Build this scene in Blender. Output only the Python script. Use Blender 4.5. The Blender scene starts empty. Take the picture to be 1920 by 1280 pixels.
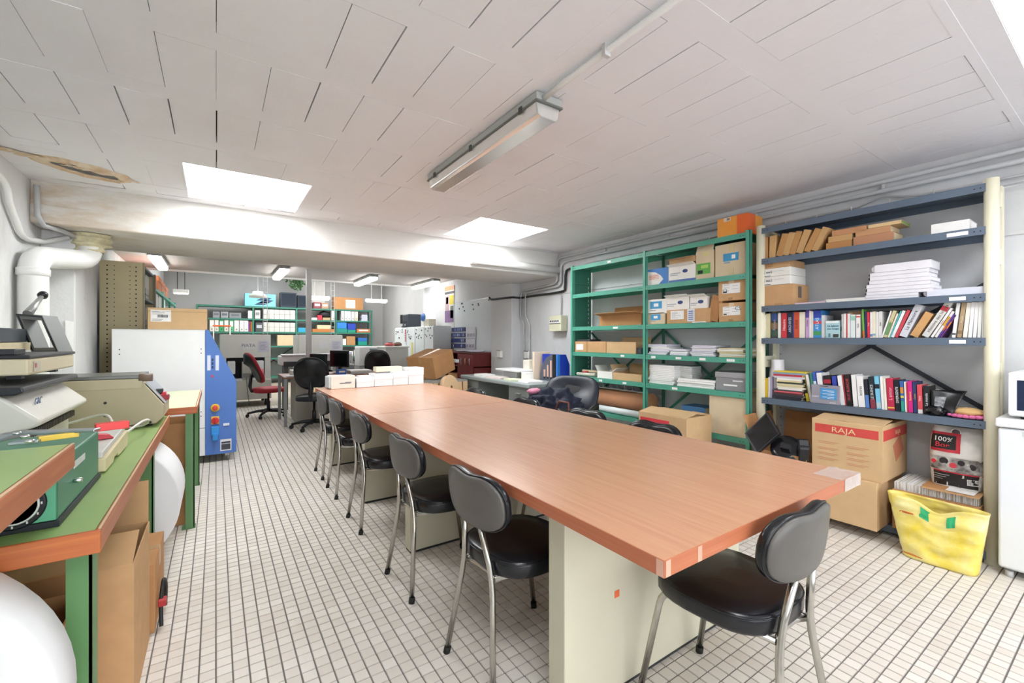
import bpy, bmesh, math, random
from mathutils import Vector, Matrix, noise
random.seed(11)
S = bpy.context.scene
COL = S.collection
# ------------------------------------------------------------------ camera, world, exposure
CAMH, F, YAW, HOR = 1.28, 820.0, math.radians(34.1), 635.0
cam_d = bpy.data.cameras.new('camera'); cam = bpy.data.objects.new('camera', cam_d); COL.objects.link(cam)
cam_d.sensor_width = 36; cam_d.lens = F / 1920 * 36; cam_d.shift_y = -(640 - HOR) / 1920
cam_d.clip_start = 0.02; cam_d.clip_end = 100
cam.location = (0, 0, CAMH); cam.rotation_euler = (math.pi / 2, 0, -YAW)
S.camera = cam
w = bpy.data.worlds.new('world'); S.world = w; w.use_nodes = True
bg = w.node_tree.nodes['Background']; bg.inputs[0].default_value = (0.93, 0.96, 1.0, 1); bg.inputs[1].default_value = 3.2
SKY_PANE = 14.0
FAR_PANE = 5.0
TUBE = 11.0
S.view_settings.view_transform = 'Standard'; S.view_settings.look = 'None'
S.view_settings.gamma = 1; S.view_settings.use_curve_mapping = False
S.view_settings.exposure = 0.52
SN, CS = math.sin(YAW), math.cos(YAW)

def at(u, v, X=None, Y=None, Z=None):
    """world point where the sight line of photo pixel (u, v) meets a world plane"""
    r = (u - 960) / F; d = Vector((SN + CS * r, CS - SN * r, -(v - HOR) / F))
    t = X / d.x if X is not None else (Y / d.y if Y is not None else (Z - CAMH) / d.z)
    return Vector((0, 0, CAMH)) + d * t

# ------------------------------------------------------------------ materials
def lin(h):
    h = h.lstrip('#'); c = [int(h[i:i + 2], 16) / 255 for i in (0, 2, 4)]
    return tuple((x / 12.92 if x <= 0.04045 else ((x + 0.055) / 1.055) ** 2.4) for x in c) + (1,)
MATS = {}
def M(hexc, rough=0.55, metal=0.0, var=0.06, scale=6.0, bump=0.0, bscale=60.0, stretch=None, spec=0.5, second=None, coat=0.0):
    key = (hexc, rough, metal, var, scale, bump, bscale, stretch, spec, second, coat)
    if key in MATS: return MATS[key]
    m = bpy.data.materials.new('mat_' + hexc.strip('#')); m.use_nodes = True
    nt = m.node_tree; b = nt.nodes['Principled BSDF']
    b.inputs['Roughness'].default_value = rough; b.inputs['Metallic'].default_value = metal
    b.inputs['Specular IOR Level'].default_value = spec
    b.inputs['Coat Weight'].default_value = coat; b.inputs['Coat Roughness'].default_value = 0.12
    c = lin(hexc)
    tc = nt.nodes.new('ShaderNodeTexCoord'); mp = nt.nodes.new('ShaderNodeMapping')
    if stretch: mp.inputs['Scale'].default_value = stretch
    nt.links.new(tc.outputs['Object'], mp.inputs['Vector'])
    if var > 0 or second:
        nz = nt.nodes.new('ShaderNodeTexNoise'); nz.inputs['Scale'].default_value = scale; nz.inputs['Detail'].default_value = 5
        nz.inputs['Roughness'].default_value = 0.6
        nt.links.new(mp.outputs[0], nz.inputs['Vector'])
        rp = nt.nodes.new('ShaderNodeValToRGB'); rp.color_ramp.elements[0].position = 0.3; rp.color_ramp.elements[1].position = 0.7
        c2 = lin(second) if second else tuple(min(1, x * (1 + var)) for x in c[:3]) + (1,)
        rp.color_ramp.elements[0].color = c if second else tuple(x * (1 - var) for x in c[:3]) + (1,)
        rp.color_ramp.elements[1].color = c2
        nt.links.new(nz.outputs['Fac'], rp.inputs['Fac']); nt.links.new(rp.outputs['Color'], b.inputs['Base Color'])
    else:
        b.inputs['Base Color'].default_value = c
    if bump > 0:
        n2 = nt.nodes.new('ShaderNodeTexNoise'); n2.inputs['Scale'].default_value = bscale; n2.inputs['Detail'].default_value = 4
        nt.links.new(mp.outputs[0], n2.inputs['Vector'])
        bp = nt.nodes.new('ShaderNodeBump'); bp.inputs['Strength'].default_value = bump; bp.inputs['Distance'].default_value = 0.01
        nt.links.new(n2.outputs['Fac'], bp.inputs['Height']); nt.links.new(bp.outputs['Normal'], b.inputs['Normal'])
    MATS[key] = m; return m

def emit_mat(name, col, strength):
    m = bpy.data.materials.new(name); m.use_nodes = True; nt = m.node_tree
    b = nt.nodes['Principled BSDF']; b.inputs['Base Color'].default_value = (0.9, 0.9, 0.9, 1)
    b.inputs['Emission Color'].default_value = col; b.inputs['Emission Strength'].default_value = strength
    return m

def wall_mat(name, base, dirt, amount=0.45, stain=None, rough=0.85):
    """painted rough plaster: broad blotches, vertical runs, scuffs, relief"""
    m = bpy.data.materials.new(name); m.use_nodes = True; nt = m.node_tree; b = nt.nodes['Principled BSDF']
    b.inputs['Roughness'].default_value = rough; b.inputs['Specular IOR Level'].default_value = 0.2
    g = nt.nodes.new('ShaderNodeNewGeometry')
    def nz(scale, detail, mul):
        mp = nt.nodes.new('ShaderNodeMapping'); mp.inputs['Scale'].default_value = mul
        nt.links.new(g.outputs['Position'], mp.inputs['Vector'])
        n = nt.nodes.new('ShaderNodeTexNoise'); n.inputs['Scale'].default_value = scale; n.inputs['Detail'].default_value = detail
        n.inputs['Roughness'].default_value = 0.65
        nt.links.new(mp.outputs[0], n.inputs['Vector']); return n
    def ramp(n, a, z):
        r = nt.nodes.new('ShaderNodeMapRange'); r.inputs[1].default_value = a; r.inputs[2].default_value = z
        nt.links.new(n.outputs['Fac'], r.inputs[0]); return r
    n1 = ramp(nz(1.1, 6, (1, 1, 0.55)), 0.48, 0.8)
    mx = nt.nodes.new('ShaderNodeMix'); mx.data_type = 'RGBA'
    mul = nt.nodes.new('ShaderNodeMath'); mul.operation = 'MULTIPLY'; mul.inputs[1].default_value = amount
    nt.links.new(n1.outputs[0], mul.inputs[0]); nt.links.new(mul.outputs[0], mx.inputs[0])
    mx.inputs[6].default_value = lin(base); mx.inputs[7].default_value = lin(dirt)
    out = mx.outputs[2]
    n3 = ramp(nz(9, 8, (1, 1, 1)), 0.66, 0.78)
    m3 = nt.nodes.new('ShaderNodeMix'); m3.data_type = 'RGBA'; m3.inputs[7].default_value = lin(dirt)
    k3 = nt.nodes.new('ShaderNodeMath'); k3.operation = 'MULTIPLY'; k3.inputs[1].default_value = 0.35
    nt.links.new(n3.outputs[0], k3.inputs[0]); nt.links.new(k3.outputs[0], m3.inputs[0]); nt.links.new(out, m3.inputs[6]); out = m3.outputs[2]
    if stain:      # (colour, axis index, from, to): rust-brown water stain that fades along one axis
        col, ax, a, z = stain
        sp = nt.nodes.new('ShaderNodeSeparateXYZ'); nt.links.new(g.outputs['Position'], sp.inputs[0])
        r = nt.nodes.new('ShaderNodeMapRange'); r.inputs[1].default_value = a; r.inputs[2].default_value = z
        r.inputs[3].default_value = 1; r.inputs[4].default_value = 0
        nt.links.new(sp.outputs[ax], r.inputs[0])
        n4 = ramp(nz(5, 7, (0.5, 1, 1.6)), 0.42, 0.62)
        k = nt.nodes.new('ShaderNodeMath'); k.operation = 'MULTIPLY'
        nt.links.new(n4.outputs[0], k.inputs[0]); nt.links.new(r.outputs[0], k.inputs[1])
        m4 = nt.nodes.new('ShaderNodeMix'); m4.data_type = 'RGBA'; m4.inputs[7].default_value = lin(col)
        nt.links.new(k.outputs[0], m4.inputs[0]); nt.links.new(out, m4.inputs[6]); out = m4.outputs[2]
    nt.links.new(out, b.inputs['Base Color'])
    nb = nz(28, 6, (1, 1, 1)); bp = nt.nodes.new('ShaderNodeBump'); bp.inputs['Strength'].default_value = 0.25; bp.inputs['Distance'].default_value = 0.01
    nt.links.new(nb.outputs['Fac'], bp.inputs['Height']); nt.links.new(bp.outputs['Normal'], b.inputs['Normal'])
    return m

def wood_mat(name, a, c, rough=0.35, axis='Y', coat=0.0, scale=1.0):
    m = bpy.data.materials.new(name); m.use_nodes = True; nt = m.node_tree; b = nt.nodes['Principled BSDF']
    b.inputs['Roughness'].default_value = rough; b.inputs['Coat Weight'].default_value = coat; b.inputs['Coat Roughness'].default_value = 0.2
    tc = nt.nodes.new('ShaderNodeTexCoord'); mp = nt.nodes.new('ShaderNodeMapping')
    mp.inputs['Scale'].default_value = {'Y': (30 * scale, 1.2 * scale, 30 * scale), 'X': (1.2 * scale, 30 * scale, 30 * scale)}[axis]
    nt.links.new(tc.outputs['Object'], mp.inputs['Vector'])
    n = nt.nodes.new('ShaderNodeTexNoise'); n.inputs['Scale'].default_value = 2.2; n.inputs['Detail'].default_value = 7; n.inputs['Distortion'].default_value = 0.5
    nt.links.new(mp.outputs[0], n.inputs['Vector'])
    r = nt.nodes.new('ShaderNodeValToRGB'); r.color_ramp.elements[0].position = 0.3; r.color_ramp.elements[1].position = 0.75
    r.color_ramp.elements[0].color = lin(a); r.color_ramp.elements[1].color = lin(c)
    nt.links.new(n.outputs['Fac'], r.inputs[0]); nt.links.new(r.outputs[0], b.inputs['Base Color'])
    return m

def tile_mat(pitch):
    m = bpy.data.materials.new('floor_tile'); m.use_nodes = True; nt = m.node_tree; b = nt.nodes['Principled BSDF']
    b.inputs['Roughness'].default_value = 0.42; b.inputs['Specular IOR Level'].default_value = 0.35
    g = nt.nodes.new('ShaderNodeNewGeometry')
    sc = nt.nodes.new('ShaderNodeVectorMath'); sc.operation = 'SCALE'; sc.inputs['Scale'].default_value = 1 / pitch
    nt.links.new(g.outputs['Position'], sc.inputs[0])
    mk = nt.nodes.new('ShaderNodeVectorMath'); mk.operation = 'MULTIPLY'; mk.inputs[1].default_value = (1, 1, 0)
    nt.links.new(sc.outputs[0], mk.inputs[0])
    fl = nt.nodes.new('ShaderNodeVectorMath'); fl.operation = 'FLOOR'; nt.links.new(mk.outputs[0], fl.inputs[0])
    wn = nt.nodes.new('ShaderNodeTexWhiteNoise'); nt.links.new(fl.outputs[0], wn.inputs['Vector'])
    r = nt.nodes.new('ShaderNodeValToRGB'); r.color_ramp.elements[0].color = lin('d6cec4'); r.color_ramp.elements[1].color = lin('e2dcd4')
    nt.links.new(wn.outputs['Value'], r.inputs[0])
    nz = nt.nodes.new('ShaderNodeTexNoise'); nz.inputs['Scale'].default_value = 1.3; nz.inputs['Detail'].default_value = 6
    nt.links.new(g.outputs['Position'], nz.inputs['Vector'])
    mr = nt.nodes.new('ShaderNodeMapRange'); mr.inputs[1].default_value = 0.5; mr.inputs[2].default_value = 0.8; mr.inputs[4].default_value = 0.3
    nt.links.new(nz.outputs['Fac'], mr.inputs[0])
    mx = nt.nodes.new('ShaderNodeMix'); mx.data_type = 'RGBA'; mx.inputs[7].default_value = lin('bfb09c')
    nt.links.new(mr.outputs[0], mx.inputs[0]); nt.links.new(r.outputs[0], mx.inputs[6]); nt.links.new(mx.outputs[2], b.inputs['Base Color'])
    return m

# ------------------------------------------------------------------ mesh builder
class MB:
    def __init__(s, o=(0, 0, 0)): s.v = []; s.f = []; s.m = []; s.sm = []; s.o = Vector(o)
    def add(s, vs, fs, mi=0, smooth=False, mat=None):
        n = len(s.v)
        for p in vs:
            p = Vector(p)
            if mat is not None: p = mat @ p
            s.v.append(p - s.o)
        for f in fs: s.f.append([n + i for i in f]); s.m.append(mi); s.sm.append(smooth)
        return s
    def box(s, x0, x1, y0, y1, z0, z1, mi=0, mat=None):
        if x0 > x1: x0, x1 = x1, x0
        if y0 > y1: y0, y1 = y1, y0
        if z0 > z1: z0, z1 = z1, z0
        vs = [(x0, y0, z0), (x1, y0, z0), (x1, y1, z0), (x0, y1, z0), (x0, y0, z1), (x1, y0, z1), (x1, y1, z1), (x0, y1, z1)]
        return s.add(vs, [(0, 3, 2, 1), (4, 5, 6, 7), (0, 1, 5, 4), (1, 2, 6, 5), (2, 3, 7, 6), (3, 0, 4, 7)], mi, False, mat)
    def prism(s, poly, axis, a0, a1, mi=0, mat=None, smooth=False):
        """poly: 2-D outline (counter-clockwise seen from +axis); axis x: (y,z), y: (x,z), z: (x,y)"""
        n = len(poly)
        def P(p, a): return {'x': (a, p[0], p[1]), 'y': (p[0], a, p[1]), 'z': (p[0], p[1], a)}[axis]
        vs = [P(p, a0) for p in poly] + [P(p, a1) for p in poly]
        fs = [tuple(range(n))[::-1], tuple(range(n, 2 * n))] + [(i, (i + 1) % n, n + (i + 1) % n, n + i) for i in range(n)]
        if axis == 'y': fs = [f[::-1] for f in fs]
        s.add(vs, fs[:2], mi, False, mat); k = len(s.v) - 2 * n
        for f in fs[2:]: s.f.append([k + i for i in f]); s.m.append(mi); s.sm.append(smooth)
        return s
    def tube(s, pts, r, n=8, mi=0, caps=True, mat=None):
        pts = [Vector(p) for p in pts]; rs = r if isinstance(r, (list, tuple)) else [r] * len(pts)
        vs = []; fs = []; up = None
        for i, p in enumerate(pts):
            d = (pts[min(i + 1, len(pts) - 1)] - pts[max(i - 1, 0)]).normalized()
            if up is None: up = Vector((0, 0, 1)) if abs(d.z) < 0.9 else Vector((1, 0, 0))
            a = d.cross(up)
            if a.length < 1e-4: a = d.orthogonal()
            a.normalize(); bb = a.cross(d).normalized(); up = bb
            for k in range(n):
                q = 2 * math.pi * k / n; vs.append(p + (a * math.cos(q) + bb * math.sin(q)) * rs[i])
        for i in range(len(pts) - 1):
            for k in range(n):
                k2 = (k + 1) % n; fs.append((i * n + k, i * n + k2, (i + 1) * n + k2, (i + 1) * n + k))
        s.add(vs, fs, mi, True, mat); b0 = len(s.v) - len(vs)
        if caps:
            s.f.append([b0 + k for k in range(n)][::-1]); s.m.append(mi); s.sm.append(False)
            s.f.append([b0 + (len(pts) - 1) * n + k for k in range(n)]); s.m.append(mi); s.sm.append(False)
        return s
    def lathe(s, prof, c=(0, 0, 0), n=16, mi=0, mat=None, smooth=True):
        vs = []; fs = []
        for (r, z) in prof:
            for k in range(n):
                q = 2 * math.pi * k / n; vs.append((c[0] + r * math.cos(q), c[1] + r * math.sin(q), c[2] + z))
        for i in range(len(prof) - 1):
            for k in range(n):
                k2 = (k + 1) % n; fs.append((i * n + k, i * n + k2, (i + 1) * n + k2, (i + 1) * n + k))
        s.add(vs, fs, mi, smooth, mat); b0 = len(s.v) - len(vs)
        s.f.append([b0 + k for k in range(n)][::-1]); s.m.append(mi); s.sm.append(False)
        s.f.append([b0 + (len(prof) - 1) * n + k for k in range(n)]); s.m.append(mi); s.sm.append(False)
        return s
    def grid(s, fn, nu, nv, mi=0, smooth=True, closed=False):
        vs = [fn(i / nu, j / nv) for j in range(nv + 1) for i in range(nu + (0 if closed else 1))]
        wd = nu if closed else nu + 1; fs = []
        for j in range(nv):
            for i in range(nu):
                i2 = (i + 1) % wd if closed else i + 1
                fs.append((j * wd + i, j * wd + i2, (j + 1) * wd + i2, (j + 1) * wd + i))
        return s.add(vs, fs, mi, smooth)
    def build(s, name, mat, parent=None, bevel=0.0, seg=2, solid=0.0, sub=0):
        me = bpy.data.meshes.new(name); me.from_pydata([tuple(p) for p in s.v], [], s.f)
        for m in (mat if isinstance(mat, (list, tuple)) else [mat]): me.materials.append(m)
        me.polygons.foreach_set('material_index', s.m); me.polygons.foreach_set('use_smooth', s.sm)
        me.update()
        o = bpy.data.objects.new(name, me); COL.objects.link(o)
        if parent is not None: o.parent = parent
        else: o.location = s.o
        if solid:
            md = o.modifiers.new('solid', 'SOLIDIFY'); md.thickness = solid; md.offset = 0
        if bevel:
            md = o.modifiers.new('bevel', 'BEVEL'); md.width = bevel; md.segments = seg; md.limit_method = 'ANGLE'; md.angle_limit = math.radians(40)
        if sub:
            md = o.modifiers.new('sub', 'SUBSURF'); md.levels = sub; md.render_levels = sub
        return o

def tag(o, label=None, cat=None, group=None, kind=None):
    if label: o['label'] = label
    if cat: o['category'] = cat
    if group: o['group'] = group
    if kind: o['kind'] = kind
    return o
def thing(name, label, cat, loc=(0, 0, 0), rz=0.0, group=None, rot=None):
    o = bpy.data.objects.new(name, None); COL.objects.link(o); o.location = loc
    o.rotation_euler = rot if rot else (0, 0, rz); o.empty_display_size = 0.1
    return tag(o, label, cat, group)
def copy_tree(o, parent=None):
    c = o.copy(); COL.objects.link(c); c.parent = parent
    for ch in [x for x in KIDS.get(o.name, o.children)]: copy_tree(ch, c)
    return c
KIDS = {}
ORD = 'first second third fourth fifth sixth seventh eighth ninth tenth eleventh twelfth thirteenth fourteenth fifteenth sixteenth seventeenth eighteenth nineteenth twentieth'.split()
def ordn(i):
    if i < 20: return ORD[i]
    return ('twenty-' if i < 29 else 'thirty-' if i < 39 else 'forty-') + ORD[(i - 20) % 10] if i not in (29, 39) else ('thirtieth' if i == 29 else 'fortieth')

FACE = {'-x': Matrix(((0, 0, -1), (-1, 0, 0), (0, 1, 0))), '+x': Matrix(((0, 0, 1), (1, 0, 0), (0, 1, 0))),
        '-y': Matrix(((1, 0, 0), (0, 0, -1), (0, 1, 0))), '+z': Matrix(((1, 0, 0), (0, 1, 0), (0, 0, 1))),
        '+zx': Matrix(((0, 1, 0), (-1, 0, 0), (0, 0, 1)))}
DIM = {}
def facept(th, face, a, b, off):
    hx, hy, h = DIM[th.name]
    if face == '-x': return Vector((-hx - off, hy - a * 2 * hy, b * h))
    if face == '+x': return Vector((hx + off, -hy + a * 2 * hy, b * h))
    if face == '-y': return Vector((-hx + a * 2 * hx, -hy - off, b * h))
    return Vector((-hx + a * 2 * hx, -hy + b * 2 * hy, h + off))
def plate(th, face, a0, a1, b0, b1, mat, name='label_sheet', off=0.001, parent=None):
    """thin print glued on a face of a box-shaped thing; a left to right, b bottom to top as seen"""
    p0, p1 = facept(th, face, a0, b0, 0.0003), facept(th, face, a1, b1, off + 0.0006)
    return MB().box(p0.x, p1.x, p0.y, p1.y, p0.z, p1.z).build(name, mat, parent or th)
def text(s, size, mat, parent, loc, face, name='lettering', align='CENTER', ext=0.0006, scale_x=1.0, rot=None):
    cu = bpy.data.curves.new('txt', 'FONT'); cu.body = s; cu.size = size; cu.align_x = align; cu.align_y = 'CENTER'
    cu.extrude = ext; cu.resolution_u = 2
    t = bpy.data.objects.new('txt', cu); me = bpy.data.meshes.new_from_object(t)
    bpy.data.objects.remove(t); bpy.data.curves.remove(cu)
    me.name = name; me.materials.clear(); me.materials.append(mat)
    R = FACE[face].to_4x4()
    if rot: R = R @ Matrix.Rotation(rot, 4, 'Z')
    me.transform(R @ Matrix.Diagonal((scale_x, 1, 1, 1)))
    o = bpy.data.objects.new(name, me); COL.objects.link(o); o.parent = parent; o.location = loc
    return o
def ftext(th, face, a, b, s, size, mat, parent=None, off=0.0022, rot=None, sx=1.0):
    return text(s, size, mat, parent or th, facept(th, face, a, b, off), face, rot=rot, scale_x=sx)

CARD = M('c79f74', 0.8, var=0.07, scale=9, bump=0.05, bscale=40, spec=0.2)
CARD2 = M('cfae84', 0.8, var=0.06, scale=8, spec=0.2)
CARD3 = M('b98a5e', 0.8, var=0.08, scale=8, spec=0.2)
CARDL = M('d9c7a8', 0.8, var=0.05, scale=8, spec=0.2)
WHITE = M('eceae4', 0.6, var=0.03, scale=5)
WPAPER = M('f1f0ee', 0.75, var=0.03, scale=40, spec=0.2)
TAPE = M('b98f62', 0.3, var=0.04)
INK = M('23242b', 0.7, var=0.0)
def carton(name, label, x0, x1, y0, y1, z0, z1, mat=None, opened=False, rz=0.0, group=None, cat='box', tape=None, flaps='', fl=0.12, flang=None, rot=None, bevel=0.003, seam=True):
    mat = mat or CARD
    th = thing(name, label, cat, ((x0 + x1) / 2, (y0 + y1) / 2, z0), rz, group, rot)
    hx, hy, h = abs(x1 - x0) / 2, abs(y1 - y0) / 2, z1 - z0; DIM[th.name] = (hx, hy, h)
    if opened:
        t = 0.005; m = MB()
        m.box(-hx, hx, -hy, hy, 0, t); m.box(-hx, -hx + t, -hy, hy, t, h); m.box(hx - t, hx, -hy, hy, t, h)
        m.box(-hx + t, hx - t, -hy, -hy + t, t, h); m.box(-hx + t, hx - t, hy - t, hy, t, h)
        m.build('body', mat, th)
        for fc in flaps.split():
            side, ang = fc.split(':'); ang = math.radians(float(ang))   # 0 = upright, 90 = folded outward flat
            dx, dy = {'-x': (-1, 0), '+x': (1, 0), '-y': (0, -1), '+y': (0, 1)}[side]
            ox, oz = math.sin(ang) * fl, math.cos(ang) * fl
            f = MB(); e = 0.004
            if dx:
                bx = dx * hx; f.prism([(bx, h), (bx + dx * ox, h + oz), (bx + dx * ox + e, h + oz + e), (bx + e, h + e)], 'y', -hy + 0.004, hy - 0.004)
            else:
                by = dy * hy; f.prism([(by, h), (by + dy * ox, h + oz), (by + dy * ox + e, h + oz + e), (by + e, h + e)], 'x', -hx + 0.004, hx - 0.004)
            f.build('flap', mat, th)
    else:
        MB().box(-hx, hx, -hy, hy, 0, h).build('body', mat, th, bevel=bevel)
        if seam:
            MB().box(-0.002, 0.002, -hy + 0.004, hy - 0.004, h - 0.002, h + 0.0006).build('lid_seam', M('7d5c3c', 0.9), th)
        if tape:
            tm = TAPE if tape is True else tape
            q = MB(); q.box(-hx * 0.999, hx * 0.999, -0.025, 0.025, h, h + 0.0009)
            q.box(-hx - 0.0009, -hx, -0.025, 0.025, h * 0.72, h + 0.0009); q.box(hx, hx + 0.0009, -0.025, 0.025, h * 0.72, h + 0.0009)
            q.build('tape', tm, th)
    return th
def shelf_box(name, label, u0, u1, z0, vtop, xf=3.66, depth=0.26, **k):
    a, b = at(u0, HOR, X=xf).y, at(u1, HOR, X=xf).y
    zt = at((u0 + u1) / 2, vtop, X=xf).z
    return carton(name, label, xf, xf + depth, b, a, z0 + 0.0015, zt, **k)
# ------------------------------------------------------------------ the setting
XL, XR, ZC = -1.15, 3.98, 2.47
YB0, YB1, ZB = 4.72, 5.77, 2.15          # cross beam
YE, YF, XF, ZF = 9.45, 14.85, 4.72, 3.45  # end of low ceiling, far wall, far right wall, far roof
Y0 = -3.2
def struct(o): o['kind'] = 'structure'; return o
PITCH = 0.054
TILE = tile_mat(PITCH); GROUT = M('75716e', 0.9, var=0.1, scale=20)
WALL = wall_mat('wall_plaster', 'd6d7d9', 'a3a2a3', 0.5)
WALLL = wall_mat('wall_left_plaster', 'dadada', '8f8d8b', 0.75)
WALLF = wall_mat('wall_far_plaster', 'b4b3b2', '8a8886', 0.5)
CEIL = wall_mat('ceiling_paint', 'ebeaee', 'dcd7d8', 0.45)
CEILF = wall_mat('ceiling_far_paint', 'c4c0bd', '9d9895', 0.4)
BEAM = wall_mat('beam_paint', 'dcdad6', 'b9b4aa', 0.5, stain=('b99a72', 0, -1.5, -0.1))
fl = struct(MB((0, 0, 0)).box(XL - 0.1, XF + 0.1, Y0, YF + 0.1, -0.12, -0.004).build('floor', GROUT))
# tiles: the 300 that show largest are single parts, the others one joined part
cells = []
for i in range(int(XL / PITCH) - 1, int(XR / PITCH) + 1):
    for j in range(-8, int(9.6 / PITCH)):
        x, y = (i + .5) * PITCH, (j + .5) * PITCH
        d = x * SN + y * CS; r = x * CS - y * SN
        vis = d > 0.3 and abs(r / d) * F < 960 and HOR + CAMH / d * F < 1275
        hid = (0.9 < x < 2.1 and 0.66 < y < 5.1) or x < -0.3 or x > 3.3
        cells.append((d if (vis and not hid) else 1e3 + d, x, y))
cells.sort()
g2 = PITCH / 2 - 0.0022
def tile_geo(m, x, y):
    b = 0.0012
    m.add([(x - g2, y - g2, -0.005), (x + g2, y - g2, -0.005), (x + g2, y + g2, -0.005), (x - g2, y + g2, -0.005),
           (x - g2 + b, y - g2 + b, 0), (x + g2 - b, y - g2 + b, 0), (x + g2 - b, y + g2 - b, 0), (x - g2 + b, y + g2 - b, 0)],
          [(4, 5, 6, 7), (0, 1, 5, 4), (1, 2, 6, 5), (2, 3, 7, 6), (3, 0, 4, 7)])
tm = MB(); tile_geo(tm, 0, 0); t0 = tm.build('floor_tile', TILE, fl)
first = True
for d, x, y in cells[:300]:
    o = t0 if first else t0.copy()
    if not first: COL.objects.link(o)
    o.location = (x, y, 0); first = False
rest = MB()
for d, x, y in cells[300:]: tile_geo(rest, x, y)
r_ = rest.build('floor_tiling', TILE, fl); r_['kind'] = 'stuff'
struct(MB().box(XL, XF, 9.6, YF, -0.004, -0.0005).build('trim_1', M('a79c8c', 0.5, var=0.12, scale=3)))

# walls
WT = 0.15
struct(MB((XL, 0, 0)).box(XL - WT, XL, Y0, YF, 0, ZF).build('wall_left', WALLL))
wr = MB((XR, 0, 0)); wr.box(XR, XR + WT, Y0, YE + 0.1, 0, ZC + 0.4)
struct(wr.build('wall_right', WALL))
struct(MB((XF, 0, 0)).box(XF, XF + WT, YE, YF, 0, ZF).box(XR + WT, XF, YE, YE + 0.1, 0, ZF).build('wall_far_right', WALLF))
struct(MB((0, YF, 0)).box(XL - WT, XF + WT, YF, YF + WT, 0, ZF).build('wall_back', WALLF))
# ceiling of the front room: joists and hollow blocks around two pairs of rooflights
ce = struct(MB((0, 0, ZC)).box(XL - WT, XR + WT, 4.60, YB0 + 0.02, ZC, ZC + 0.03).build('ceiling', CEIL))
LIGHTS = [(-0.19, 0.62, 3.69, 4.56), (2.15, 3.0, 3.72, 4.58), (2.15, 3.0, -0.25, 0.33), (-0.19, 0.62, -0.25, 0.33)]  # near pair shortened to dim nearby floor; last one unseen, added for symmetrical light
def piece(m, x0, x1, y0, y1, z0, z1):
    """box with the rooflight openings cut away"""
    segs = [(x0, x1, y0, y1)]
    for (a, b, c, d) in LIGHTS:
        out = []
        for (p, q, r, s) in segs:
            if q <= a or p >= b or s <= c or r >= d: out.append((p, q, r, s)); continue
            if p < a: out.append((p, a, r, s))
            if q > b: out.append((b, q, r, s))
            p2, q2 = max(p, a), min(q, b)
            if r < c: out.append((p2, q2, r, c))
            if s > d: out.append((p2, q2, d, s))
        segs = out
    for (p, q, r, s) in segs:
        if q - p > 0.004 and s - r > 0.004: m.box(p, q, r, s, z0, z1)
    return bool(segs)
dark_backing = MB((0, 0, ZC)); piece(dark_backing, XL - WT, XR + WT, -0.9, 4.62, ZC + 0.045, ZC + 0.10)
dark_backing.build('dark_backing', M('2b2724', 0.9), ce)  # near-black sheet stands in for the dark cavity behind the gaps
back = MB((0, 0, ZC)); piece(back, XL - WT, XR + WT, Y0, 0.42, ZC, ZC + 0.045); back.build('front_slab', CEIL, ce)
rnd = random.Random(4)
for k in range(-3, 5):
    ys = 2.18 + 0.575 * k; ye = min(ys + 0.452, 4.60)
    if ys > 4.55: continue
    j = MB((0, 0, ZC)); js = ys - 0.123
    if piece(j, XL, XR, max(js, 0.42), ys, ZC + rnd.uniform(-.002, .001), ZC + 0.045): j.build('joist', CEIL, ce)
    x = XL - 0.05
    while x < XR:
        crack = rnd.random(); late = ys > 3.2 or x < -0.75
        g = 0.0 if crack < (0.42 if late else 0.12) else rnd.choice([0.0014, 0.0025, 0.0038, 0.006])
        m = MB((0, 0, ZC)); dz = rnd.uniform(-.0012, .0012); e = rnd.choice([0, 0, 0, .0015, .0025])
        if piece(m, x + g, min(x + 0.2, XR), ys + e, ye - rnd.choice([0, 0, .001]), ZC + dz, ZC + 0.045): m.build('ceiling_block', CEIL, ce)
        x += 0.2
j = MB((0, 0, ZC)); piece(j, XL, XR, 4.60, 4.605, ZC, ZC + .045); j.build('joist', CEIL, ce)
# torn plaster by the left wall; flat dark concrete imitates the hole's shaded recess
hole = MB((0, 0, ZC)); rim = MB((0, 0, ZC)); n = 40; ca, sa = math.cos(.58), math.sin(.58)
def hp(q, k, z):
    rr = 1 + 0.22 * noise.noise(Vector((math.cos(q) * 2, math.sin(q) * 2, k * 3)))
    a, b = 0.19 * k * rr * math.cos(q), 0.098 * (k + (k - 1) * .2) * rr * math.sin(q)
    return (-0.76 + a * ca - b * sa, 4.235 + a * sa + b * ca, z)
q_ = [2 * math.pi * i / n for i in range(n)]
ring = [hp(q, .92, ZC - .002) for q in q_]
hole.add(ring, [tuple(range(n))[::-1]]); hole.build('bare_concrete', M('6f6c6a', 0.95, var=.35, scale=18, bump=.4), ce)
vs = [hp(q, .95, ZC - .003) for q in q_] + [hp(q, 1.12, ZC - .016 - .008 * random.random()) for q in q_] + [hp(q, 1.5, ZC - .0005) for q in q_]
rim.add(vs, [(i + a * n, (i + 1) % n + a * n, (i + 1) % n + (a + 1) * n, i + (a + 1) * n)[::-1] for a in (0, 1) for i in range(n)], 0, False)
rim.build('torn_plaster', M('c4a27e', 0.95, var=.2, scale=14, second='e0d2bd'), ce)
peel = MB((0, 0, ZC))
for i in range(26):
    s = i / 25; c = Vector((-1.14 + .62 * s, 4.02 + .28 * s + random.uniform(-.02, .03), ZC - .004)); r = random.uniform(.02, .045)
    pts = [c + Vector((math.cos(a) * r * 1.6, math.sin(a) * r * .6, random.uniform(-.006, .002))) for a in [k * 1.047 for k in range(6)]]
    peel.add(pts, [tuple(range(6))[::-1]])
peel.build('peeling_paint', M('c9a478', 0.95, var=.2, scale=20, second='e6dccd'), ce)
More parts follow.
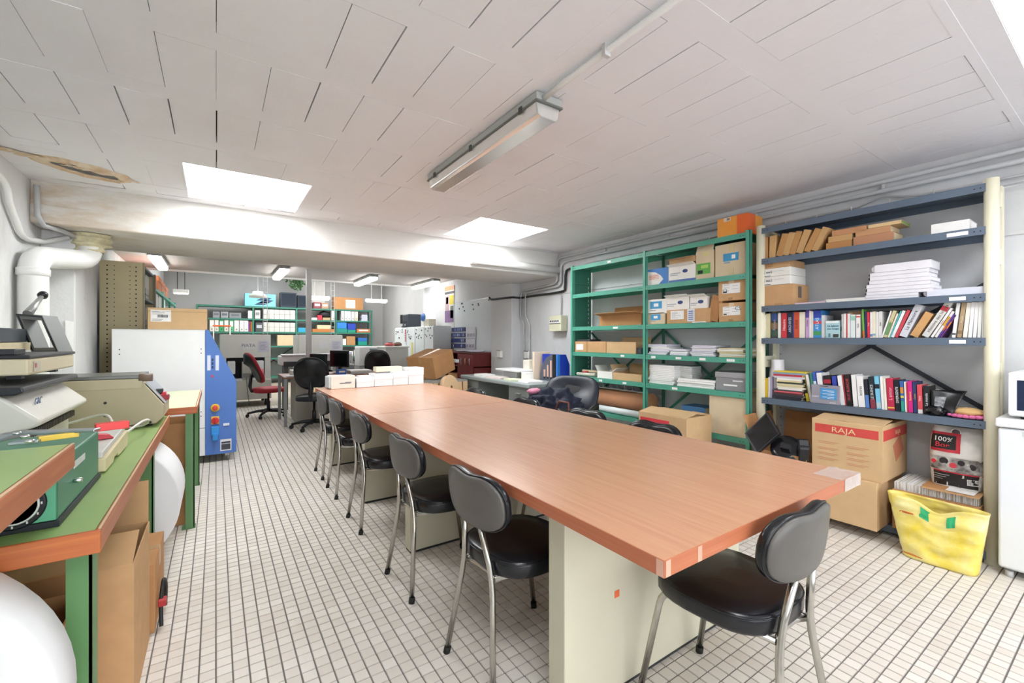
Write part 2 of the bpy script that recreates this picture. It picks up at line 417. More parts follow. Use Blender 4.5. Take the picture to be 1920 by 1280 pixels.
# rooflights: white shafts and glowing panes
for i, (a, b, c, d) in enumerate(LIGHTS):
    t = .03
    wn = struct(MB((a, c, ZC)).box(a - t, a, c - t, d + t, ZC + .1, ZC + .45).box(b, b + t, c - t, d + t, ZC + .1, ZC + .45).box(a, b, c - t, c, ZC + .1, ZC + .45).box(a, b, d, d + t, ZC + .1, ZC + .45)
                .build('window_%d' % (i + 1), M('e9e8e6', .8)))
    sh = MB((a, c, ZC)); tt = .004
    sh.box(a, a + tt, c, d, ZC + .002, ZC + .44).box(b - tt, b, c, d, ZC + .002, ZC + .44).box(a, b, c, c + tt, ZC + .002, ZC + .44).box(a, b, d - tt, d, ZC + .002, ZC + .44)
    sh.build('reveal', M('f0efec', .8), wn)
    MB((a, c, ZC)).box(a, b, c, d, ZC + .12, ZC + .13).build('pane', emit_mat('daylit_pane', (.95, .98, 1, 1), SKY_PANE), wn)
# beam, low far ceiling, far roof with glazed strip
bm_ = MB((0, YB0, ZB)); bm_.box(XL, XR, YB0, YB1, ZB, ZC + .2)
bm_.box(XL, XR, YB0 - .012, YB0 + .01, ZB + .004, ZB + .145)
bo = struct(bm_.build('beam', BEAM, bevel=.008)); bo.name = 'trim_2'
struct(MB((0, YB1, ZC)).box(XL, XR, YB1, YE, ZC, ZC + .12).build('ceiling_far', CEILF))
struct(MB((0, YE, ZC)).box(XL, XR + .0, YE, YE + .06, ZC - .03, ZC + .2).build('trim_3', M('efefec', .6)))
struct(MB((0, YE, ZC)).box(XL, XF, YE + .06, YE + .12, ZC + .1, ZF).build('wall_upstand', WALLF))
rf = MB((0, YE, ZF)); RW = (0.2, 4.0, 10.2, 13.6)
rf.box(XL, XF, YE, RW[2], ZF, ZF + .1).box(XL, XF, RW[3], YF, ZF, ZF + .1).box(XL, RW[0], RW[2], RW[3], ZF, ZF + .1).box(RW[1], XF, RW[2], RW[3], ZF, ZF + .1)
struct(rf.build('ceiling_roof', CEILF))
wn = struct(MB((RW[0], RW[2], ZF)).box(RW[0], RW[1], RW[2], RW[3], ZF + .06, ZF + .07).build('window_5', emit_mat('daylit_roof_glass', (.96, .98, 1, 1), FAR_PANE)))
for k in range(1, 4):
    x = RW[0] + (RW[1] - RW[0]) * k / 4; MB((RW[0], RW[2], ZF)).box(x - .02, x + .02, RW[2], RW[3], ZF + .01, ZF + .055).build('glazing_bar', WHITE, wn)
# piers under the beam
struct(MB((XL, 5, 0)).box(XL, -0.95, 4.95, 5.75, 0, ZB).build('wall_pier_left', WALLL, bevel=.01))
struct(MB((XR, 5.9, 0)).box(3.80, XR, 5.62, 6.24, 0, ZB).box(3.80, XR, 5.78, 6.24, ZB, ZC).build('wall_pier_right', WALL, bevel=.01))
struct(MB((XR, 0, 0)).box(XR - .012, XR, Y0, 5.6, 1.905, 1.925).build('trim_4', M('cfcfcf', .6)))
# slim steel column behind the workstation
c_ = MB((1.324, 8.2, 0)); c_.box(1.284, 1.364, 8.16, 8.175, 0, ZC).box(1.284, 1.364, 8.225, 8.24, 0, ZC).box(1.317, 1.331, 8.175, 8.225, 0, ZC)
struct(c_.build('trim_5', M('dadada', .5)))
# far pale panel
struct(MB((2.5, YF, 2)).box(2.36, 2.86, YF - .03, YF, 1.9, 3.2).box(2.6, 2.62, YF - .035, YF, 1.9, 3.2).build('trim_6', M('d9d8d3', .6)))

# ------------------------------------------------------------------ pipes, conduits, wiring
PVC = M('e6e6e4', .35, var=.03)
GALV = M('b9babb', .4, var=.06)
def arc(c, a, b, n=6):
    """rounded corner through corner point c between points a and b"""
    a, b, c = Vector(a), Vector(b), Vector(c); return [((1 - t) ** 2) * a + 2 * t * (1 - t) * c + t * t * b for t in [i / n for i in range(n + 1)]]
dp = thing('drain_pipe', 'thick white plastic drain pipe elbowing up the left wall into the beam', 'pipe', (-1.06, 4.42, 0))
P = [(-1.06, 4.42, 0), (-1.06, 4.42, 1.74)] + arc((-1.06, 4.42, 1.86), (-1.06, 4.42, 1.74), (-1.03, 4.53, 1.87)) + arc((-.87, 5.0, 1.93), (-.92, 4.85, 1.915), (-.87, 5.0, 2.03)) + [(-.87, 5.0, 2.14)]
MB(dp.location).tube(P, .078, 18).build('pipe_run', PVC, dp)
for z in (.9, 1.72): MB(dp.location).lathe([(.079, 0), (.086, .005), (.086, .05), (.079, .055)], (-1.06, 4.42, z), 18).build('socket', PVC, dp)
fm = MB(dp.location)
def foam(a, b):
    q = a * 2 * math.pi; z = 2.00 + .145 * b; r = .075 + .05 * b + .03 * noise.noise(Vector((math.cos(q) * 2, math.sin(q) * 2, z * 22))) + .012 * math.sin(b * 19)
    return (-.87 + r * math.cos(q) * 1.15, 5.0 + r * math.sin(q), z)
fm.grid(foam, 28, 12, closed=True); fm.build('sealing_foam', M('d2cbaa', .95, var=.15, scale=30, bump=.5), dp)
def smooth(pts, n=6):
    P = [Vector(p) for p in pts]; P = [P[0]] + P + [P[-1]]; out = []
    for i in range(1, len(P) - 2):
        for k in range(n):
            t = k / n; a, b, c, d = P[i - 1:i + 3]
            out.append(.5 * ((2 * b) + (c - a) * t + (2 * a - 5 * b + 4 * c - d) * t * t + (3 * b - a - 3 * c + d) * t ** 3))
    return out + [P[-1]]
def conduit(label, pts, r=.011, clips=(), mat=None, name='conduit', n=8, cat='conduit'):
    t = thing(name, label, cat, pts[0]); MB(pts[0]).tube(smooth(pts) if 'cable' in name else pts, r, n).build('pipe_run', mat or GALV, t)
    for p in clips:
        MB(pts[0]).box(p[0] - .02, p[0] + .012, p[1] - .009, p[1] + .009, p[2] - .03, p[2] + .03).build('clip', M('c9c9c8', .5), t)
    return t
xw = XR - .035
conduit('upper galvanised conduit along the right wall just under the ceiling', [(xw, -2.5, 2.40), (xw, 4.55, 2.40)] + arc((xw, 4.70, 2.40), (xw, 4.6, 2.40), (xw, 4.70, 2.30)) + [(xw, 4.70, 2.12)] + arc((xw, 4.72, 2.06), (xw, 4.71, 2.10), (xw, 4.8, 2.05)) + [(xw, 5.52, 2.02)] + arc((xw, 5.58, 2.01), (xw, 5.53, 2.02), (xw, 5.58, 1.95)) + [(xw, 5.58, 1.62), (xw, 5.5, 1.52), (xw, 5.5, .15)], .016,
        [(xw + .02, y, 2.375) for y in (.2, 1.1, 2.0, 2.9, 3.8)])
conduit('lower galvanised conduit running parallel beneath the ceiling conduit', [(xw, -2.5, 2.335), (xw, 4.48, 2.335)] + arc((xw, 4.62, 2.335), (xw, 4.5, 2.335), (xw, 4.62, 2.24)) + [(xw, 4.62, 2.08)] + arc((xw, 4.64, 2.02), (xw, 4.63, 2.05), (xw, 4.72, 2.01)) + [(xw, 5.4, 1.985)] + arc((xw, 5.45, 1.98), (xw, 5.42, 1.98), (xw, 5.45, 1.93)) + [(xw, 5.45, 1.62), (xw, 5.36, 1.5), (xw, 5.36, .15)], .016)
conduit('thin grey cable looping over the tops of the shelves on right wall', [(xw, -2.5, 2.25), (xw, .9, 2.25), (xw, 1.0, 2.27), (xw, 1.1, 2.30), (xw, 1.25, 2.255), (xw, 4.1, 2.25), (xw, 4.2, 2.23), (xw, 4.25, 2.1), (xw, 4.26, 1.85)], .008)
tray = thing('cable_tray', 'thin wire cable tray with upright hooks above the blue shelves', 'cable tray', (3.9, 1.0, 2.2))
for z, x in ((2.19, 3.92), (2.215, 3.955)): MB(tray.location).tube([(x, -.4, z), (x, 4.0, z)], .004, 5).build('wire', GALV, tray)
for i in range(20):
    y = -.3 + i * .225; MB(tray.location).tube([(3.955, y, 2.18), (3.90, y, 2.18), (3.90, y, 2.26)], .0032, 5).build('hook', M('dcdcdc', .4), tray)
bk = M('1e1f22', .5)
conduit('black cable bundle stepping along the wall above fuse box', [(xw, 4.06, 2.22), (xw, 4.45, 2.22), (xw, 4.52, 2.16), (xw, 4.54, 1.99), (xw, 4.62, 1.93), (xw, 5.3, 1.925), (xw, 5.58, 1.92), (3.775, 5.60, 1.92), (3.775, 6.15, 1.93), (3.775, 6.25, 1.97)], .016, mat=bk, name='cable_bundle', cat='cable')
conduit('grey conduit dropping vertically into the fuse box', [(xw, 4.62, 1.90), (xw, 4.62, 1.60)], .009)
fb = thing('fuse_box', 'pale beige fuse box with a row of breakers on right wall', 'fuse box', (3.97, 4.65, 1.385))
p = MB(fb.location); p.box(3.86, 3.97, 4.52, 4.78, 1.385, 1.60); p.build('casing', M('d9d8bd', .5), fb, bevel=.006)
MB(fb.location).box(3.852, 3.8605, 4.54, 4.76, 1.495, 1.54).build('breaker_slot', M('f0f0ea', .5), fb)
for k in range(5): MB(fb.location).box(3.846, 3.853, 4.562 + k * .04, 4.584 + k * .04, 1.512, 1.534).build('breaker', M('2c2f48', .5), fb)
MB(fb.location).box(3.853, 3.8605, 4.54, 4.76, 1.487, 1.493).build('seam_line', INK, fb)
for k, (y, x, lab) in enumerate(((5.92, 3.79, 'white wall socket on the right-hand pier'), (5.40, 3.955, 'white wall socket right of the pier under the conduits'))):
    so = thing('wall_socket', lab, 'socket', (x, y, 1.02)); MB(so.location).box(x - .045, x + .009, y - .05, y + .05, .98, 1.09).build('socket_body', WHITE, so, bevel=.006)
    MB(so.location).box(x - .047, x - .044, y - .052, y + .052, 1.088, 1.096).build('cover_edge', bk, so)
bp_ = thing('water_pipe', 'white horizontal pipe across the right end of the beam', 'pipe', (2.56, 4.66, 2.235))
MB(bp_.location).tube([(2.56, 4.66, 2.235), (3.95, 4.66, 2.235)], .045, 14).build('pipe_run', PVC, bp_)
MB(bp_.location).lathe([(.045, 0), (.052, .01), (.052, .05), (.045, .06)], (0, 0, 0), 14, mat=Matrix.Translation((2.58, 4.66, 2.235)) @ Matrix.Rotation(math.pi / 2, 4, 'Y')).build('end_collar', PVC, bp_)
# left wall conduits
xl = XL + .03
conduit('white conduit bending down the left wall beside the beam', [(xl, 3.3, 2.30), (xl, 3.95, 2.30)] + arc((xl, 4.2, 2.30), (xl, 4.0, 2.30), (xl, 4.2, 2.18)) + [(xl, 4.3, 2.10), (xl, 4.36, 2.06)] + arc((xl, 4.42, 1.98), (xl, 4.38, 2.04), (xl, 4.6, 2.00)) + [(xl, 4.9, 2.04), (-.98, 4.93, 2.1)], .020, mat=PVC)
conduit('thin white conduit rising straight up the left wall', [(xl, 3.86, 1.2), (xl, 3.86, 2.44)], .014, mat=PVC)
conduit('grey conduit running along beam soffit on the left', [(-1.10, 4.66, 2.42), (-1.10, 4.68, 2.2), (-1.07, 4.69, 2.13), (-1.0, 4.85, 2.13), (-.93, 4.93, 2.10)], .018)
sw = thing('wall_switch', 'small grey metal switch box on the left wall', 'switch', (XL, 3.85, 1.72))
MB(sw.location).box(XL + .001, XL + .06, 3.83, 3.91, 1.69, 1.79).build('casing', M('6a6c72', .5), sw, bevel=.004)
MB(sw.location).lathe([(.018, 0), (.018, .02)], (0, 0, 0), 12, mat=Matrix.Translation((XL + .06, 3.87, 1.74)) @ Matrix.Rotation(math.pi / 2, 4, 'Y')).build('knob', WHITE, sw)
np_ = MB((-.94, 5.2, 1.2))
pc = [at(122, 600, Y=4.94), at(138, 603, Y=4.94), at(137, 662, Y=4.94), at(123, 655, Y=4.94)]
np_ = MB(pc[0]); np_.add([p for p in pc] + [p + Vector((0, .004, 0)) for p in pc], [(0, 3, 2, 1), (4, 5, 6, 7), (0, 1, 5, 4), (1, 2, 6, 5), (2, 3, 7, 6), (3, 0, 4, 7)])
tag(np_.build('paper_notice', WPAPER), 'blank sheet of white paper pinned on the left pier', 'paper')
# ------------------------------------------------------------------ conference tables
VEN = wood_mat('veneer_top', 'c18d6f', 'cb9a79', .27, 'Y', coat=.25)
VENE = wood_mat('veneer_edge', 'a65e43', 'ba714f', .4, 'Y')
VENX = wood_mat('veneer_edge_end', 'ae6243', 'c07751', .4, 'X')
CREAM = M('c6c2ac', .5, var=.05, scale=3)
TX0, TX1, TZ = .885, 2.105, .75
CLEAR = M('e6dfd8', .12, var=.05, scale=25, bump=.3, bscale=25, spec=.8); CLEAR.node_tree.nodes['Principled BSDF'].inputs['Alpha'].default_value = .42
def table(label, y0, y1, slabs, near):
    t = thing('conference_table', label, 'table', (TX0, y0, 0))
    o = t.location
    MB(o).box(TX0 + .002, TX1 - .002, y0 + .002, y1 - .002, TZ - .042, TZ).build('tabletop', VEN, t)
    for x in (TX0, TX1 - .002): MB(o).box(x, x + .002, y0, y1, TZ - .042, TZ - .0008).build('edge_band', VENE, t)
    for y in (y0, y1 - .002): MB(o).box(TX0 + .002, TX1 - .002, y, y + .002, TZ - .042, TZ - .0008).build('edge_band', VENX, t)
    for s in slabs:
        g = MB(o).box(.955, 2.03, s, s + .085, .014, TZ - .042).build('panel_leg', CREAM, t, bevel=.004)
        MB(o).box(.96, 2.025, s + .005, s + .08, 0, .014).build('plinth', M('2a2a2c', .6), g)
    return t
ta = table('nearest wood veneer conference table with taped right corner', .66, 3.075, (1.10, 2.49), True)
tb = table('far wood veneer conference table with white boxes at its end', 3.082, 5.12, (3.45, 4.65), False)
o = ta.location
q = MB(o)
def wr(a, b):
    x = TX1 - .17 * (1 - a); y = .66 + .10 * b; return (x + .002, y, TZ + .0015 + .004 * abs(noise.noise(Vector((x * 40, y * 40, 1)))))
q.grid(wr, 10, 6); q.box(TX1 - .15, TX1 + .002, .6575, .659, TZ - .044, TZ + .002); q.box(TX1, TX1 + .002, .6575, .76, TZ - .044, TZ + .002)
q.build('packing_tape', CLEAR, ta)
for x in (TX0 + .006, TX0 + .135): MB(o).box(x, x + .018, .6588, .66, TZ - .041, TZ - .002).build('edge_tape', M('d8a48c', .3), ta)
MB(o).box(TX0 - .0012, TX0, .662, .682, TZ - .041, TZ - .002).build('edge_tape', M('d3a590', .3), ta)
MB(o).box(1.192, 1.216, 1.0985, 1.0996, .344, .369).build('price_sticker', M('e2683a', .5), ta)
MB(tb.location).box(TX0 - .012, TX0 + .03, 5.085, 5.122, TZ - .045, TZ + .0015).build('corner_guard', M('d8c7a0', .5), tb)

# ------------------------------------------------------------------ black vinyl chairs
VINYL = M('14161b', .26, var=.15, scale=5, bump=.03, bscale=90, spec=.5)
VBACK = M('5b5854', .42, var=.06, scale=6, bump=.03, bscale=120)
CHROME = M('c3c1bb', .22, metal=1.0, var=.08, scale=30)
RUB = M('151515', .7)
def sq(a, rx0, rx1, ry, p=3.2):
    c, s = math.cos(a), math.sin(a)
    rx = rx1 if c > 0 else rx0
    k = (abs(c) ** p + abs(s) ** p) ** (-1 / p)
    return (k * c * rx, k * s * ry)
def make_chair():
    t = thing('stacking_chair', 'x', 'chair')
    # seat cushion: trapezoid with round corners, domed
    N = 40; st = MB()
    prof = [(.90, .405), (.97, .408), (1.0, .418), (1.0, .452), (.985, .462), (.93, .470), (.6, .476), (.25, .478)]
    rows = []
    for (k, z) in prof:
        row = []
        for i in range(N):
            x, y = sq(2 * math.pi * i / N, .165, .235, .205, 3.0); y *= (1 + .10 * (x / .21)) ; row.append((x * k, y * k, z))
        rows.append(row)
    vs = [p for r in rows for p in r]; fs = []
    for j in range(len(prof) - 1):
        for i in range(N): fs.append((j * N + i, j * N + (i + 1) % N, (j + 1) * N + (i + 1) % N, (j + 1) * N + i))
    st.add(vs, fs, 0, True); st.add(rows[0], [tuple(range(N))[::-1]]); st.add(rows[-1], [tuple(range(N))], 0, True)
    seat = st.build('seat', VINYL, t)
    pp = MB(); ring = [Vector((rows[4][i][0] * 1.006, rows[4][i][1] * 1.006, .459)) for i in range(N)]
    pp.tube(ring + [ring[0]], .0035, 5, caps=False); pp.build('piping', VINYL, seat)
    # backrest: kidney outline bent round the back
    NB = 44
    def outline(a, k):
        y, z = sq(a, .198, .198, .108, 2.6)
        if z > 0: z -= .020 * math.exp(-(y / .085) ** 2)
        return y * k, z * k
    def bp(a, k, dx):
        y, z = outline(a, k); return (-.215 + dx + .72 * y * y - .10 * z, y, .68 + z)
    def shell(layers, name, mat, par):
        m = MB(); vs = [bp(2 * math.pi * i / NB, k, dx) for (k, dx) in layers for i in range(NB)]
        fs = [(j * NB + i, j * NB + (i + 1) % NB, (j + 1) * NB + (i + 1) % NB, (j + 1) * NB + i) for j in range(len(layers) - 1) for i in range(NB)]
        m.add(vs, fs, 0, True)
        c0 = bp(0, 0, layers[0][1]); c1 = bp(0, 0, layers[-1][1]); n = len(m.v); m.v += [Vector(c0), Vector(c1)]
        L = (len(layers) - 1) * NB
        for i in range(NB):
            m.f += [[n, (i + 1) % NB, i], [n + 1, L + i, L + (i + 1) % NB]]; m.m += [0, 0]; m.sm += [True, True]
        return m.build(name, mat, par)
    pad = shell([(.25, .006), (.7, .006), (.97, .006), (1.0, .012), (1.0, .028), (.96, .038), (.8, .043), (.4, .045)], 'backrest', VINYL, t)
    shell([(.3, -.006), (.75, -.006), (.955, -.004), (.975, .001), (.975, .006), (.6, .0065)], 'back_panel', VBACK, pad)
    pr = [Vector(bp(2 * math.pi * i / NB, 1.0, .010)) for i in range(NB)]
    MB().tube(pr + [pr[0]], .004, 5, caps=False).build('piping', VINYL, pad)
    for s in (-1, 1):
        b = Vector((-.172, s * .098, .395))
        P_ = [(-.215, s * .165, .012)] + arc(b, (-.178, s * .110, .330), (-.178, s * .086, .455), 5) + [(-.199, s * .050, .605)]
        l = MB().tube(P_, .0115, 10).build('rear_leg', CHROME, t)
        MB().tube([(-.2163, s * .166, 0), (-.2115, s * .163, .026)], .0145, 10).build('rubber_foot', RUB, l)
        P_ = [(.262, s * .182, .012)] + arc((.190, s * .150, .398), (.200, s * .154, .345), (.13, s * .14, .398), 5) + [(-.165, s * .100, .397)]
        l = MB().tube(P_, .0115, 10).build('front_leg', CHROME, t)
        MB().tube([(.2625, s * .1822, 0), (.2575, s * .180, .026)], .0145, 10).build('rubber_foot', RUB, l)
    MB().tube([(-.167, -.10, .396), (-.150, -.05, .398), (-.150, .05, .398), (-.167, .10, .396)], .009, 8).build('crossbar', CHROME, t)
    return t
ch0 = make_chair()
spots = [(1.005, 1.475, 3, 'nearest black vinyl chair on the left side of near table'), (.995, 2.20, 2, 'second black vinyl chair from front along left side of tables'),
         (1.0, 3.09, 0, 'third black vinyl chair from front along left side of tables'), (1.01, 3.84, 0, 'fourth black vinyl chair from front along left side of tables'),
         (1.015, 4.41, 0, 'farthest black vinyl chair along left side of tables'),
         (1.455, .79, 90, 'black vinyl chair with chrome legs at the near end of table'),
         (1.99, 1.69, 180, 'black vinyl chair at right side of table before the red-banded carton'), (1.985, 2.26, 182, 'black vinyl chair at right side of table beside the white roll'),
         (1.98, 2.98, 180, 'black vinyl chair at right side of table before the coat'), (1.98, 3.85, 180, 'farthest black vinyl chair on the right side of table')]
for i, (x, y, a, lab) in enumerate(spots):
    c = ch0 if i == 0 else copy_tree(ch0)
    c.location = (x, y, 0); c.rotation_euler = (0, 0, math.radians(a)); c['label'] = lab; c['category'] = 'chair'; c['group'] = 'black vinyl chairs around the conference tables'

# ------------------------------------------------------------------ left workbenches
LINO = M('8ead66', .34, var=.10, scale=2.5, second='9ab674')
BEDGE = wood_mat('bench_edge', 'a5603e', 'bd7850', .45, 'Y')
BEDGX = wood_mat('bench_edge_end', 'ad5a34', 'c8753f', .45, 'X')
LIP = M('d8b995', .5)
BLEG = M('5f8a58', .45, var=.05); BLEGL = M('8f9c7d', .5)
def bench(label, x0, x1, y0, y1, z, th, legs, top=LINO, name='workbench', edge=True):
    t = thing(name, label, 'workbench', (x1, y0, 0)); o = t.location
    MB(o).box(x0, x1 - .012, y0 + .012, y1, z - th, z).build('bench_top', top, t)
    MB(o).box(x1 - .012, x1, y0 + .012, y1, z - th, z + .001).build('edge_strip', BEDGE, t, bevel=.004)
    MB(o).box(x0, x1, y0, y0 + .012, z - th, z + .001).build('edge_strip', BEDGX, t, bevel=.004)
    MB(o).box(x1 - .006, x1 - .001, y0 + .012, y1, z + .0005, z + .0022).build('edge_lip', LIP, t)
    for (lx, ly) in legs:
        l = MB(o).box(lx - .05, lx, ly, ly + .006, 0, z - th).box(lx - .006, lx, ly, ly + .07, 0, z - th).build('leg', BLEG, t)
        MB(o).box(lx - .07, lx + .006, ly - .004, ly + .075, 0, .006).build('foot_plate', BLEG, l)
    return t
b1 = bench('long green-topped workbench with wooden edge carrying the binding machines', -1.12, -.25, 1.55, 3.62, .78, .06, [(-.275, 1.60), (-.275, 2.98), (-1.02, 1.6), (-1.02, 3.3)])
MB(b1.location).box(-1.08, -1.05, 1.67, 3.3, .30, .34).build('rail', BLEG, b1)
b2 = bench('pale green workbench before the blue and white machine', -.95, -.105, 3.65, 4.85, .82, .045, [(-.12, 3.66), (-.12, 4.70), (-.9, 3.66), (-.9, 4.70)], M('c9d2ab', .4, var=.06))
hb = bench('raised green-topped table in the left foreground holding the strapping pliers', -1.12, -.312, .35, 1.625, 1.0, .062, [(-.36, .45), (-.36, 1.02), (-1.05, .45), (-1.05, 1.02)])

# big rolls and boxes beneath
def big_roll(label, c, r, y0, y1, core=.04):
    t = thing('foam_roll', label, 'roll', (c[0], y0, c[1] - r), 0); o = t.location
    R = Matrix.Translation((c[0], y0, c[1])) @ Matrix.Rotation(-math.pi / 2, 4, 'X'); L = y1 - y0
    MB(o).lathe([(core, 0), (r * .55, .002), (r * .97, 0), (r, .012), (r, L - .012), (r * .97, L)], (0, 0, 0), 56, mat=R).build('roll_body', M('e9e9ea', .6, var=.03, scale=3), t)
    MB(o).lathe([(core * .6, -.003), (core, -.002), (core, .05)], (0, 0, 0), 20, mat=R).build('core', CARD3, t)
    return t
big_roll('large white foam roll standing in the left foreground', (-.715, .425), .425, 1.40, 1.54)
big_roll('large white foam roll under the workbench beside its leg', (-.52, .355), .355, 3.12, 3.56)
ck = carton('carton', 'open brown carton under the workbench in the left foreground', -.86, -.36, 1.69, 1.97, .001, .46, CARD3, opened=True, flaps='-x:20 +y:-40', fl=.12)
plate(ck, '-y', .35, .62, .45, .99, M('a4703f', .4), 'brown_tape'); plate(ck, '-y', .86, .99, .02, .26, WHITE, 'white_patch')
ck = carton('carton', 'open brown carton with raised flap behind the bench leg', -.60, -.235, 1.99, 2.42, .001, .50, CARD, opened=True, flaps='+y:2 -x:30 -y:-70', fl=.17)
carton('carton', 'brown carton under the workbench beside the foam roll', -.62, -.22, 2.45, 2.85, .001, .30, CARD3, tape=True)
ct = thing('tool_cable', 'black cable and plug hanging behind the bench carton', 'cable', (-.21, 2.6, 0)); o = ct.location
MB(o).tube(smooth([(-.20, 2.47, .01), (-.205, 2.52, .10), (-.20, 2.57, .17), (-.195, 2.62, .12), (-.20, 2.66, .01)]), .008, 7).build('cable_run', bk, ct)
MB(o).box(-.215, -.185, 2.50, 2.54, .08, .11).build('plug', M('b03030', .5), ct, bevel=.004)
for (x, y, z0, lab) in ((-.33, 3.80, .0, 0),):
    c = carton('carton', 'brown carton leaning between the two workbenches', -.42, -.16, 3.76, 4.05, .001, .70, CARD3, opened=True, flaps='-y:60', fl=.12)

# green hand-crank box machine on the bench
GRN = M('3f7f63', .35, var=.06, scale=4); GRNL = M('5fb08b', .4)
gm = thing('green_machine', 'green metal box machine with black dial on the near end of workbench', 'machine', (-.35, 1.64, .781)); o = gm.location
MB(o).box(-.92, -.35, 1.645, 2.14, .796, .948).build('housing', GRN, gm, bevel=.006)
MB(o).box(-.925, -.345, 1.64, 2.145, .781, .797).build('base_plate', M('20242c', .5), gm)
MB(o).box(-.915, -.353, 1.6425, 1.6455, .80, .944).build('front_panel', GRNL, gm)
R = Matrix.Translation((-.43, 1.6425, .852)) @ Matrix.Rotation(math.pi / 2, 4, 'X')
d = MB(o).lathe([(.062, 0), (.062, .004), (.058, .006)], (0, 0, 0), 32, mat=R).build('dial', M('14161c', .5), gm)
MB(o).lathe([(.045, .006), (.047, .0068), (.050, .006)], (0, 0, 0), 32, mat=R).build('dial_ring', M('d8dcd8', .4), d)
MB(o).lathe([(.02, .006), (.018, .02), (.004, .022)], (0, 0, 0), 16, mat=R).build('dial_knob', M('2a2c30', .4), d)
for k in range(12):
    a = k * math.pi / 6; x, z = -.43 + .053 * math.cos(a), .852 + .053 * math.sin(a)
    MB(o).box(x - .0015, x + .0015, 1.635, 1.637, z - .003, z + .003).build('tick', M('e8e8e8', .5), d)
MB(o).lathe([(.006, 0), (.006, .01)], (0, 0, 0), 10, mat=Matrix.Translation((-.62, 1.6425, .82)) @ Matrix.Rotation(math.pi / 2, 4, 'X')).build('screw', INK, gm)
MB(o).lathe([(.004, 0), (.007, .006), (.007, .02)], (0, 0, 0), 10, mat=Matrix.Translation((-.35, 1.80, .86)) @ Matrix.Rotation(math.pi / 2, 4, 'Y')).build('lock_pin', M('d5d8d8', .3, 1), gm)
MB(o).box(-.349, -.3475, 1.80, 1.93, .895, .915).build('name_strip', M('cfd6d0', .5), gm)

# cream scale / cable box, red stapler on it
SCR = M('d9cca4', .5, var=.04)
sc = thing('postal_scale', 'cream low desktop scale with grey top on the workbench', 'scale', (-.34, 2.2, .781)); o = sc.location
m = MB(o); m.prism([(2.2, .785), (2.35, .785), (2.37, .80), (2.45, .80), (2.47, .785), (2.68, .785), (2.70, .80), (2.70, .855), (2.20, .835)][::1], 'x', -.55, -.34); m.build('body', SCR, sc, bevel=.004)
m = MB(o); m.prism([(2.205, .8355), (2.695, .8555), (2.685, .876), (2.215, .858)], 'x', -.545, -.35); m.build('top_cover', M('cfcec8', .5), sc, bevel=.004)
rs = thing('red_stapler', 'red plastic tool lying on the cream scale', 'stapler', (-.45, 2.3, .876), math.radians(20)); 
MB().prism([(-.09, .0), (.09, .0), (.075, .018), (.02, .03), (-.07, .012)], 'y', -.02, .02).build('body', M('c22a38', .35), rs, bevel=.003)
MB().box(-.01, .03, -.016, .016, .026, .05).build('lever', M('d23a48', .35), rs, bevel=.003)
rs.location = (-.44, 2.42, .868)
cb = conduit('white power cable curving over the workbench to cream scale', [(-.40, 2.66, .84), (-.40, 2.76, .86), (-.46, 2.95, .90), (-.6, 3.05, .86), (-.66, 3.1, .84)], .006, mat=M('dad8cf', .5), name='power_cable', cat='cable')
cb = conduit('second white cable looping at edge of the workbench', [(-.36, 2.72, .83), (-.31, 2.9, .86), (-.30, 3.05, .84), (-.34, 3.15, .80), (-.45, 3.18, .79)], .006, mat=M('dad8cf', .5), name='power_cable', cat='cable')

# strapping pliers on the raised table
pl = thing('strapping_pliers', 'steel strapping pliers with red grip lying on raised green table', 'pliers', (-.5, 1.45, 1.003)); o = Vector((0, 0, 0))
STEEL = M('a9b4bb', .3, metal=.85, var=.08, scale=20)
hz = Vector(at(0, 838, Z=1.02)); 
def PT(u, v, z): p = at(u, v, Z=z); return p - pl.location
def bar(name, mat, a, b, w0, w1, h, par=pl):
    d = (b - a).normalized(); n = Vector((-d.y, d.x, 0)).normalized(); m = MB()
    vs = []
    for p, w_ in ((a, w0), (b, w1)):
        for (s, z) in ((-1, 0), (1, 0), (1, h), (-1, h)): vs.append(p + n * s * w_ / 2 + Vector((0, 0, z)))
    m.add(vs, [(0, 1, 2, 3), (7, 6, 5, 4), (0, 4, 5, 1), (1, 5, 6, 2), (2, 6, 7, 3), (3, 7, 4, 0)]); return m.build(name, mat, par, bevel=.002)
a_, b_, c_ = PT(-60, 840, 1.004), PT(30, 818, 1.012), PT(180, 809, 1.012)
bar('jaw', STEEL, a_, b_, .03, .055, .012)
u1 = bar('upper_handle', STEEL, PT(18, 815, 1.016), PT(183, 808, 1.016), .05, .028, .008)
bar('red_grip', M('d8302c', .35), PT(178, 808.5, 1.010), PT(241, 801, 1.010), .03, .028, .022)
bar('lower_handle', STEEL, PT(22, 833, 1.004), PT(75, 829, 1.004), .04, .02, .008)
bar('yellow_grip', M('e0bf45', .4), PT(72, 828, 1.004), PT(148, 818, 1.004), .014, .012, .014)
for (u, v) in ((32, 814), (47, 820), (56, 829)):
    p = PT(u, v, 1.025); MB().lathe([(.009, 0), (.009, .005), (.006, .007)], (p.x, p.y, p.z), 12).build('rivet', M('d8dde0', .25, 1), pl)

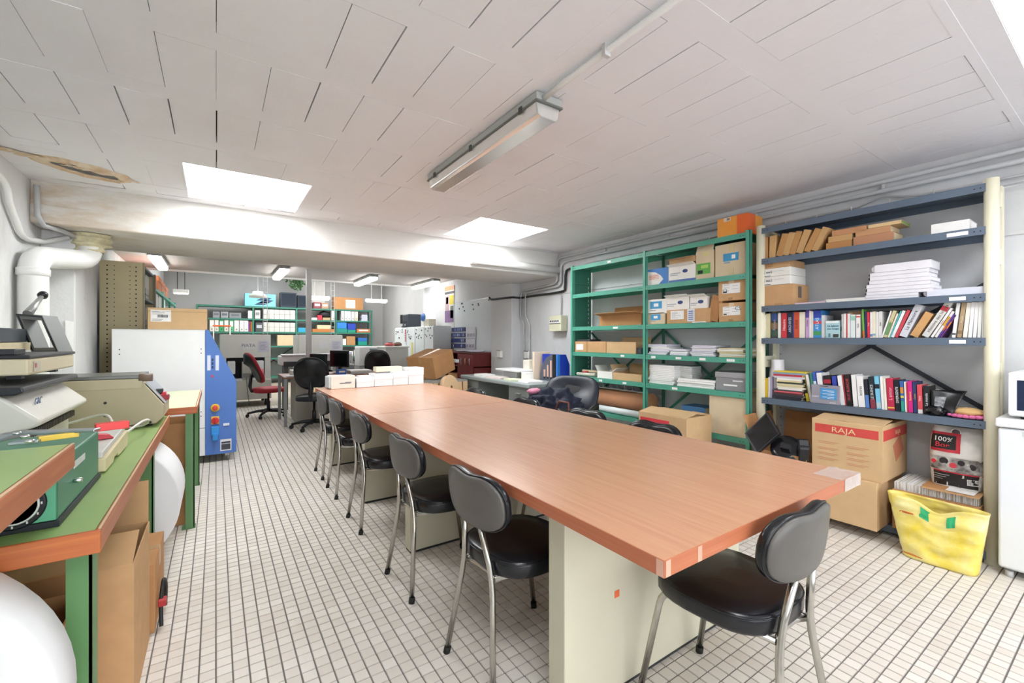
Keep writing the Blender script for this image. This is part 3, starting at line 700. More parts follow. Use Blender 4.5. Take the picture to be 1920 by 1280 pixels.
# cream comb-binding machine with black tray
CRM = M('dcdad0', .45, var=.03); BLK = M('24272e', .38, var=.06)
gb = thing('comb_binder', 'cream comb binding machine with black tray on the workbench', 'machine', (-.57, 2.3, .781)); o = gb.location
m = MB(o); m.prism([(-1.08, .785), (-.62, .785), (-.62, .93), (-.545, .955), (-.535, .975), (-.64, 1.075), (-1.08, 1.085)], 'y', 2.32, 3.03); m.build('housing', CRM, gb, bevel=.012, seg=3)
MB(o).box(-.625, -.60, 2.35, 3.0, .80, .90).build('drawer_front', M('cfcabb', .5), gb)
for k in range(30): MB(o).box(-.60, -.575, 2.36 + k * .0212, 2.372 + k * .0212, .905, .93).build('comb_tooth', M('3a3834', .4), gb)
m = MB(o); m.prism([(-1.1, 1.088), (-.60, 1.075), (-.575, 1.085), (-.58, 1.105), (-1.1, 1.118)], 'y', 2.30, 3.06); m.build('tray', BLK, gb, bevel=.005)
text('GBC', .045, M('3a5f86', .5), gb, Vector((-.585, 2.50, 1.03)) - o, '+x', name='logo')
# upper press stacked on it
up = thing('hole_press', 'cream tabletop press with black top and raised lever on the binder', 'machine', (-.6, 2.45, 1.12)); o = up.location
for (x, y) in ((-.66, 2.55), (-.66, 3.0), (-1.02, 2.55), (-1.02, 3.0)): MB(o).box(x - .02, x + .02, y - .02, y + .02, 1.121, 1.14).build('foot', BLK, up)
MB(o).box(-1.1, -.60, 2.45, 3.10, 1.138, 1.203).build('body', M('d6ccae', .5, var=.03), up, bevel=.008)
MB(o).box(-1.1, -.595, 2.445, 3.105, 1.203, 1.217).build('top_plate', BLK, up, bevel=.005)
MB(o).box(-.5985, -.5970, 2.50, 2.58, 1.15, 1.19).build('logo_plate', M('c9c3b0', .4), up)
MB(o).box(-.5968, -.5960, 2.507, 2.53, 1.165, 1.183).build('logo_mark', M('b85a5e', .4), up)
c0 = [at(31, 588, X=-.93), at(80, 592, X=-.80), at(111, 661, X=-.72), at(62, 661, X=-.85)]
def fr(k, e):
    c = sum(c0, Vector()) / 4; return [c + (p - c) * k + e for p in c0]
nrm = (c0[1] - c0[0]).cross(c0[2] - c0[1]).normalized() * .07
if nrm.y > 0: nrm = -nrm
m = MB(o); A, B, C, D = fr(1, Vector()), fr(.74, Vector()), fr(1, -nrm), fr(.74, -nrm)
vs = A + B + C + D; fs = []
for i in range(4):
    k = (i + 1) % 4; fs += [(i, k, 4 + k, 4 + i), (8 + i, 12 + i, 12 + k, 8 + k), (i, 8 + i, 8 + k, k), (4 + i, 4 + k, 12 + k, 12 + i)]
m.add(vs, fs); m.build('clamp_frame', M('6d6f6c', .45, var=.05), up)
m = MB(o); A, B = fr(1.01, nrm * .06), fr(.9, nrm * .06); vs = A + B + fr(1.01, nrm * .0) + fr(.9, nrm * .0)
m.add(vs, fs); m.build('frame_gasket', M('1d1f24', .4), up)
lv0, lv1 = at(52, 588, X=-.88), at(78, 556, X=-.86)
l = MB(o).tube([lv0, lv0.lerp(lv1, .5), lv1], [.022, .016, .011], 10).build('lever', M('b4b5b3', .3, .6), up)
MB(o).tube([lv1, lv1 + (lv1 - lv0).normalized() * .01, lv1 + (lv1 - lv0).normalized() * .03, lv1 + (lv1 - lv0).normalized() * .04], [.013, .024, .022, .008], 14).build('ball_knob', M('15161a', .3), l)
p0, p1 = at(-20, 652, X=-.9), at(50, 616, X=-.9)
MB(o).box(-.99, -.86, 2.40 + .1, p1.y, 1.218, 1.26).build('punch_block', M('cbbd9c', .5), up)
MB(o).box(-.98, -.88, 2.50, p1.y + .02, 1.262, 1.335).build('punch_cover', M('2f3a44', .4, var=.1), up, bevel=.006)
MB(o).box(-.78, -.64, 2.47, 2.58, 1.2175, 1.24).build('guide_block', BLK, up, bevel=.003)

# beige shrink-wrap machine at end of bench
BEI = M('b9ad90', .5, var=.04)
sm_ = thing('sealing_machine', 'beige metal bar sealer with sloped control end on the workbench', 'machine', (-.25, 3.25, .781)); o = sm_.location
YS0, YS1 = 3.22, 3.58
m = MB(o); m.prism([(-.80, .795), (-.285, .795), (-.25, .83), (-.25, .90), (-.31, .985), (-.345, 1.035), (-.80, 1.035)], 'y', YS0, YS1); m.build('housing', BEI, sm_, bevel=.004)
MB(o).box(-.80, -.345, YS0 - .003, YS1, 1.0, 1.055).build('upper_rim', M('c0b598', .5), sm_, bevel=.003)
MB(o).box(-.80, -.35, YS0 + .01, YS1 - .01, 1.055, 1.075).build('sealing_bar', M('7a7d7b', .3, .7), sm_, bevel=.004)
MB(o).tube([(-.36, YS0 + .01, 1.06), (-.30, YS0 + .01, 1.06)], .022, 12).build('end_knob', M('7d6a5c', .5), sm_)
pn = MB(o); pn.prism([(-.247, .905), (-.335, 1.028), (-.327, 1.034), (-.239, .911)][::-1], 'y', YS0 + .03, YS1 - .03); pn = pn.build('control_panel', M('b9bcc0', .3, .4), sm_)
for k, (c1, mm) in enumerate((((-.285, YS0 + .06, .965), M('17181c', .4)), ((-.27, YS0 + .06, .945), M('d02838', .4)), ((-.255, YS0 + .05, .93), M('a02030', .4)))):
    MB(o).box(c1[0] - .012, c1[0] + .025, c1[1], c1[1] + .05, c1[2] - .01, c1[2] + .02).build('switch', mm, pn, bevel=.002)
for (x, z) in ((-.50, .93), (-.50, .86), (-.31, .805)): MB(o).lathe([(.007, 0), (.007, .004)], (0, 0, 0), 10, mat=Matrix.Translation((x, YS0, z)) @ Matrix.Rotation(math.pi / 2, 4, 'X')).build('screw', INK, sm_)
for (x, y) in ((-.77, 3.26), (-.32, 3.26), (-.77, 3.54), (-.32, 3.54)): MB(o).box(x - .015, x + .015, y - .015, y + .015, .781, .796).build('foot', RUB, sm_)

# blue and white cabinet machine
bw = thing('creasing_machine', 'large white machine cabinet with sloped blue control panel', 'machine', (-.3, 5.47, 0)); o = bw.location
YM0, YM1, XJ = 5.47, 6.08, -.09
WM = M('e9eaea', .35, var=.02); BLU = M('4a74bd', .4, var=.03)
m = MB(o); m.prism([(-.80, .085), (.165, .085), (.165, .83), (-.07, 1.365), (-.80, 1.365)], 'y', YM0 + .01, YM1); m.build('frame', M('3a3d44', .5), bw)
MB(o).box(-.805, XJ - .002, YM0, YM0 + .012, .37, 1.37).build('side_panel', WM, bw, bevel=.003)
MB(o).box(-.805, XJ - .002, YM0, YM0 + .012, .085, .365).build('side_panel', WM, bw, bevel=.003)
m = MB(o); m.prism([(XJ, .085), (.175, .085), (.18, .09), (.18, .835), (-.062, 1.372), (XJ, 1.372)], 'y', YM0 - .004, YM0 + .012); bp2 = m.build('control_side', BLU, bw, bevel=.003)
MB(o).box(-.805, -.07, YM0, YM1, 1.365, 1.372).build('top_panel', WM, bw)
def onb(u, v): return at(u, v, Y=YM0 - .004)
def pxbox(name, u0, v0, u1, v1, mat, par, d=.004, bev=0):
    a, b = onb(u0, v0), onb(u1, v1); return MB(o).box(a.x, b.x, YM0 - .0035 - d, YM0 - .0035, a.z, b.z).build(name, mat, par, bevel=bev)
pxbox('instruction_strip', 388.5, 666, 395, 694, M('d5dcea', .5), bp2, .002); pxbox('instruction_strip', 404, 666, 410.5, 694, M('d5dcea', .5), bp2, .002)
for v in (672, 679, 686): pxbox('button', 397, v, 400, v + 4.5, M('1c2440', .4), bp2, .006)
pxbox('red_button', 396, 703, 400, 707, M('d03848', .4), bp2, .006)
def disc(name, u, v, r, mat, par, d):
    p = onb(u, v); return MB(o).lathe([(r, 0), (r, d * .7), (r * .8, d)], (0, 0, 0), 24, mat=Matrix.Translation((p.x, YM0 - .0035, p.z)) @ Matrix.Rotation(math.pi / 2, 4, 'X')).build(name, mat, par)
e = disc('emergency_stop', 403.5, 764, .04, M('e3b53c', .4), bp2, .02); p = onb(403.5, 764)
MB(o).lathe([(.024, .02), (.024, .04), (.016, .045)], (0, 0, 0), 20, mat=Matrix.Translation((p.x, YM0 - .0035, p.z)) @ Matrix.Rotation(math.pi / 2, 4, 'X')).build('stop_button', M('d8452f', .4), e)
s_ = pxbox('main_switch', 396, 781, 411, 794, M('e0b83a', .4), bp2, .012); p = onb(403.5, 788)
MB(o).lathe([(.034, .012), (.034, .022), (.028, .026)], (0, 0, 0), 20, mat=Matrix.Translation((p.x, YM0 - .0035, p.z)) @ Matrix.Rotation(math.pi / 2, 4, 'X')).build('rotary_disc', M('cc2a2a', .4), s_)
MB(o).box(p.x - .006, p.x + .006, YM0 - .05, YM0 - .02, p.z - .025, p.z + .025).build('rotary_grip', M('b82222', .4), s_, bevel=.003)
s_ = pxbox('power_inlet', 396, 799, 411, 814, M('2f8fd8', .4), bp2, .05, .006); pxbox('inlet_cap', 398.5, 811, 409, 823, M('2a86d0', .4), s_, .075, .006)
pxbox('rating_plate', 413, 824, 434, 843, M('d9dadc', .4), bp2, .002); 
for v in (828, 832.5, 836, 839.5): pxbox('rating_line', 415, v, 432, v + 1.6, M('3c3f48', .5), bp2, .0035)
pxbox('latch', 418.5, 793.5, 430, 797, M('dfe2e6', .3), bp2, .01, .002)
for (u, v) in ((224, 655), (224, 664), (377, 654), (377, 662), (377, 772), (377, 780)): disc('screw', u, v, .005, INK, bw, .002)
for (x, y) in ((-.72, 5.55), (.10, 5.55), (-.72, 6.0), (.10, 6.0)):
    l = MB(o).box(x - .02, x + .02, y - .03, y + .03, .05, .086).build('caster_fork', M('9a9a9a', .4, .6), bw)
    MB(o).lathe([(.03, -.012), (.034, -.008), (.034, .008), (.03, .012)], (0, 0, 0), 18, mat=Matrix.Translation((x + .01, y, .035)) @ Matrix.Rotation(math.pi / 2, 4, 'Y')).build('caster_wheel', M('8d8d8f', .5), l)
bx = carton('carton', 'flat brown carton with barcode label lying on the blue and white machine', -.55, -.075, 5.50, 5.86, 1.3735, 1.585, CARD2, seam=True)
plate(bx, '-y', .05, .38, .36, .90, WPAPER); 
rb = random.Random(3)
for k in range(16): plate(bx, '-y', .16 + k * .011, .16 + k * .011 + rb.choice((.004, .006, .008)), .55, .68, INK, 'bar', off=.0025)
for k, b in enumerate((.84, .78, .72, .48, .42)): plate(bx, '-y', .07, .07 + rb.uniform(.08, .26), b - .02, b, M('8a8a92', .6), 'print_line', off=.0025)
plate(bx, '-y', 0, 1, .835, .845, M('8f6b48', .9), 'lid_line')
# ------------------------------------------------------------------ shelving along the right wall
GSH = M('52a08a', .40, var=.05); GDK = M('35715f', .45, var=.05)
BSH = M('5d6b7c', .42, var=.06); BDK = M('33363f', .5); CRP = M('e4dfc6', .45, var=.03)
HOLE = M('26262a', .9)
def shelving(label, ys, x0, x1, levels, top, mpost, mshelf, mside, xb, post='square', lvl2=None, brace=True, name='shelving_unit'):
    """ys: upright positions far to near; x0 front, x1 back"""
    t = thing(name, label, 'shelving', (x0, ys[0], 0)); o = t.location
    for i, y in enumerate(ys):
        if post == 'square':
            p = MB(o).box(x0, x0 + .035, y - .018, y - .014, 0, top).box(x0, x0 + .003, y - .018, y + .018, 0, top).build('upright', mpost, t)
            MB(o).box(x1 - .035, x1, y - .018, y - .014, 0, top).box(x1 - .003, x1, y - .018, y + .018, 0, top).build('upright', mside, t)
            for z in [k * .16 + .1 for k in range(int((top - .1) / .16))]:
                pass
        else:
            p = MB(o).tube([(x0 + .03, y, 0), (x0 + .03, y, top)], .032, 16).build('upright', mpost, t)
            MB(o).box(x1 - .06, x1, y - .012, y + .012, 0, top).build('upright', mpost, t)
            for z in (.25, 1.05, 1.72, 2.06): MB(o).box(x0 + .05, x1 - .05, y - .008, y + .008, z, z + .09).build('side_tie', mpost, t)
    ends = (ys[0],) if post == 'square' else ()
    for y in ends:
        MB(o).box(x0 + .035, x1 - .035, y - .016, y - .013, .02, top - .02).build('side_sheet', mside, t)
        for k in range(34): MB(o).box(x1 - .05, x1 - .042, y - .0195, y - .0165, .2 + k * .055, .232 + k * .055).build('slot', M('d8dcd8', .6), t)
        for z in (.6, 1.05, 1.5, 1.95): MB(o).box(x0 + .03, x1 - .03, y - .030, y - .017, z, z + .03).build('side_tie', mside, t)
    for i in range(len(ys) - 1):
        a, b = ys[i] - .019, ys[i + 1] + .019
        for z in (levels if not (lvl2 and i == 1) else lvl2):
            s = MB(o).box(x0 + .003, x1 - .003, b, a, z - .004, z).box(x0 + .001, x0 + .004, b, a, z - .045, z).box(x1 - .004, x1 - .001, b, a, z - .045, z).build('shelf', mshelf, t)
            for yy in (a - .02, a - .045, b + .02, b + .045):
                MB(o).box(x0 - .0006, x0 + .001, yy - .003, yy + .003, z - .026, z - .02).build('bolt_hole', HOLE, s)
        for (z0, z1) in (brace if brace else ()):
            for (p, q) in ((a, b), (b, a)):
                m = MB(o); n_ = Vector((0, q - p, z1 - z0)).normalized(); w_ = Vector((0, -n_.z, n_.y)) * .014; d_ = .0 if p == a else .004
                A, B = Vector((x1 + d_, p, z0)), Vector((x1 + d_, q, z1))
                m.add([A - w_, A + w_, B + w_, B - w_] + [v + Vector((.002, 0, 0)) for v in (A - w_, A + w_, B + w_, B - w_)], [(0, 1, 2, 3), (7, 6, 5, 4), (0, 4, 5, 1), (1, 5, 6, 2), (2, 6, 7, 3), (3, 7, 4, 0)]).build('cross_brace', xb, t)
    return t
def tags(t, spots, xf, mat=None):
    for (u, z, w_) in spots:
        y = at(u, HOR, X=xf).y; MB(t.location).box(xf - .0012, xf + .0008, y - w_ / 2, y + w_ / 2, z - .034, z - .012).build('shelf_tag', mat or WPAPER, t)
XS = 3.62
GL = [2.16, 1.82, 1.425, 1.12, .83, .45]
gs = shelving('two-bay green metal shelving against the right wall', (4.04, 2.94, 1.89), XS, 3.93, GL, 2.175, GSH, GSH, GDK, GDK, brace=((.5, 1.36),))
tags(gs, [(1142, 2.16, .05), (1154, 1.425, .07), (1167, 1.12, .05), (1225, 1.12, .05), (1272, 1.12, .06), (1317, 1.12, .06), (1370, 1.12, .07), (1126, .83, .05), (1171, .83, .05), (1265, .83, .06)], XS)
BL = [2.165, 1.92, 1.54, 1.286, .81, .07]
bs = shelving('single-bay blue metal bookshelf with cream posts', (1.80, .53), XS, 3.93, BL, 2.19, CRP, BSH, CRP, BDK, post='round', brace=((.81, 1.65),))
tags(bs, [(1795, 1.92, .09), (1795, 1.54, .07), (1795, 1.286, .07)], XS)
for k in range(26): MB(bs.location).box(3.929, 3.9335, 1.775, 1.781, .1 + k * .075, .106 + k * .075).build('post_hole', HOLE, bs)

# ---- green shelf contents
LBLUE = M('3f9ccf', .5); LGRN = M('5fb04a', .5); NAVY = M('2b3f7c', .5); BLUW = M('3a7cc4', .5)
OR = M('e8922f', .5, var=.08, scale=5, second='eda84b'); OR2 = M('e2672c', .5)
b = shelf_box('carton', 'orange carton with yellow front on top of the green shelving', 1345, 1402, 2.16, 405, 3.64, .24, mat=OR, seam=False)
plate(b, '-x', .22, .45, .78, .98, M('e9d8c9', .5)); plate(b, '-x', .66, 1, 0, 1, OR2, 'side_print'); plate(b, '-y', 0, .5, 0, 1, OR2, 'side_print')
for k in range(5): plate(b, '-x', .33 + k * .02, .34 + k * .02, .82, .94, INK, 'bar', off=.002)
# shelf 1.82
b = shelf_box('carton', 'white and blue carton at left end of second shelf, right bay', 1214, 1253, 1.82, 503, mat=WHITE)
m = MB(); hx, hy, h = DIM[b.name]; m.prism([(hy, h * .99)] + [(-hy, h * .99), (-hy, .002), (-hy * .1, .002), (-hy * .55, h * .3), (-hy * .3, h * .55), (hy * .2, h * .78), (hy, h * .88)][::1], 'x', -hx - .0018, -hx - .0004); m.build('blue_print', BLUW, b)
plate(b, '-x', .08, .55, .34, .66, M('e6c9be', .5), off=.0024); 
for k in range(3): plate(b, '-x', .12, .5 - .08 * k, .56 - k * .09, .58 - k * .09, M('c45a48', .6), 'print_line', off=.0034)
for (u0, u1, z0, vt, dep, lab) in ((1254, 1304, 1.82, 498, .26, 'white carton with blue oval mark on second shelf of right bay'), (1249, 1292, 1.5255, 557, .24, 'left open white carton with oval mark on the labelled carton'), (1294, 1326, 1.5255, 556, .24, 'right open white carton with oval mark on the labelled carton')):
    b = shelf_box('carton', lab, u0, u1, z0, vt, depth=dep, mat=WHITE, opened=True, flaps='-x:70 +x:20', fl=.05)
    hx, hy, h = DIM[b.name]
    m = MB(); m.lathe([(.028, 0), (.028, .001)], (0, 0, 0), 22, mat=Matrix.Translation((-hx - .0002, -hy * .25, h * .66)) @ Matrix.Rotation(-math.pi / 2, 4, 'Y') @ Matrix.Diagonal((.6, 1, 1, 1))); m.build('oval_mark', NAVY, b)
    plate(b, '-x', .05, .45, .55, .6, M('9aa4b4', .6), 'print_line'); plate(b, '-x', .05, .35, .44, .48, M('9aa4b4', .6), 'print_line'); plate(b, '-x', 0, 1, 0, .16, M('5577b6', .5), 'blue_band')
b = shelf_box('carton', 'flattened carton pieces piled on the oval-marked carton', 1255, 1304, 1.997, 484, 3.66, .24, mat=CARD2, opened=True, flaps='-x:95 -y:60', fl=.06)
b = shelf_box('carton', 'tall narrow white carton with green label and open top', 1305, 1338, 1.82, 470, mat=CARDL, opened=True, flaps='-x:-18 +x:20', fl=.085)
plate(b, '-x', .03, .82, .18, .56, LGRN); plate(b, '-x', .12, .4, .2, .32, INK, 'print_line', off=.002); plate(b, '-x', .3, .7, .38, .5, M('a9d468', .5), 'green_print', off=.002); plate(b, '-x', .4, .75, .8, .95, M('d8c98e', .4), 'tape')
b = shelf_box('carton', 'large white carton with blue label at right end of second shelf', 1341, 1398, 1.82, 456, mat=CARDL)
plate(b, '-x', .28, .78, .46, .70, LBLUE); plate(b, '-x', .56, .68, .52, .64, WPAPER, 'logo_mark', off=.002); plate(b, '-x', .46, .66, .74, .98, M('cfc090', .4), 'tape'); plate(b, '-x', .44, .62, .06, .25, M('d3c497', .4), 'tape')
plate(b, '-x', .30, .5, .40, .43, M('6fa8cc', .6), 'print_line')
# shelf 1.425
b = shelf_box('carton', 'low open carton with folded-out flap on the left bay', 1124, 1203, 1.425, 590, 3.67, .24, mat=CARD3, opened=True, flaps='-x:78 +x:8 -y:20', fl=.10)
b = shelf_box('paper_pile', 'grey papers lying inside the low open carton', 1132, 1165, 1.432, 592, 3.70, .16, mat=M('9a9a9c', .7), seam=False, cat='paper')
bb = 0
for (u0, u1, z0, vt, lab) in ((1213, 1246, 1.425, 586, 'lower small carton with blue label on the right bay'), (1211, 1250, 1.5275, 561, 'upper small white carton with blue label on the right bay')):
    b = shelf_box('carton', lab, u0, u1, z0, vt, 3.655, .2, mat=WHITE if bb else CARDL, seam=False); bb = 1
    plate(b, '-x', .22, .78, .36, .86, LBLUE); plate(b, '-x', .40, .62, .5, .72, WPAPER, 'logo_mark', off=.002); plate(b, '-x', .25, .5, .22, .27, M('9aa0a8', .6), 'print_line')
b = shelf_box('carton', 'wide brown carton with shipping label under the open white cartons', 1250, 1331, 1.425, 579, 3.655, .25, mat=CARD)
plate(b, '-x', .10, .42, .30, .92, WPAPER); plate(b, '-x', .50, .67, .12, .98, M('dfe2ea', .5), 'side_label')
rb = random.Random(9)
for k in range(6): plate(b, '-x', .13, .13 + rb.uniform(.08, .24), .80 - .08 * k, .815 - .08 * k, M('555862', .6), 'print_line', off=.002)
for k in range(5): plate(b, '-x', .53, .64, .80 - .14 * k, .86 - .14 * k, M('5670a8', .6), 'print_line', off=.002)
m = MB(at(1310, 0, X=3.64).xyz * 1); yy = at(1310, 0, X=3.64).y
pp = thing('loose_papers', 'loose white papers on the front edge of the middle green shelf', 'paper', (3.65, yy, 1.4265))
for k in range(4): MB().box(-.015 + .01 * k, .06 + .01 * k, -.07 + .008 * k, .06 + .012 * k, .001 + k * .006, .005 + k * .006).build('sheet', WPAPER, pp)
b = shelf_box('carton', 'flat brown carton leaning against the pair of printed cartons', 1325, 1346, 1.425, 556, 3.67, .22, mat=CARD3, seam=False)
b.rotation_euler = (math.radians(14), 0, 0); b.location.z += .012
for (u0, u1, z0, vt, tx, xx, lab) in ((1348, 1400, 1.425, 567, 'C5', .78, 'lower brown carton marked C5 on the right bay'), (1347, 1400, 1.6075, 523, 'S3', .14, 'upper brown carton marked S3 on the right bay')):
    b = shelf_box('carton', lab, u0, u1, z0, vt, 3.65, .26, mat=CARD, seam=False)
    plate(b, '-x', .15, .78, .34, .80, WPAPER); ftext(b, '-x', .70 if tx == 'C5' else .25, .68 if tx == 'C5' else .44, tx, .045, M('3c4a66', .6))
    for k in range(5): plate(b, '-x', .2 + .3 * (k % 2), .3 + .3 * (k % 2) + .1, .74 - .07 * k, .752 - .07 * k, M('7c8088', .6), 'print_line', off=.002)
    plate(b, '-x', .18, .30, .37, .43, INK, 'print_block', off=.002); plate(b, '-x', .38, .56, .82, 1, M('dcc3a0', .3), 'tape'); plate(b, '-x', .36, .52, .02, .14, M('a88158', .6), 'print_mark')
# shelf 1.12
b = shelf_box('carton', 'brown carton with white label at left end of fourth shelf', 1078, 1136, 1.12, 640, 3.65, .24, mat=CARD)
plate(b, '-x', .05, .28, .2, .75, WPAPER); plate(b, '-x', .38, .44, 0, 1, M('b48a5e', .4), 'tape')
b = shelf_box('paper_pile', 'dark documents lying on the labelled brown carton', 1082, 1106, 1.243, 636, 3.68, .18, mat=M('3c3e46', .6), seam=False, cat='paper')
b = shelf_box('carton', 'open brown carton in the middle of fourth shelf, left bay', 1137, 1192, 1.12, 641, 3.65, .25, mat=CARD2, opened=True, flaps='+x:15', fl=.05)
b = shelf_box('paper_pile', 'dark folder and papers beside the mid green upright', 1193, 1203, 1.12, 652, 3.66, .2, mat=M('3a3c42', .6), seam=False, cat='paper')
def paper_stack(label, u0, u1, z0, vt, xf=3.655, depth=.24, n=6, mat=None, jitter=.012, name='paper_stack', group=None):
    a, c = at(u0, HOR, X=xf).y, at(u1, HOR, X=xf).y; zt = at((u0 + u1) / 2, vt, X=xf).z; h = (zt - z0 - .002) / n
    t = thing(name, label, 'paper stack', (xf + depth / 2, (a + c) / 2, z0 + .001), group=group); r = random.Random(label)
    for k in range(n):
        j1, j2, hh = r.uniform(-jitter, jitter), r.uniform(0, jitter), h * .94
        MB().box(-depth / 2 + j2, depth / 2, -(a - c) / 2 + jitter + j1, (a - c) / 2 - jitter + j1, k * h, k * h + hh).build('ream', mat if mat and k % 3 != 1 else WPAPER, t, bevel=min(.003, hh / 3))
    return t
LIL = M('dcd8e4', .7, var=.05, scale=60)
paper_stack('loose white paper pile left on fourth shelf of right bay', 1213, 1254, 1.12, 645, n=7, jitter=.02, mat=LIL)
paper_stack('low white paper ream on fourth shelf of right bay', 1254, 1290, 1.12, 654, n=3, mat=LIL)
paper_stack('curled pale document pile on fourth shelf of right bay', 1291, 1342, 1.12, 647, n=7, jitter=.018, mat=LIL)
paper_stack('yellowed document pile at right end of fourth shelf', 1343, 1399, 1.12, 652, n=6, jitter=.014, mat=M('d9cda8', .7))
# shelf .83
rl = thing('newspaper_roll', 'rolled newspapers and tubes at left end of fifth shelf', 'paper roll', (3.7, 3.85, .831))
for k, (z, r, dy, mm) in enumerate(((.022, .02, 0, M('cfc9ba', .7)), (.020, .018, .03, M('b8b2a8', .7)), (.055, .018, .015, M('d8c5a4', .7)))):
    MB().tube([(-.03 + .04 * k, .14 - dy, z), (.0 + .03 * k, -.14 - dy, z)], r, 12).build('tube', mm, rl)
MB().tube([(-.03, .05, .046), (.07, .02, .05)], .012, 8).build('red_band', M('b8434a', .6), rl)
b = shelf_box('carton', 'small white open carton with brown flaps on fifth shelf', 1120, 1148, .83, 696, 3.65, .2, mat=WHITE, opened=True, flaps='+y:35 -y:55', fl=.07)
b = shelf_box('carton', 'shallow open brown carton on fifth shelf, left bay', 1149, 1203, .83, 700, 3.65, .26, mat=CARD2, opened=True, flaps='+x:10 +y:25', fl=.09)
paper_stack('tall stack of white paper reams on fifth shelf', 1214, 1264, .83, 684, n=11)
paper_stack('second tall stack of paper reams behind the front stack', 1264, 1298, .83, 686, 3.75, .17, n=10)
paper_stack('low stack of pale paper reams on fifth shelf', 1266, 1340, .83, 711, 3.64, .10, n=4)
b = shelf_box('storage_box', 'grey lidded storage box with label on fifth shelf', 1342, 1399, .83, 708, 3.65, .26, mat=M('8f8f92', .5), seam=False)
hx, hy, h = DIM[b.name]; MB().box(-hx - .004, hx + .004, -hy - .004, hy + .004, h - .0, h + .045).build('lid', M('a3a3a5', .5), b, bevel=.002)
plate(b, '-x', .27, .72, .38, .5, WPAPER, 'name_label'); plate(b, '-x', .58, .9, .74, .82, M('d8d8dc', .5), 'small_label')
# bottom level: kraft roll, white roll, wire dividers, boxes
KR = M('c18a64', .7, var=.06)
kr = thing('kraft_roll', 'wide brown kraft paper roll on the bottom green shelf', 'paper roll', (3.80, 3.4, .452)); o = kr.location
MB(o).tube([(3.80, 3.90, .60), (3.80, 2.96 + .03, .60)], .105, 28).build('roll_body', KR, kr); MB(o).tube([(3.80, 3.92, .60), (3.80, 2.97, .60)], .03, 14).build('core', CARD3, kr)
MB(o).box(3.705, 3.895, 3.0, 3.88, .4525, .50).build('cradle', M('8e8f90', .5), kr)
wr_ = thing('white_roll', 'white plastic film roll lying in front of the kraft roll', 'roll', (3.66, 3.3, .452)); o = wr_.location
MB(o).tube([(3.663, 3.74, .487), (3.663, 3.02, .487)], .034, 20).build('roll_body', M('dfe8ea', .4), wr_); MB(o).tube([(3.663, 3.745, .487), (3.663, 3.015, .487)], .012, 10).build('core', M('6a5c50', .6), wr_)
wd = thing('wire_dividers', 'bent wire dividers hanging under fifth green shelf', 'rack', (3.75, 3.4, .7)); o = wd.location
for k in range(8):
    y = 3.86 - k * .105; MB(o).tube([(3.65, y, .775), (3.66, y, .74), (3.72, y - .01, .72), (3.78, y - .02, .735)], .004, 6).build('wire', M('9ea2a6', .3, .8), wd)
MB(o).box(3.70, 3.72, 3.02, 3.90, .712, .722).build('rail', M('b9bcbf', .4, .6), wd)
b = shelf_box('folder_box', 'blue cardboard folder box on the bottom green shelf', 1278, 1322, .45, 762, 3.70, .2, mat=M('41719e', .5), seam=False)
plate(b, '-y', .02, .98, .02, .98, M('c9bfa4', .6), 'pages')
b = shelf_box('carton', 'white open-topped carton at right end of bottom green shelf', 1330, 1398, .45, 744, 3.64, .27, mat=CARDL, opened=True, flaps='+x:20 -y:10', fl=.08)
b = carton('carton', 'brown carton with red banner standing before the green shelving', 3.20, 3.56, 2.17, 2.66, .001, .62, CARD2, opened=True, flaps='-x:-80 +x:-84 -y:-88', fl=.17)
plate(b, '-x', .04, .66, .70, .93, M('d8404c', .5), 'red_banner')
ftext(b, '-x', .37, .81, 'BRUNEAU', .062, M('f2c9cc', .6)); 
# ---- blue shelf contents
def book(name, label, y, w_, z0, h, d, color, xf=3.655, lean=0.0, group=None, pages='e9e2d2', title=None, tcol=None, stripes=None, face=False, cat='book'):
    """upright book: spine toward the room; y is the spine centre at the foot; lean in degrees (top tips to -y)"""
    t = thing(name, label, cat, (xf, y, z0 + .0012 + abs(math.sin(math.radians(lean))) * w_ / 2 * .98), group=group)
    t.rotation_euler = (math.radians(lean), 0, 0)
    c = M(color, .45, var=.04, scale=12); b_ = .0022
    m = MB().box(0, .002, -w_ / 2, w_ / 2, 0, h).box(.002, d, -w_ / 2, -w_ / 2 + b_, 0, h).box(.002, d, w_ / 2 - b_, w_ / 2, 0, h); m.build('cover', c, t)
    MB().box(.003, d - .004, -w_ / 2 + b_, w_ / 2 - b_, .003, h - .004).build('page_block', M(pages, .8, spec=.2), t)
    for (za, zb, sc_) in (stripes or ()): MB().box(-.0006, .0004, -w_ / 2 * .98, w_ / 2 * .98, za * h, zb * h).build('spine_band', M(sc_, .5), t)
    if title:
        text(title, min(.7 * w_, .03), M(tcol or 'f2f2f2', .6), t, Vector((-.0008, 0, h * .52)), '-x', name='spine_title', rot=math.pi / 2, scale_x=1.0)
    return t
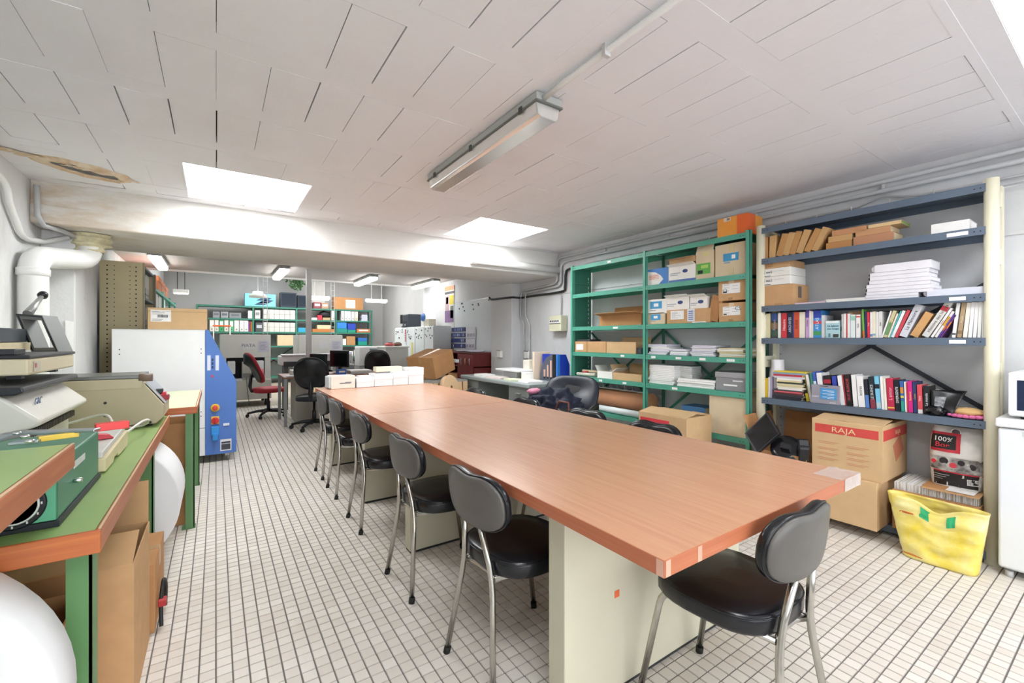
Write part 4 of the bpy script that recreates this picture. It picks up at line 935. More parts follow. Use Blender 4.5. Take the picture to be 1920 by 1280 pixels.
# kraft-wrapped volumes on the top shelf
zb = 1.92
KB = M('c9985f', .75, var=.08, scale=14); 
ks = [(1426, 1441, 0, 436), (1441, 1455, 2, 432), (1454, 1467, 16, 428), (1466, 1479, 17, 427), (1479, 1491, 17, 425), (1491, 1505, 20, 424), (1506, 1519, 26, 420), (1520, 1533, 26, 418)]
for i, (u0, u1, ln, vt) in enumerate(ks):
    ya, yb = at(u0, HOR, X=3.655).y, at(u1, HOR, X=3.655).y
    book('ledger', 'kraft-covered ledger, %s from left in the top row of bookshelf' % ordn(i), (ya + yb) / 2 - .0, min((ya - yb) * .93, .05), zb, .175, .20, 'c9a06c' if i % 2 else 'bf8f58', lean=ln, group='kraft ledgers on the top shelf', pages='d8bd92')
def flat_book(name, label, u0, u1, z0, h, color, xf=3.655, d=.2, pages='e6d8bc', rz=0, group=None, cat='book', spine=True):
    a, c = at(u0, HOR, X=xf).y, at(u1, HOR, X=xf).y; w_ = a - c
    t = thing(name, label, cat, (xf + d / 2, (a + c) / 2, z0 + .001), math.radians(rz), group)
    cm = M(color, .5, var=.05, scale=12); e = min(.0022, h / 5)
    MB().box(-d / 2, d / 2, -w_ / 2, w_ / 2, 0, e).box(-d / 2, d / 2, -w_ / 2, w_ / 2, h - e, h).box(-d / 2, -d / 2 + .002, -w_ / 2, w_ / 2, e, h - e).build('cover', cm, t)
    MB().box(-d / 2 + .003, d / 2 - .002, -w_ / 2 + .003, w_ / 2 - .003, e, h - e).build('page_block', M(pages, .8, spec=.2), t)
    return t
zz = zb
for i, (u0, u1, h, c, lab) in enumerate(((1549, 1597, .048, 'b98450', 'lowest kraft volume of left pile on top shelf'), (1553, 1598, .042, 'c49a66', 'middle kraft volume of left pile on top shelf'), (1560, 1625, .038, 'c08a62', 'tilted kraft volume topping the left pile on top shelf'))):
    flat_book('ledger', lab, u0, u1, zz, h, c, rz=0, group='kraft ledgers on the top shelf'); zz += h + .0012
zz = zb
for i, (u0, u1, h, c, lab) in enumerate(((1600, 1676, .06, 'b98564', 'thick kraft volume at foot of right pile on top shelf'), (1604, 1670, .042, 'c29168', 'second kraft volume of right pile on top shelf'), (1628, 1690, .022, 'd8b98a', 'green-edged booklet topping right pile on the top shelf'))):
    flat_book('ledger', lab, u0, u1, zz, h, c, d=.19, group='kraft ledgers on the top shelf', pages='d9c7a4' if i < 2 else '7f9a5c'); zz += h + .0012
flat_book('thick_catalogue', 'thick white paperback lying flat alone on the top shelf', 1746, 1818, zb, .062, 'f0efec', d=.2, pages='f4f3f0', cat='book')
# shelf 1.54: cartons and spiral documents
z = 1.54
b = shelf_box('carton', 'plain brown carton at left end of third bookshelf level', 1425, 1488, z, 534, 3.645, .26, mat=CARD); plate(b, '-y', .28, .5, .35, .9, M('6f6257', .7), 'print_mark'); plate(b, '-x', .45, .7, 0, .1, M('b58a5c', .4), 'tape'); z1 = b.location.z + DIM[b.name][2]
for k in range(2):
    b = shelf_box('paper_box', ('lower' if k == 0 else 'upper') + ' white copy paper box with navy logo square', 1423, 1482, z1, (518 if k == 0 else 502.5), 3.645, .26, mat=WHITE, seam=False)
    plate(b, '-x', .04, .19, .28, .85, M('26486e', .5), 'logo_square'); ftext(b, '-x', .34, .56, 'tex2', .026, M('4c5a70', .6)); plate(b, '-x', .14, .38, .06, .14, M('6a7078', .6), 'print_line'); plate(b, '-x', .5, .8, .6, .66, M('c4c8d0', .6), 'print_line'); z1 = b.location.z + DIM[b.name][2]
b = shelf_box('carton', 'flat brown carton on top of the copy paper boxes', 1426, 1480, z1, 489, 3.645, .26, mat=CARD, seam=False); ftext(b, '-x', .32, .6, 'EXTR', .022, M('7a5636', .7)); ftext(b, '-x', .32, .28, '3 4 0 3', .018, M('7a5636', .7))
flat_book('document', 'thin pink-edged document beside the cartons on third level', 1490, 1548, z, .012, 'e3c6cf', d=.2, cat='document')
flat_book('document', 'thin white bound document lying flat on third level', 1549, 1622, z, .022, 'ece9e2', d=.2, cat='document')
zz = z; rb = random.Random(5)
hs = [.014, .016, .02, .024, .022, .024, .026, .022, .05]
for i, h in enumerate(hs):
    s = -10 + i * 1.6 + rb.uniform(-2, 2)
    u0, u1 = (1630 + s if i < 8 else 1640), (1745 + rb.uniform(-5, 5) if i > 1 else 1722)
    t = flat_book('spiral_document', 'white spiral-bound document, %s from bottom of the tall stack' % ordn(i), u0, u1, zz, h, 'e6e4ea', d=.21, pages='f2f1f4', group='spiral documents stacked on third level', cat='document')
    yl = at(u0, HOR, X=3.655).y - t.location.y
    for k in range(5): MB().lathe([(h * .42, -.002), (h * .5, 0), (h * .42, .002)], (0, 0, 0), 12, mat=Matrix.Translation((-.09 + k * .045, yl, h * .5)) @ Matrix.Rotation(math.pi / 2, 4, 'Y')).build('spiral_ring', M('2c2c32' if i < 8 else 'd8d8da', .4), t)
    zz += h + .0015
t = flat_book('spiral_document', 'white spiral document lying alone right of the tall stack', 1738, 1843, z, .042, 'dcdeea', d=.2, pages='e6e8f2', cat='document', group=None)
yl = at(1738, HOR, X=3.655).y - t.location.y
for k in range(4): MB().lathe([(.016, -.003), (.021, 0), (.016, .003)], (0, 0, 0), 14, mat=Matrix.Translation((-.085 + k * .05, yl, .021)) @ Matrix.Rotation(math.pi / 2, 4, 'Y')).build('spiral_ring', M('d0d0d4', .4), t)
# shelf 1.286: long row of books
row = [ # u0, u1, top v, lean, colour, title, title colour, bands
 (1424.5, 1433.8, 590, 0, '946c86', 'MEMOIRE', 'eee4ea', None), (1434, 1436.4, 590, 0, 'efece4', None, None, None), (1436.5, 1444.2, 588, 0, 'dcd3ac', None, None, None),
 (1446, 1458, 587, 0, '2c2f38', 'Roman', '9aa7c0', ((.7, .98, '2f4a86'), (.35, .6, '8a6a3c'), (.05, .3, '3f5a4a'))), (1458.5, 1464, 587, 0, 'e6e4de', None, None, None), (1465.3, 1475.6, 587, 0, 'cc3340', 'Histoire', 'f2dede', None),
 (1476.2, 1486.4, 586, 0, '222a44', 'ARCHIVES', 'cfd6e6', None), (1486.6, 1488.6, 586, 0, '5d4a8c', None, None, None), (1488.8, 1498.5, 585, 0, 'cf5432', 'GUIDE', '4a2018', None), (1498.7, 1509.4, 585, 0, 'ece5d2', None, None, None),
 (1510.4, 1517.2, 581, 0, 'c9a3cf', 'Contes', '5a3a7c', ((.72, 1, '5a4a9c'),)), (1517.4, 1520.6, 583, 0, 'eeeae6', None, None, None), (1520.8, 1524.8, 584, 0, 'e2dad4', None, None, None), (1525, 1540, 582, 0, '3f8fd0', 'ATLAS', 'd8eaf8', ((.72, 1, '2a44a8'), (.1, .24, '4a9a58'), (.5, .62, 'cc4a58'))),
 (1540.3, 1546.6, 591, 0, 'd3d6d8', None, None, None), 'face',
 (1577.8, 1581.8, 589, 0, 'c9c6c2', None, None, None), (1582, 1586.4, 588, 0, 'efede8', None, None, None), (1586.6, 1588.8, 588, 0, 'cf3a40', None, None, None), (1589, 1594.3, 588, 0, 'e6e6e4', None, None, None), (1594.6, 1603.6, 590, 0, 'dfe8e6', None, None, ((.75, .95, '9ccab4'),)), (1605, 1613, 590, 0, 'ece9e6', 'Nuit', '3a3440', ((.88, .94, 'c83a34'),)),
 (1617.5, 1621.5, 580, -2, '6fae52', None, None, ((.0, .25, 'cf6a3a'),)), (1622, 1626.2, 584, -1, '2a2f5c', None, None, None), (1626.4, 1631.4, 585, -1, 'd2384a', 'Rouge', 'f6e4e4', None), (1631.6, 1635.8, 585, 0, 'efece8', None, None, ((.05, .14, '6a86b8'),)), (1636, 1642, 584, 0, 'ece4cc', None, None, ((.08, .16, '8ab0c4'),)), (1642.4, 1647.2, 585, 0, 'e9e6e2', None, None, None), (1647.6, 1653.6, 584, 0, 'e2e0de', 'Essais', '4a4a52', None),
 (1652.2, 1655.6, 584, 15, 'efedea', None, None, None), (1655.8, 1663.4, 584, 16, 'cfc49a', 'Jardin', '4f7a48', ((.1, .55, '6f9a66'),)), (1663.6, 1667.4, 589, 17, 'e9e2cf', None, None, None), (1667.6, 1669.8, 584, 18, '4fc0c8', None, None, None), (1670, 1676.4, 584, 19, 'efeeec', None, None, None), (1676.6, 1683.6, 583, 20, 'c94a56', None, None, None),
 (1684, 1701.5, 575, 22, 'd6d7de', 'La Mémoire', '3f4250', None), (1703.5, 1723, 590, 27, 'cfa06a', None, None, None), (1726, 1743, 570, 28, 'd9d7d2', 'Histoire des lettres', '6a5a5c', ((.74, .86, 'c83040'),)), (1744, 1750, 580, 27, 'ece8e6', 'theatre', 'b04a50', None), (1751, 1757.5, 586, 27, 'dcd8d4', None, None, ((.45, .8, 'cf9a3c'),)), (1758, 1762, 590, 26, '5a3f96', None, None, ((.3, .5, 'c8582c'),)), (1762.4, 1766, 592, 26, '6a3a7c', None, None, ((.4, .7, 'd07a34'),)),
 (1784, 1791.5, 569, 6, 'f0efee', None, None, ((.08, .13, '55555c'),)), (1793.5, 1803, 568, 6, 'b39a78', 'Annales', 'e8dcc8', ((.1, .2, '8a734f'),)), (1804.5, 1813.5, 568, 5, 'efe9de', None, None, None), (1814.5, 1822.5, 567, 4, 'f2f1f0', None, None, None), (1823.5, 1831, 567, 3, 'f0f0f0', None, None, None), (1832, 1839, 566, 2, 'efefee', None, None, None), (1840, 1845.5, 566, 1, 'e9e9ea', None, None, None)]
CN = {'946c86': 'mauve', 'dcd3ac': 'pale yellow', '2c2f38': 'dark', 'cc3340': 'red', '222a44': 'navy', '5d4a8c': 'purple', 'cf5432': 'orange-red', 'c9a3cf': 'lilac', '3f8fd0': 'bright blue', 'cf3a40': 'red', '6fae52': 'green', '2a2f5c': 'navy', 'd2384a': 'red', 'cfc49a': 'green and cream', '4fc0c8': 'turquoise', 'c94a56': 'pinkish red', 'cfa06a': 'tan', '5a3f96': 'violet', '6a3a7c': 'plum', 'b39a78': 'brown', 'd6d7de': 'grey'}
zr = 1.286; bi = 0
def spine_row(rows, z0, where, grp, xf=3.655, dmax=.2):
    global bi
    i = 0
    for r in rows:
        if r == 'face': continue
        u0, u1, vt, ln, col, ti, tc_, bd = r
        ya, yb = at(u0, HOR, X=xf).y, at(u1, HOR, X=xf).y; zt = at((u0 + u1) / 2, vt, X=xf).z
        h = (zt - z0) / math.cos(math.radians(ln)); w_ = (ya - yb) * (.96 if ln == 0 else max(.5, math.cos(math.radians(ln)) * .9))
        cname = CN.get(col, 'white')
        book('book', '%s %sbook, %s from left in %s' % (cname, 'leaning ' if abs(ln) > 9 else '', ordn(i), where), (ya + yb) / 2, max(w_, .004), z0, h, dmax, col, xf, ln, grp, title=ti, tcol=tc_, stripes=bd); i += 1
spine_row(row, zr, 'upper book row of blue bookshelf', 'books in the upper row of the blue bookshelf', dmax=.15)
# face-out pale blue book
ya, yb = at(1548.5, HOR, X=3.655).y, at(1574.5, HOR, X=3.655).y
fb_ = thing('book', 'pale blue book facing out in the upper book row', 'book', (3.66, (ya + yb) / 2, zr + .001)); hy = (ya - yb) / 2; DIM[fb_.name] = (.012, hy, .122)
MB().box(-.012, .012, -hy, hy, 0, .122).build('cover', M('aed0d6', .5, var=.08, scale=10), fb_); MB().box(-.010, .010, -hy + .002, hy + .0005, .002, .1225).build('page_block', M('e9e2d2', .8), fb_)
plate(fb_, '-x', .02, .98, .86, .99, M('e6ecea', .5), 'title_band'); ftext(fb_, '-x', .55, .70, 'La saison', .019, M('27617c', .6)); ftext(fb_, '-x', .55, .53, 'des loups', .019, M('27617c', .6)); plate(fb_, '-x', .55, .95, .03, .22, M('4d4a44', .6), 'cover_print'); plate(fb_, '-x', .22, .36, .05, .26, M('6c8a94', .6), 'cover_print')
flat_book('document', 'brown documents laid flat on top of the upper book row', 1590, 1622, zr + .162, .022, 'a9805c', xf=3.70, d=.14, cat='document')
flat_book('dark_book', 'dark books lying flat behind the middle of upper book row', 1640, 1700, zr + .165, .02, '23242c', xf=3.80, d=.10, cat='book')
# shelf .81: lower book row
zr = .81
pbk = thing('plastic_bag', 'white printed plastic bag at left end of the lower book row', 'bag', (3.75, 1.72, .812))
def bagf(a, b):
    q = a * 2 * math.pi; k = 1 - .25 * b * b; return (.07 * k * math.cos(q) + .01 * noise.noise(Vector((q, b * 4, 1))), .055 * k * math.sin(q) + .01 * noise.noise(Vector((q, b * 4, 7))), .30 * b)
MB().grid(bagf, 20, 10, closed=True).build('bag_body', M('e4e2e8', .4, var=.05, bump=.4, bscale=20), pbk)
MB().box(-.055, -.05, -.03, .0, .19, .215).build('red_print', M('a8343c', .5), pbk)
row2 = [(1430.5, 1440.4, 709, 0, 'd8b83a', None, None, None), (1440.6, 1443.4, 707, 0, 'e9e6e2', None, None, None), (1443.6, 1447.6, 706, 0, 'b8b0cc', None, None, None)]
row3 = [(1512, 1518, 703, -10, 'd9c23c', None, None, ((.3, .9, '1e1c18'),)), (1518.5, 1524, 703, -9, 'eae8e4', None, None, None), (1525, 1529.5, 700, -7, '3f8f78', None, None, None), (1530, 1536, 698, -7, '3f62b8', None, None, ((.4, .7, 'dfe6f2'),)), (1536.5, 1547, 700, -6, 'e9e9ea', None, None, None), (1547.5, 1563, 705, -5, '1a191c', None, None, ((.72, .86, 'a82a3c'),)), (1564, 1573, 706, -5, '3a4aa8', None, None, None),
 (1576, 1585, 705, -6, 'efeeec', None, None, None), (1585.5, 1587.5, 703, -6, 'b83a48', None, None, None), (1588, 1599, 703, -5, '241f22', 'NUIT BLANCHE', 'cf4a54', None), (1600, 1609, 703, -4, 'efeeec', None, None, None), (1609.5, 1623, 706, -4, 'f0efee', 'lettres', '6a6a70', None), (1623.5, 1631, 712, -4, '22252e', None, None, ((.0, .45, '5a86c8'),)), (1632, 1643, 707, -4, '1f3038', 'LE SILENCE', 'e6e9ea', ((.0, .3, '8a3a4a'),)),
 (1643.5, 1653, 706, -4, '7cc4e2', None, None, ((.62, .76, '1e2a34'), (.04, .2, 'b9c6cc'))), (1653.3, 1659, 706, -3, 'efede8', None, None, None), (1659.2, 1664, 710, -3, 'ece6d4', None, None, None), (1664.3, 1678.5, 710, -3, 'c02c4e', 'L amour', 'f0c6d0', ((.06, .1, 'e6c24a'),)), (1678.8, 1689.5, 713, -3, '1a1c24', 'DIVERGENTE', 'f2f4f6', None), (1690, 1697, 715, -3, '3a66a8', None, None, ((.0, .35, '2f9a88'), (.45, .52, 'e0c23c'), (.6, .8, 'd08a3c'))), (1697.3, 1700.5, 716, -2, 'efefee', None, None, None), (1700.8, 1703, 718, -2, 'd04a44', None, None, None), (1703.3, 1712.5, 715, -2, 'd42a86', 'Romance', 'f6d84c', None), (1712.8, 1720.5, 716, -2, '2c3a66', 'Contes', 'd8b24a', None), (1721, 1731, 722, -2, 'd8505c', 'Vivre', 'f6e0dc', ((.0, .14, 'f0eeea'),)), (1731.5, 1744, 724, -1, '1c1d22', 'Le monde', 'd8dade', None)]
CN.update({'d8b83a': 'yellow', 'b8b0cc': 'lilac', 'd9c23c': 'yellow and black', '3f8f78': 'teal', '3f62b8': 'blue', '1a191c': 'black', '3a4aa8': 'royal blue', 'b83a48': 'thin red', '241f22': 'black', '22252e': 'dark blue', '1f3038': 'dark teal', '7cc4e2': 'light blue', 'c02c4e': 'crimson', '1a1c24': 'black', '3a66a8': 'multicoloured', 'd04a44': 'thin red', 'd42a86': 'magenta', '2c3a66': 'navy', 'd8505c': 'salmon', '1c1d22': 'black'})
spine_row(row2, zr, 'lower shelf beside the plastic bag', 'books in the lower row of the blue bookshelf', dmax=.16)
spine_row(row3, zr, 'lower book row after the flat pile', 'books in the lower row of the blue bookshelf', xf=3.665, dmax=.14)
zz = zr; rb = random.Random(8)
cols = ['2b2b30', '2a2a34', '34343a', '5a3236', 'd8606c', '4a4448', 'efeae2', 'e8e2d6', 'd8cba0', 'd9cfa6', '3c4440', 'e4d4a0', 'ece9e4', 'cfd0d8', 'c03a4a', '88a0b4', 'd8c23c']
for i, c in enumerate(cols):
    h = rb.uniform(.009, .0145); a = rb.uniform(0, 4)
    flat_book('book', 'paperback lying flat, %s from bottom of lower pile' % ordn(i), 1449 + a + (6 if 5 < i < 13 else 0), 1505 + rb.uniform(-4, 4) if i < 16 else 1512, zz, h, c, d=.12, xf=3.64, group='paperbacks piled flat on the lower shelf'); zz += h + .0011
ya, yb = at(1521, HOR, X=3.63).y, at(1572.5, HOR, X=3.63).y; hy = (ya - yb) / 2
gb_ = thing('boxed_book', 'grey boxed book facing out with blue panel on the lower shelf', 'book', (3.645, (ya + yb) / 2, zr + .001)); DIM[gb_.name] = (.012, hy, .135)
MB().box(-.012, .012, -hy, hy, 0, .135).build('cover', M('98949e', .5), gb_, bevel=.001); plate(gb_, '-x', .33, .93, .25, .84, M('4f97cf', .5), 'blue_panel')
for k in range(3): plate(gb_, '-x', .42, .84, .70 - .17 * k, .73 - .17 * k, M('d8e8f4', .6), 'print_line', off=.002); plate(gb_, '-x', .6, .84, .645 - .17 * k, .665 - .17 * k, M('d8e8f4', .6), 'print_line', off=.002)
plate(gb_, '-x', .04, .28, .36, .39, M('dcdce2', .6), 'print_line'); plate(gb_, '-x', .33, .62, .92, .95, M('45444c', .6), 'print_line'); plate(gb_, '-x', .68, .9, .08, .11, M('dcdce2', .6), 'print_line')
# black book with splayed cover
ya = at(1744.5, HOR, X=3.665).y
bo_ = thing('open_book', 'black book with splayed cover at the right end of lower row', 'book', (3.665, ya, zr + .001))
def cov(a, b): s = a * .135; return (.0 + .10 * a * (b ** 2) - .03 * a + .012 * math.sin(a * 3), -.004 - s * (.72 + .35 * b), .155 * b + .0 * a)
MB().grid(cov, 12, 8).build('cover', M('17171a', .35), bo_, solid=.002)
def cp(a, b): p = Vector(cov(.12 + .36 * a, .16 + .58 * b)); return p + Vector((-.0035, 0, 0))
MB().grid(cp, 6, 6).build('cover_print', M('b9bcc0', .6, var=.6, scale=45, second='2a2a2e'), bo_)
MB().box(.02, .12, -.022, -.004, 0, .15).build('page_block', M('e2ddd2', .8), bo_)
bgk = thing('film_roll', 'black crumpled plastic roll lying before the splayed book', 'roll', (3.66, at(1763, HOR, X=3.66).y, zr + .001)); 
def blob(rx, ry, rz_, sd, amp, cx=0, cy=0, cz=0):
    def f(a, b):
        q, p = a * 2 * math.pi, (b - .5) * math.pi; d = Vector((math.cos(q) * math.cos(p), math.sin(q) * math.cos(p), math.sin(p)))
        k = 1 + amp * noise.noise(d * 3.1 + Vector((sd, 0, 0))) + amp * .6 * noise.noise(d * 8 + Vector((0, sd, 0)))
        return (cx + d.x * rx * k, cy + d.y * ry * k, max(0, cz + d.z * rz_ * k))
    return f
MB().grid(blob(.035, .052, .030, 2, .35, -.0, .02, .026), 28, 16, closed=True).build('crumpled_film', M('131316', .18, bump=.5, bscale=30), bgk)
MB().tube([(.03, -.02, .03), (.04, -.085, .03)], .026, 16).build('roll_body', M('2c2c31', .4), bgk)
dus = thing('duster', 'pink fluffy duster with tan oval pad at right end of lower shelf', 'duster', (3.69, at(1815, HOR, X=3.68).y, zr + .001))
MB().grid(blob(.06, .075, .026, 5, .1, 0, 0, .036), 24, 12, closed=True).build('pad', M('d2ac74', .7), dus)
rb = random.Random(2)
for k in range(20):
    a = k / 20 * 2 * math.pi; x, y = .062 * math.cos(a), .082 * math.sin(a)
    MB().grid(blob(.014, .019, .011, k, .2, x, y, .014), 10, 8, closed=True).build('pink_tuft', M('d66a9c', .7, var=.12, scale=40), dus)
# ---- floor level under the blue shelf
REDB = M('cf4a44', .6)
bz = .071
b = carton('carton', 'plain lower brown carton beneath the red-striped carton', 3.42, 3.90, .985, 1.37, bz + .001, .374, CARD2, tape=True); plate(b, '-x', .06, .26, .06, .28, M('d8c3a0', .4), 'tape_patch')
b = carton('carton', 'brown carton with red RAJA stripe on top of the plain carton', 3.45, 3.92, .965, 1.355, .3755, .725, CARD2, opened=True, flaps='-x:-84 +x:-80 -y:-88 +y:-88', fl=.2)
plate(b, '-x', .05, .95, .76, .92, REDB, 'red_stripe'); plate(b, '-y', .03, .98, .74, .93, REDB, 'red_stripe'); ftext(b, '-x', .47, .835, 'RAJA', .05, M('e6c79a', .6), sx=1.25); ftext(b, '-y', .6, .835, 'RAJA', .045, M('e6b08a', .6))
for (a, bb_) in ((.10, .58), (.10, .46), (.10, .36), (.10, .26), (.52, .56), (.52, .44), (.52, .34), (.52, .24)):
    for k in range(2): plate(b, '-x', a, a + (.30 if k == 0 else .24), bb_ - k * .03, bb_ - k * .03 + .008, M('c98868', .7), 'print_line')
hx, hy, h = DIM[b.name]
MB().prism([(-hx + .25, .10), (-hx + .40, .16), (-hx + .34, .27), (-hx + .19, .21)], 'y', -hy - .0016, -hy - .0004).build('red_print', M('c97a5c', .7), b)
plate(b, '-x', .42, .56, .02, .09, M('a98458', .6), 'print_mark')
MB().grid(blob(.05, .045, .03, 3, .35, -hx + .10, 0.0, h - .02), 20, 10, closed=True).build('crumpled_wrap', M('d8d8d8', .3, var=.2, scale=40), b)
b = carton('carton', 'open brown carton holding a monitor at left under bookshelf', 3.44, 3.90, 1.385, 1.745, bz + .001, .44, CARD3, opened=True, flaps='+x:6 +y:20', fl=.25)
mo = thing('old_monitor', 'black flat monitor screen leaning in the open carton', 'monitor', (3.50, 1.80, .45)); 
A = [at(1438, 772, X=3.50), at(1462, 812, X=3.44), at(1418, 850, X=3.36), at(1396, 812, X=3.42)]
mo.location = A[3]; n_ = (A[1] - A[0]).cross(A[3] - A[0]).normalized() * .03
MB(A[3]).add(A + [p + n_ for p in A], [(0, 1, 2, 3), (7, 6, 5, 4), (0, 4, 5, 1), (1, 5, 6, 2), (2, 6, 7, 3), (3, 7, 4, 0)]).build('casing', M('1d1e24', .35), mo)
c = sum(A, Vector()) / 4; sgn = -1 if n_.dot(Vector((0, 0, CAMH)) - c) > 0 else 1
nn = n_ * (1.03 if sgn < 0 else -.03); B2 = [c + (p - c) * .88 + nn for p in A]; B3 = [p + n_.normalized() * (.002 if sgn < 0 else -.002) for p in B2]
MB(A[3]).add(B2 + B3, [(0, 1, 2, 3), (7, 6, 5, 4), (0, 4, 5, 1), (1, 5, 6, 2), (2, 6, 7, 3), (3, 7, 4, 0)]).build('screen', M('0f1014', .15), mo)
md = thing('monitor_disc', 'black round monitor foot lying in the open carton', 'monitor stand', (3.52, 1.52, .44)); R = Matrix.Rotation(math.radians(-55), 4, 'Y') @ Matrix.Rotation(math.radians(12), 4, 'X')
MB().lathe([(.10, 0), (.105, .004), (.10, .012), (.05, .018)], (0, 0, 0), 32, mat=R).build('foot_disc', M('17181c', .2), md); MB().box(-.02, .02, -.03, .03, .018, .06, mat=R).build('stem', M('1f2024', .35), md)
md.location = (3.47, 1.53, .47)
mh = thing('plastic_bracket', 'black plastic bracket poking out of the open carton', 'bracket', (3.47, 1.42, .42)); MB().prism([(-.04, 0), (.05, 0), (.06, .13), (.02, .15), (-.03, .10)], 'y', -.03, .03).build('arm', M('1a1a1e', .35), mh, bevel=.005); MB().box(-.02, .03, -.035, .035, .09, .12).build('hinge', M('26262b', .4), mh)
mh.rotation_euler = (0, math.radians(-20), math.radians(30))
# file carton, kraft cards, charcoal bag, yellow tote
b = carton('carton', 'open brown carton packed with white card files behind yellow bag', 3.59, 3.92, .565, .955, bz + .001, .32, CARD3, opened=True, flaps='-x:120', fl=.06)
fi = thing('card_files', 'row of white upright card files filling the carton', 'files', (3.6, .76, bz + .009)); o = fi.location; rb = random.Random(6)
for k in range(54):
    y = .574 + k * .00695; MB(o).box(3.602 + rb.uniform(0, .012), 3.905, y, y + .0055, bz + .009, .372 - rb.uniform(0, .012)).build('card_file', WPAPER if k % 5 else M('d9d4c4', .7), fi)
kc = thing('kraft_cards', 'flattened kraft cards lying over the white card files', 'cardboard', (3.72, .69, .3735))
MB().box(-.16, .17, -.125, .12, .0005, .004).build('kraft_sheet', CARD, kc); MB().box(-.12, .15, -.10, .125, .0045, .008).build('kraft_sheet', CARD3, kc); MB().box(-.13, -.02, -.1, .02, .0082, .0088).build('white_label', WPAPER, kc)
cbag = thing('charcoal_bag', 'black and white printed paper sack reading 100% Bon on the card files', 'bag', (3.76, .685, .3835))
def sack(sx, sy, h, bulge=0.0, off=0.0):
    def f(a, b):
        q = a * 2 * math.pi; x, y = sq(q, sx, sx, sy, 3.2); k = 1 - .12 * b ** 4 - .10 * (1 - b) ** 5 + bulge
        n_ = .010 * noise.noise(Vector((x * 18, y * 18, b * 6))) + .005 * noise.noise(Vector((x * 40, y * 40, b * 15)))
        return (x * k * (1 - .62 * b ** 5) + (n_ if abs(x) > .02 else 0) + off, y * k + n_ * .4, h * b)
    return f
sfn = sack(.085, .125, .36)
m = MB().grid(sfn, 44, 26, closed=True)
sk = m.build('sack_body', [M('d9d6d0', .42, var=.05, scale=12, bump=.3, bscale=14)], cbag)
def onsack(a, b, off): # a: 0..1 left to right on the front, b: up
    y = .118 - a * .236; best = None
    for i in range(60):
        q = math.pi * (.5 + i / 59); p = Vector(sfn(q / (2 * math.pi), b))
        if best is None or abs(p.y - y) < abs(best.y - y): best = p
    return Vector((best.x - off, y, best.z))
def sackprint(name, a0, a1, b0, b1, mat, off=.003, nu=10, nv=6): return MB().grid(lambda a, b_: onsack(a0 + (a1 - a0) * a, b0 + (b1 - b0) * b_, off), nu, nv).build(name, mat, cbag)
sackprint('black_base_print', .0, 1, .02, .24, M('211d1e', .45), .002); sackprint('red_line_print', 0, 1, .24, .262, M('b8243a', .5), .0025)
sackprint('red_panel', .03, .60, .58, .90, M('c02f3c', .5), .0025); sackprint('black_panel', .03, .52, .63, .86, M('1b191a', .5), .004)
sackprint('drawing_band', .02, .98, .27, .50, M('d6d2cc', .5, scale=22, second='3a3436'), .003)
for (s, a, b_, c_, sz) in (('100%', .28, .785, 'eeecea', .040), ('Bon', .27, .69, 'd8303c', .042)):
    p = onsack(a, b_, .008); text(s, sz, M(c_, .5), cbag, p, '-x', rot=math.radians(-4))
for (a, b_, r, c_) in ((.10, .40, .012, 'c8202c'), (.47, .37, .017, 'd0404c'), (.30, .43, .020, '2a2628'), (.62, .43, .016, '2a2628'), (.80, .38, .018, '2a2628'), (.50, .92, .024, 'd8d4ce'), (.50, .92, .018, '4a4044')):
    p = onsack(a, b_, .0045 + .0004 * (r < .02)); MB().lathe([(r * .72, 0), (r, .0008), (r * .95, .0012)], (0, 0, 0), 18, mat=Matrix.Translation(p) @ Matrix.Rotation(-math.pi / 2, 4, 'Y')).build('fruit_print', M(c_, .5), cbag)
sackprint('barcode', .72, .95, .08, .18, M('e8e6e4', .5), .0035)
for k in range(9): sackprint('bar', .745 + k * .02, .753 + k * .02, .09, .17, INK, .0045, 1, 3)
for k in range(3): sackprint('print_line', .04, .40 - .06 * k, .19 - .035 * k, .197 - .035 * k, M('cfcbc8', .5), .0035, 6, 1)
# yellow tote
YEL = M('e3c81e', .32, var=.06, scale=7, bump=.5, bscale=11, second='efe6a8')
yb_ = thing('yellow_bag', 'yellow woven plastic shopping bag slumped on the floor', 'bag', (3.44, .70, .001))
def tote(a, b):
    q = a * 2 * math.pi; x, y = sq(q, .075, .075, .155 + .06 * b, 3.5)
    n_ = .016 * noise.noise(Vector((y * 9, b * 7 + (1 if x > 0 else 0), 2))) + .007 * noise.noise(Vector((y * 25, b * 22, 5)))
    z = b * (.335 - .05 * max(0, -x / .075) * math.exp(-((y + .02) / .07) ** 2) * 1.0 - .10 * (y + .2) * (-.2))
    return (x * (1 - .35 * b) + n_ - .015 * (1 - b), y + .02 * b, max(z + (.018 * max(0, (y)) * (1 - b)), 0))
MB().grid(tote, 60, 24, closed=True).build('bag_body', YEL, yb_, solid=.002)
bt = [Vector(tote(i / 60, 0)) for i in range(60)]; MB().add([(p.x, p.y, .001) for p in bt], [tuple(range(60))[::-1]]).build('bag_bottom', YEL, yb_)
def totefront(y, b, off=.004):
    best = None
    for i in range(80):
        p = Vector(tote(.25 + .5 * i / 79, b))
        if best is None or abs(p.y - y) < abs(best.y - y): best = p
    return best - Vector((off, 0, 0))
for (y, b0, b1, w_) in ((.055, .76, .94, .02), (-.055, .74, .92, .02)):
    MB().grid(lambda a, b: totefront(y + w_ - 2 * w_ * a, b0 + (b1 - b0) * b), 5, 5).build('green_tape', M('2fa66a', .4), yb_)
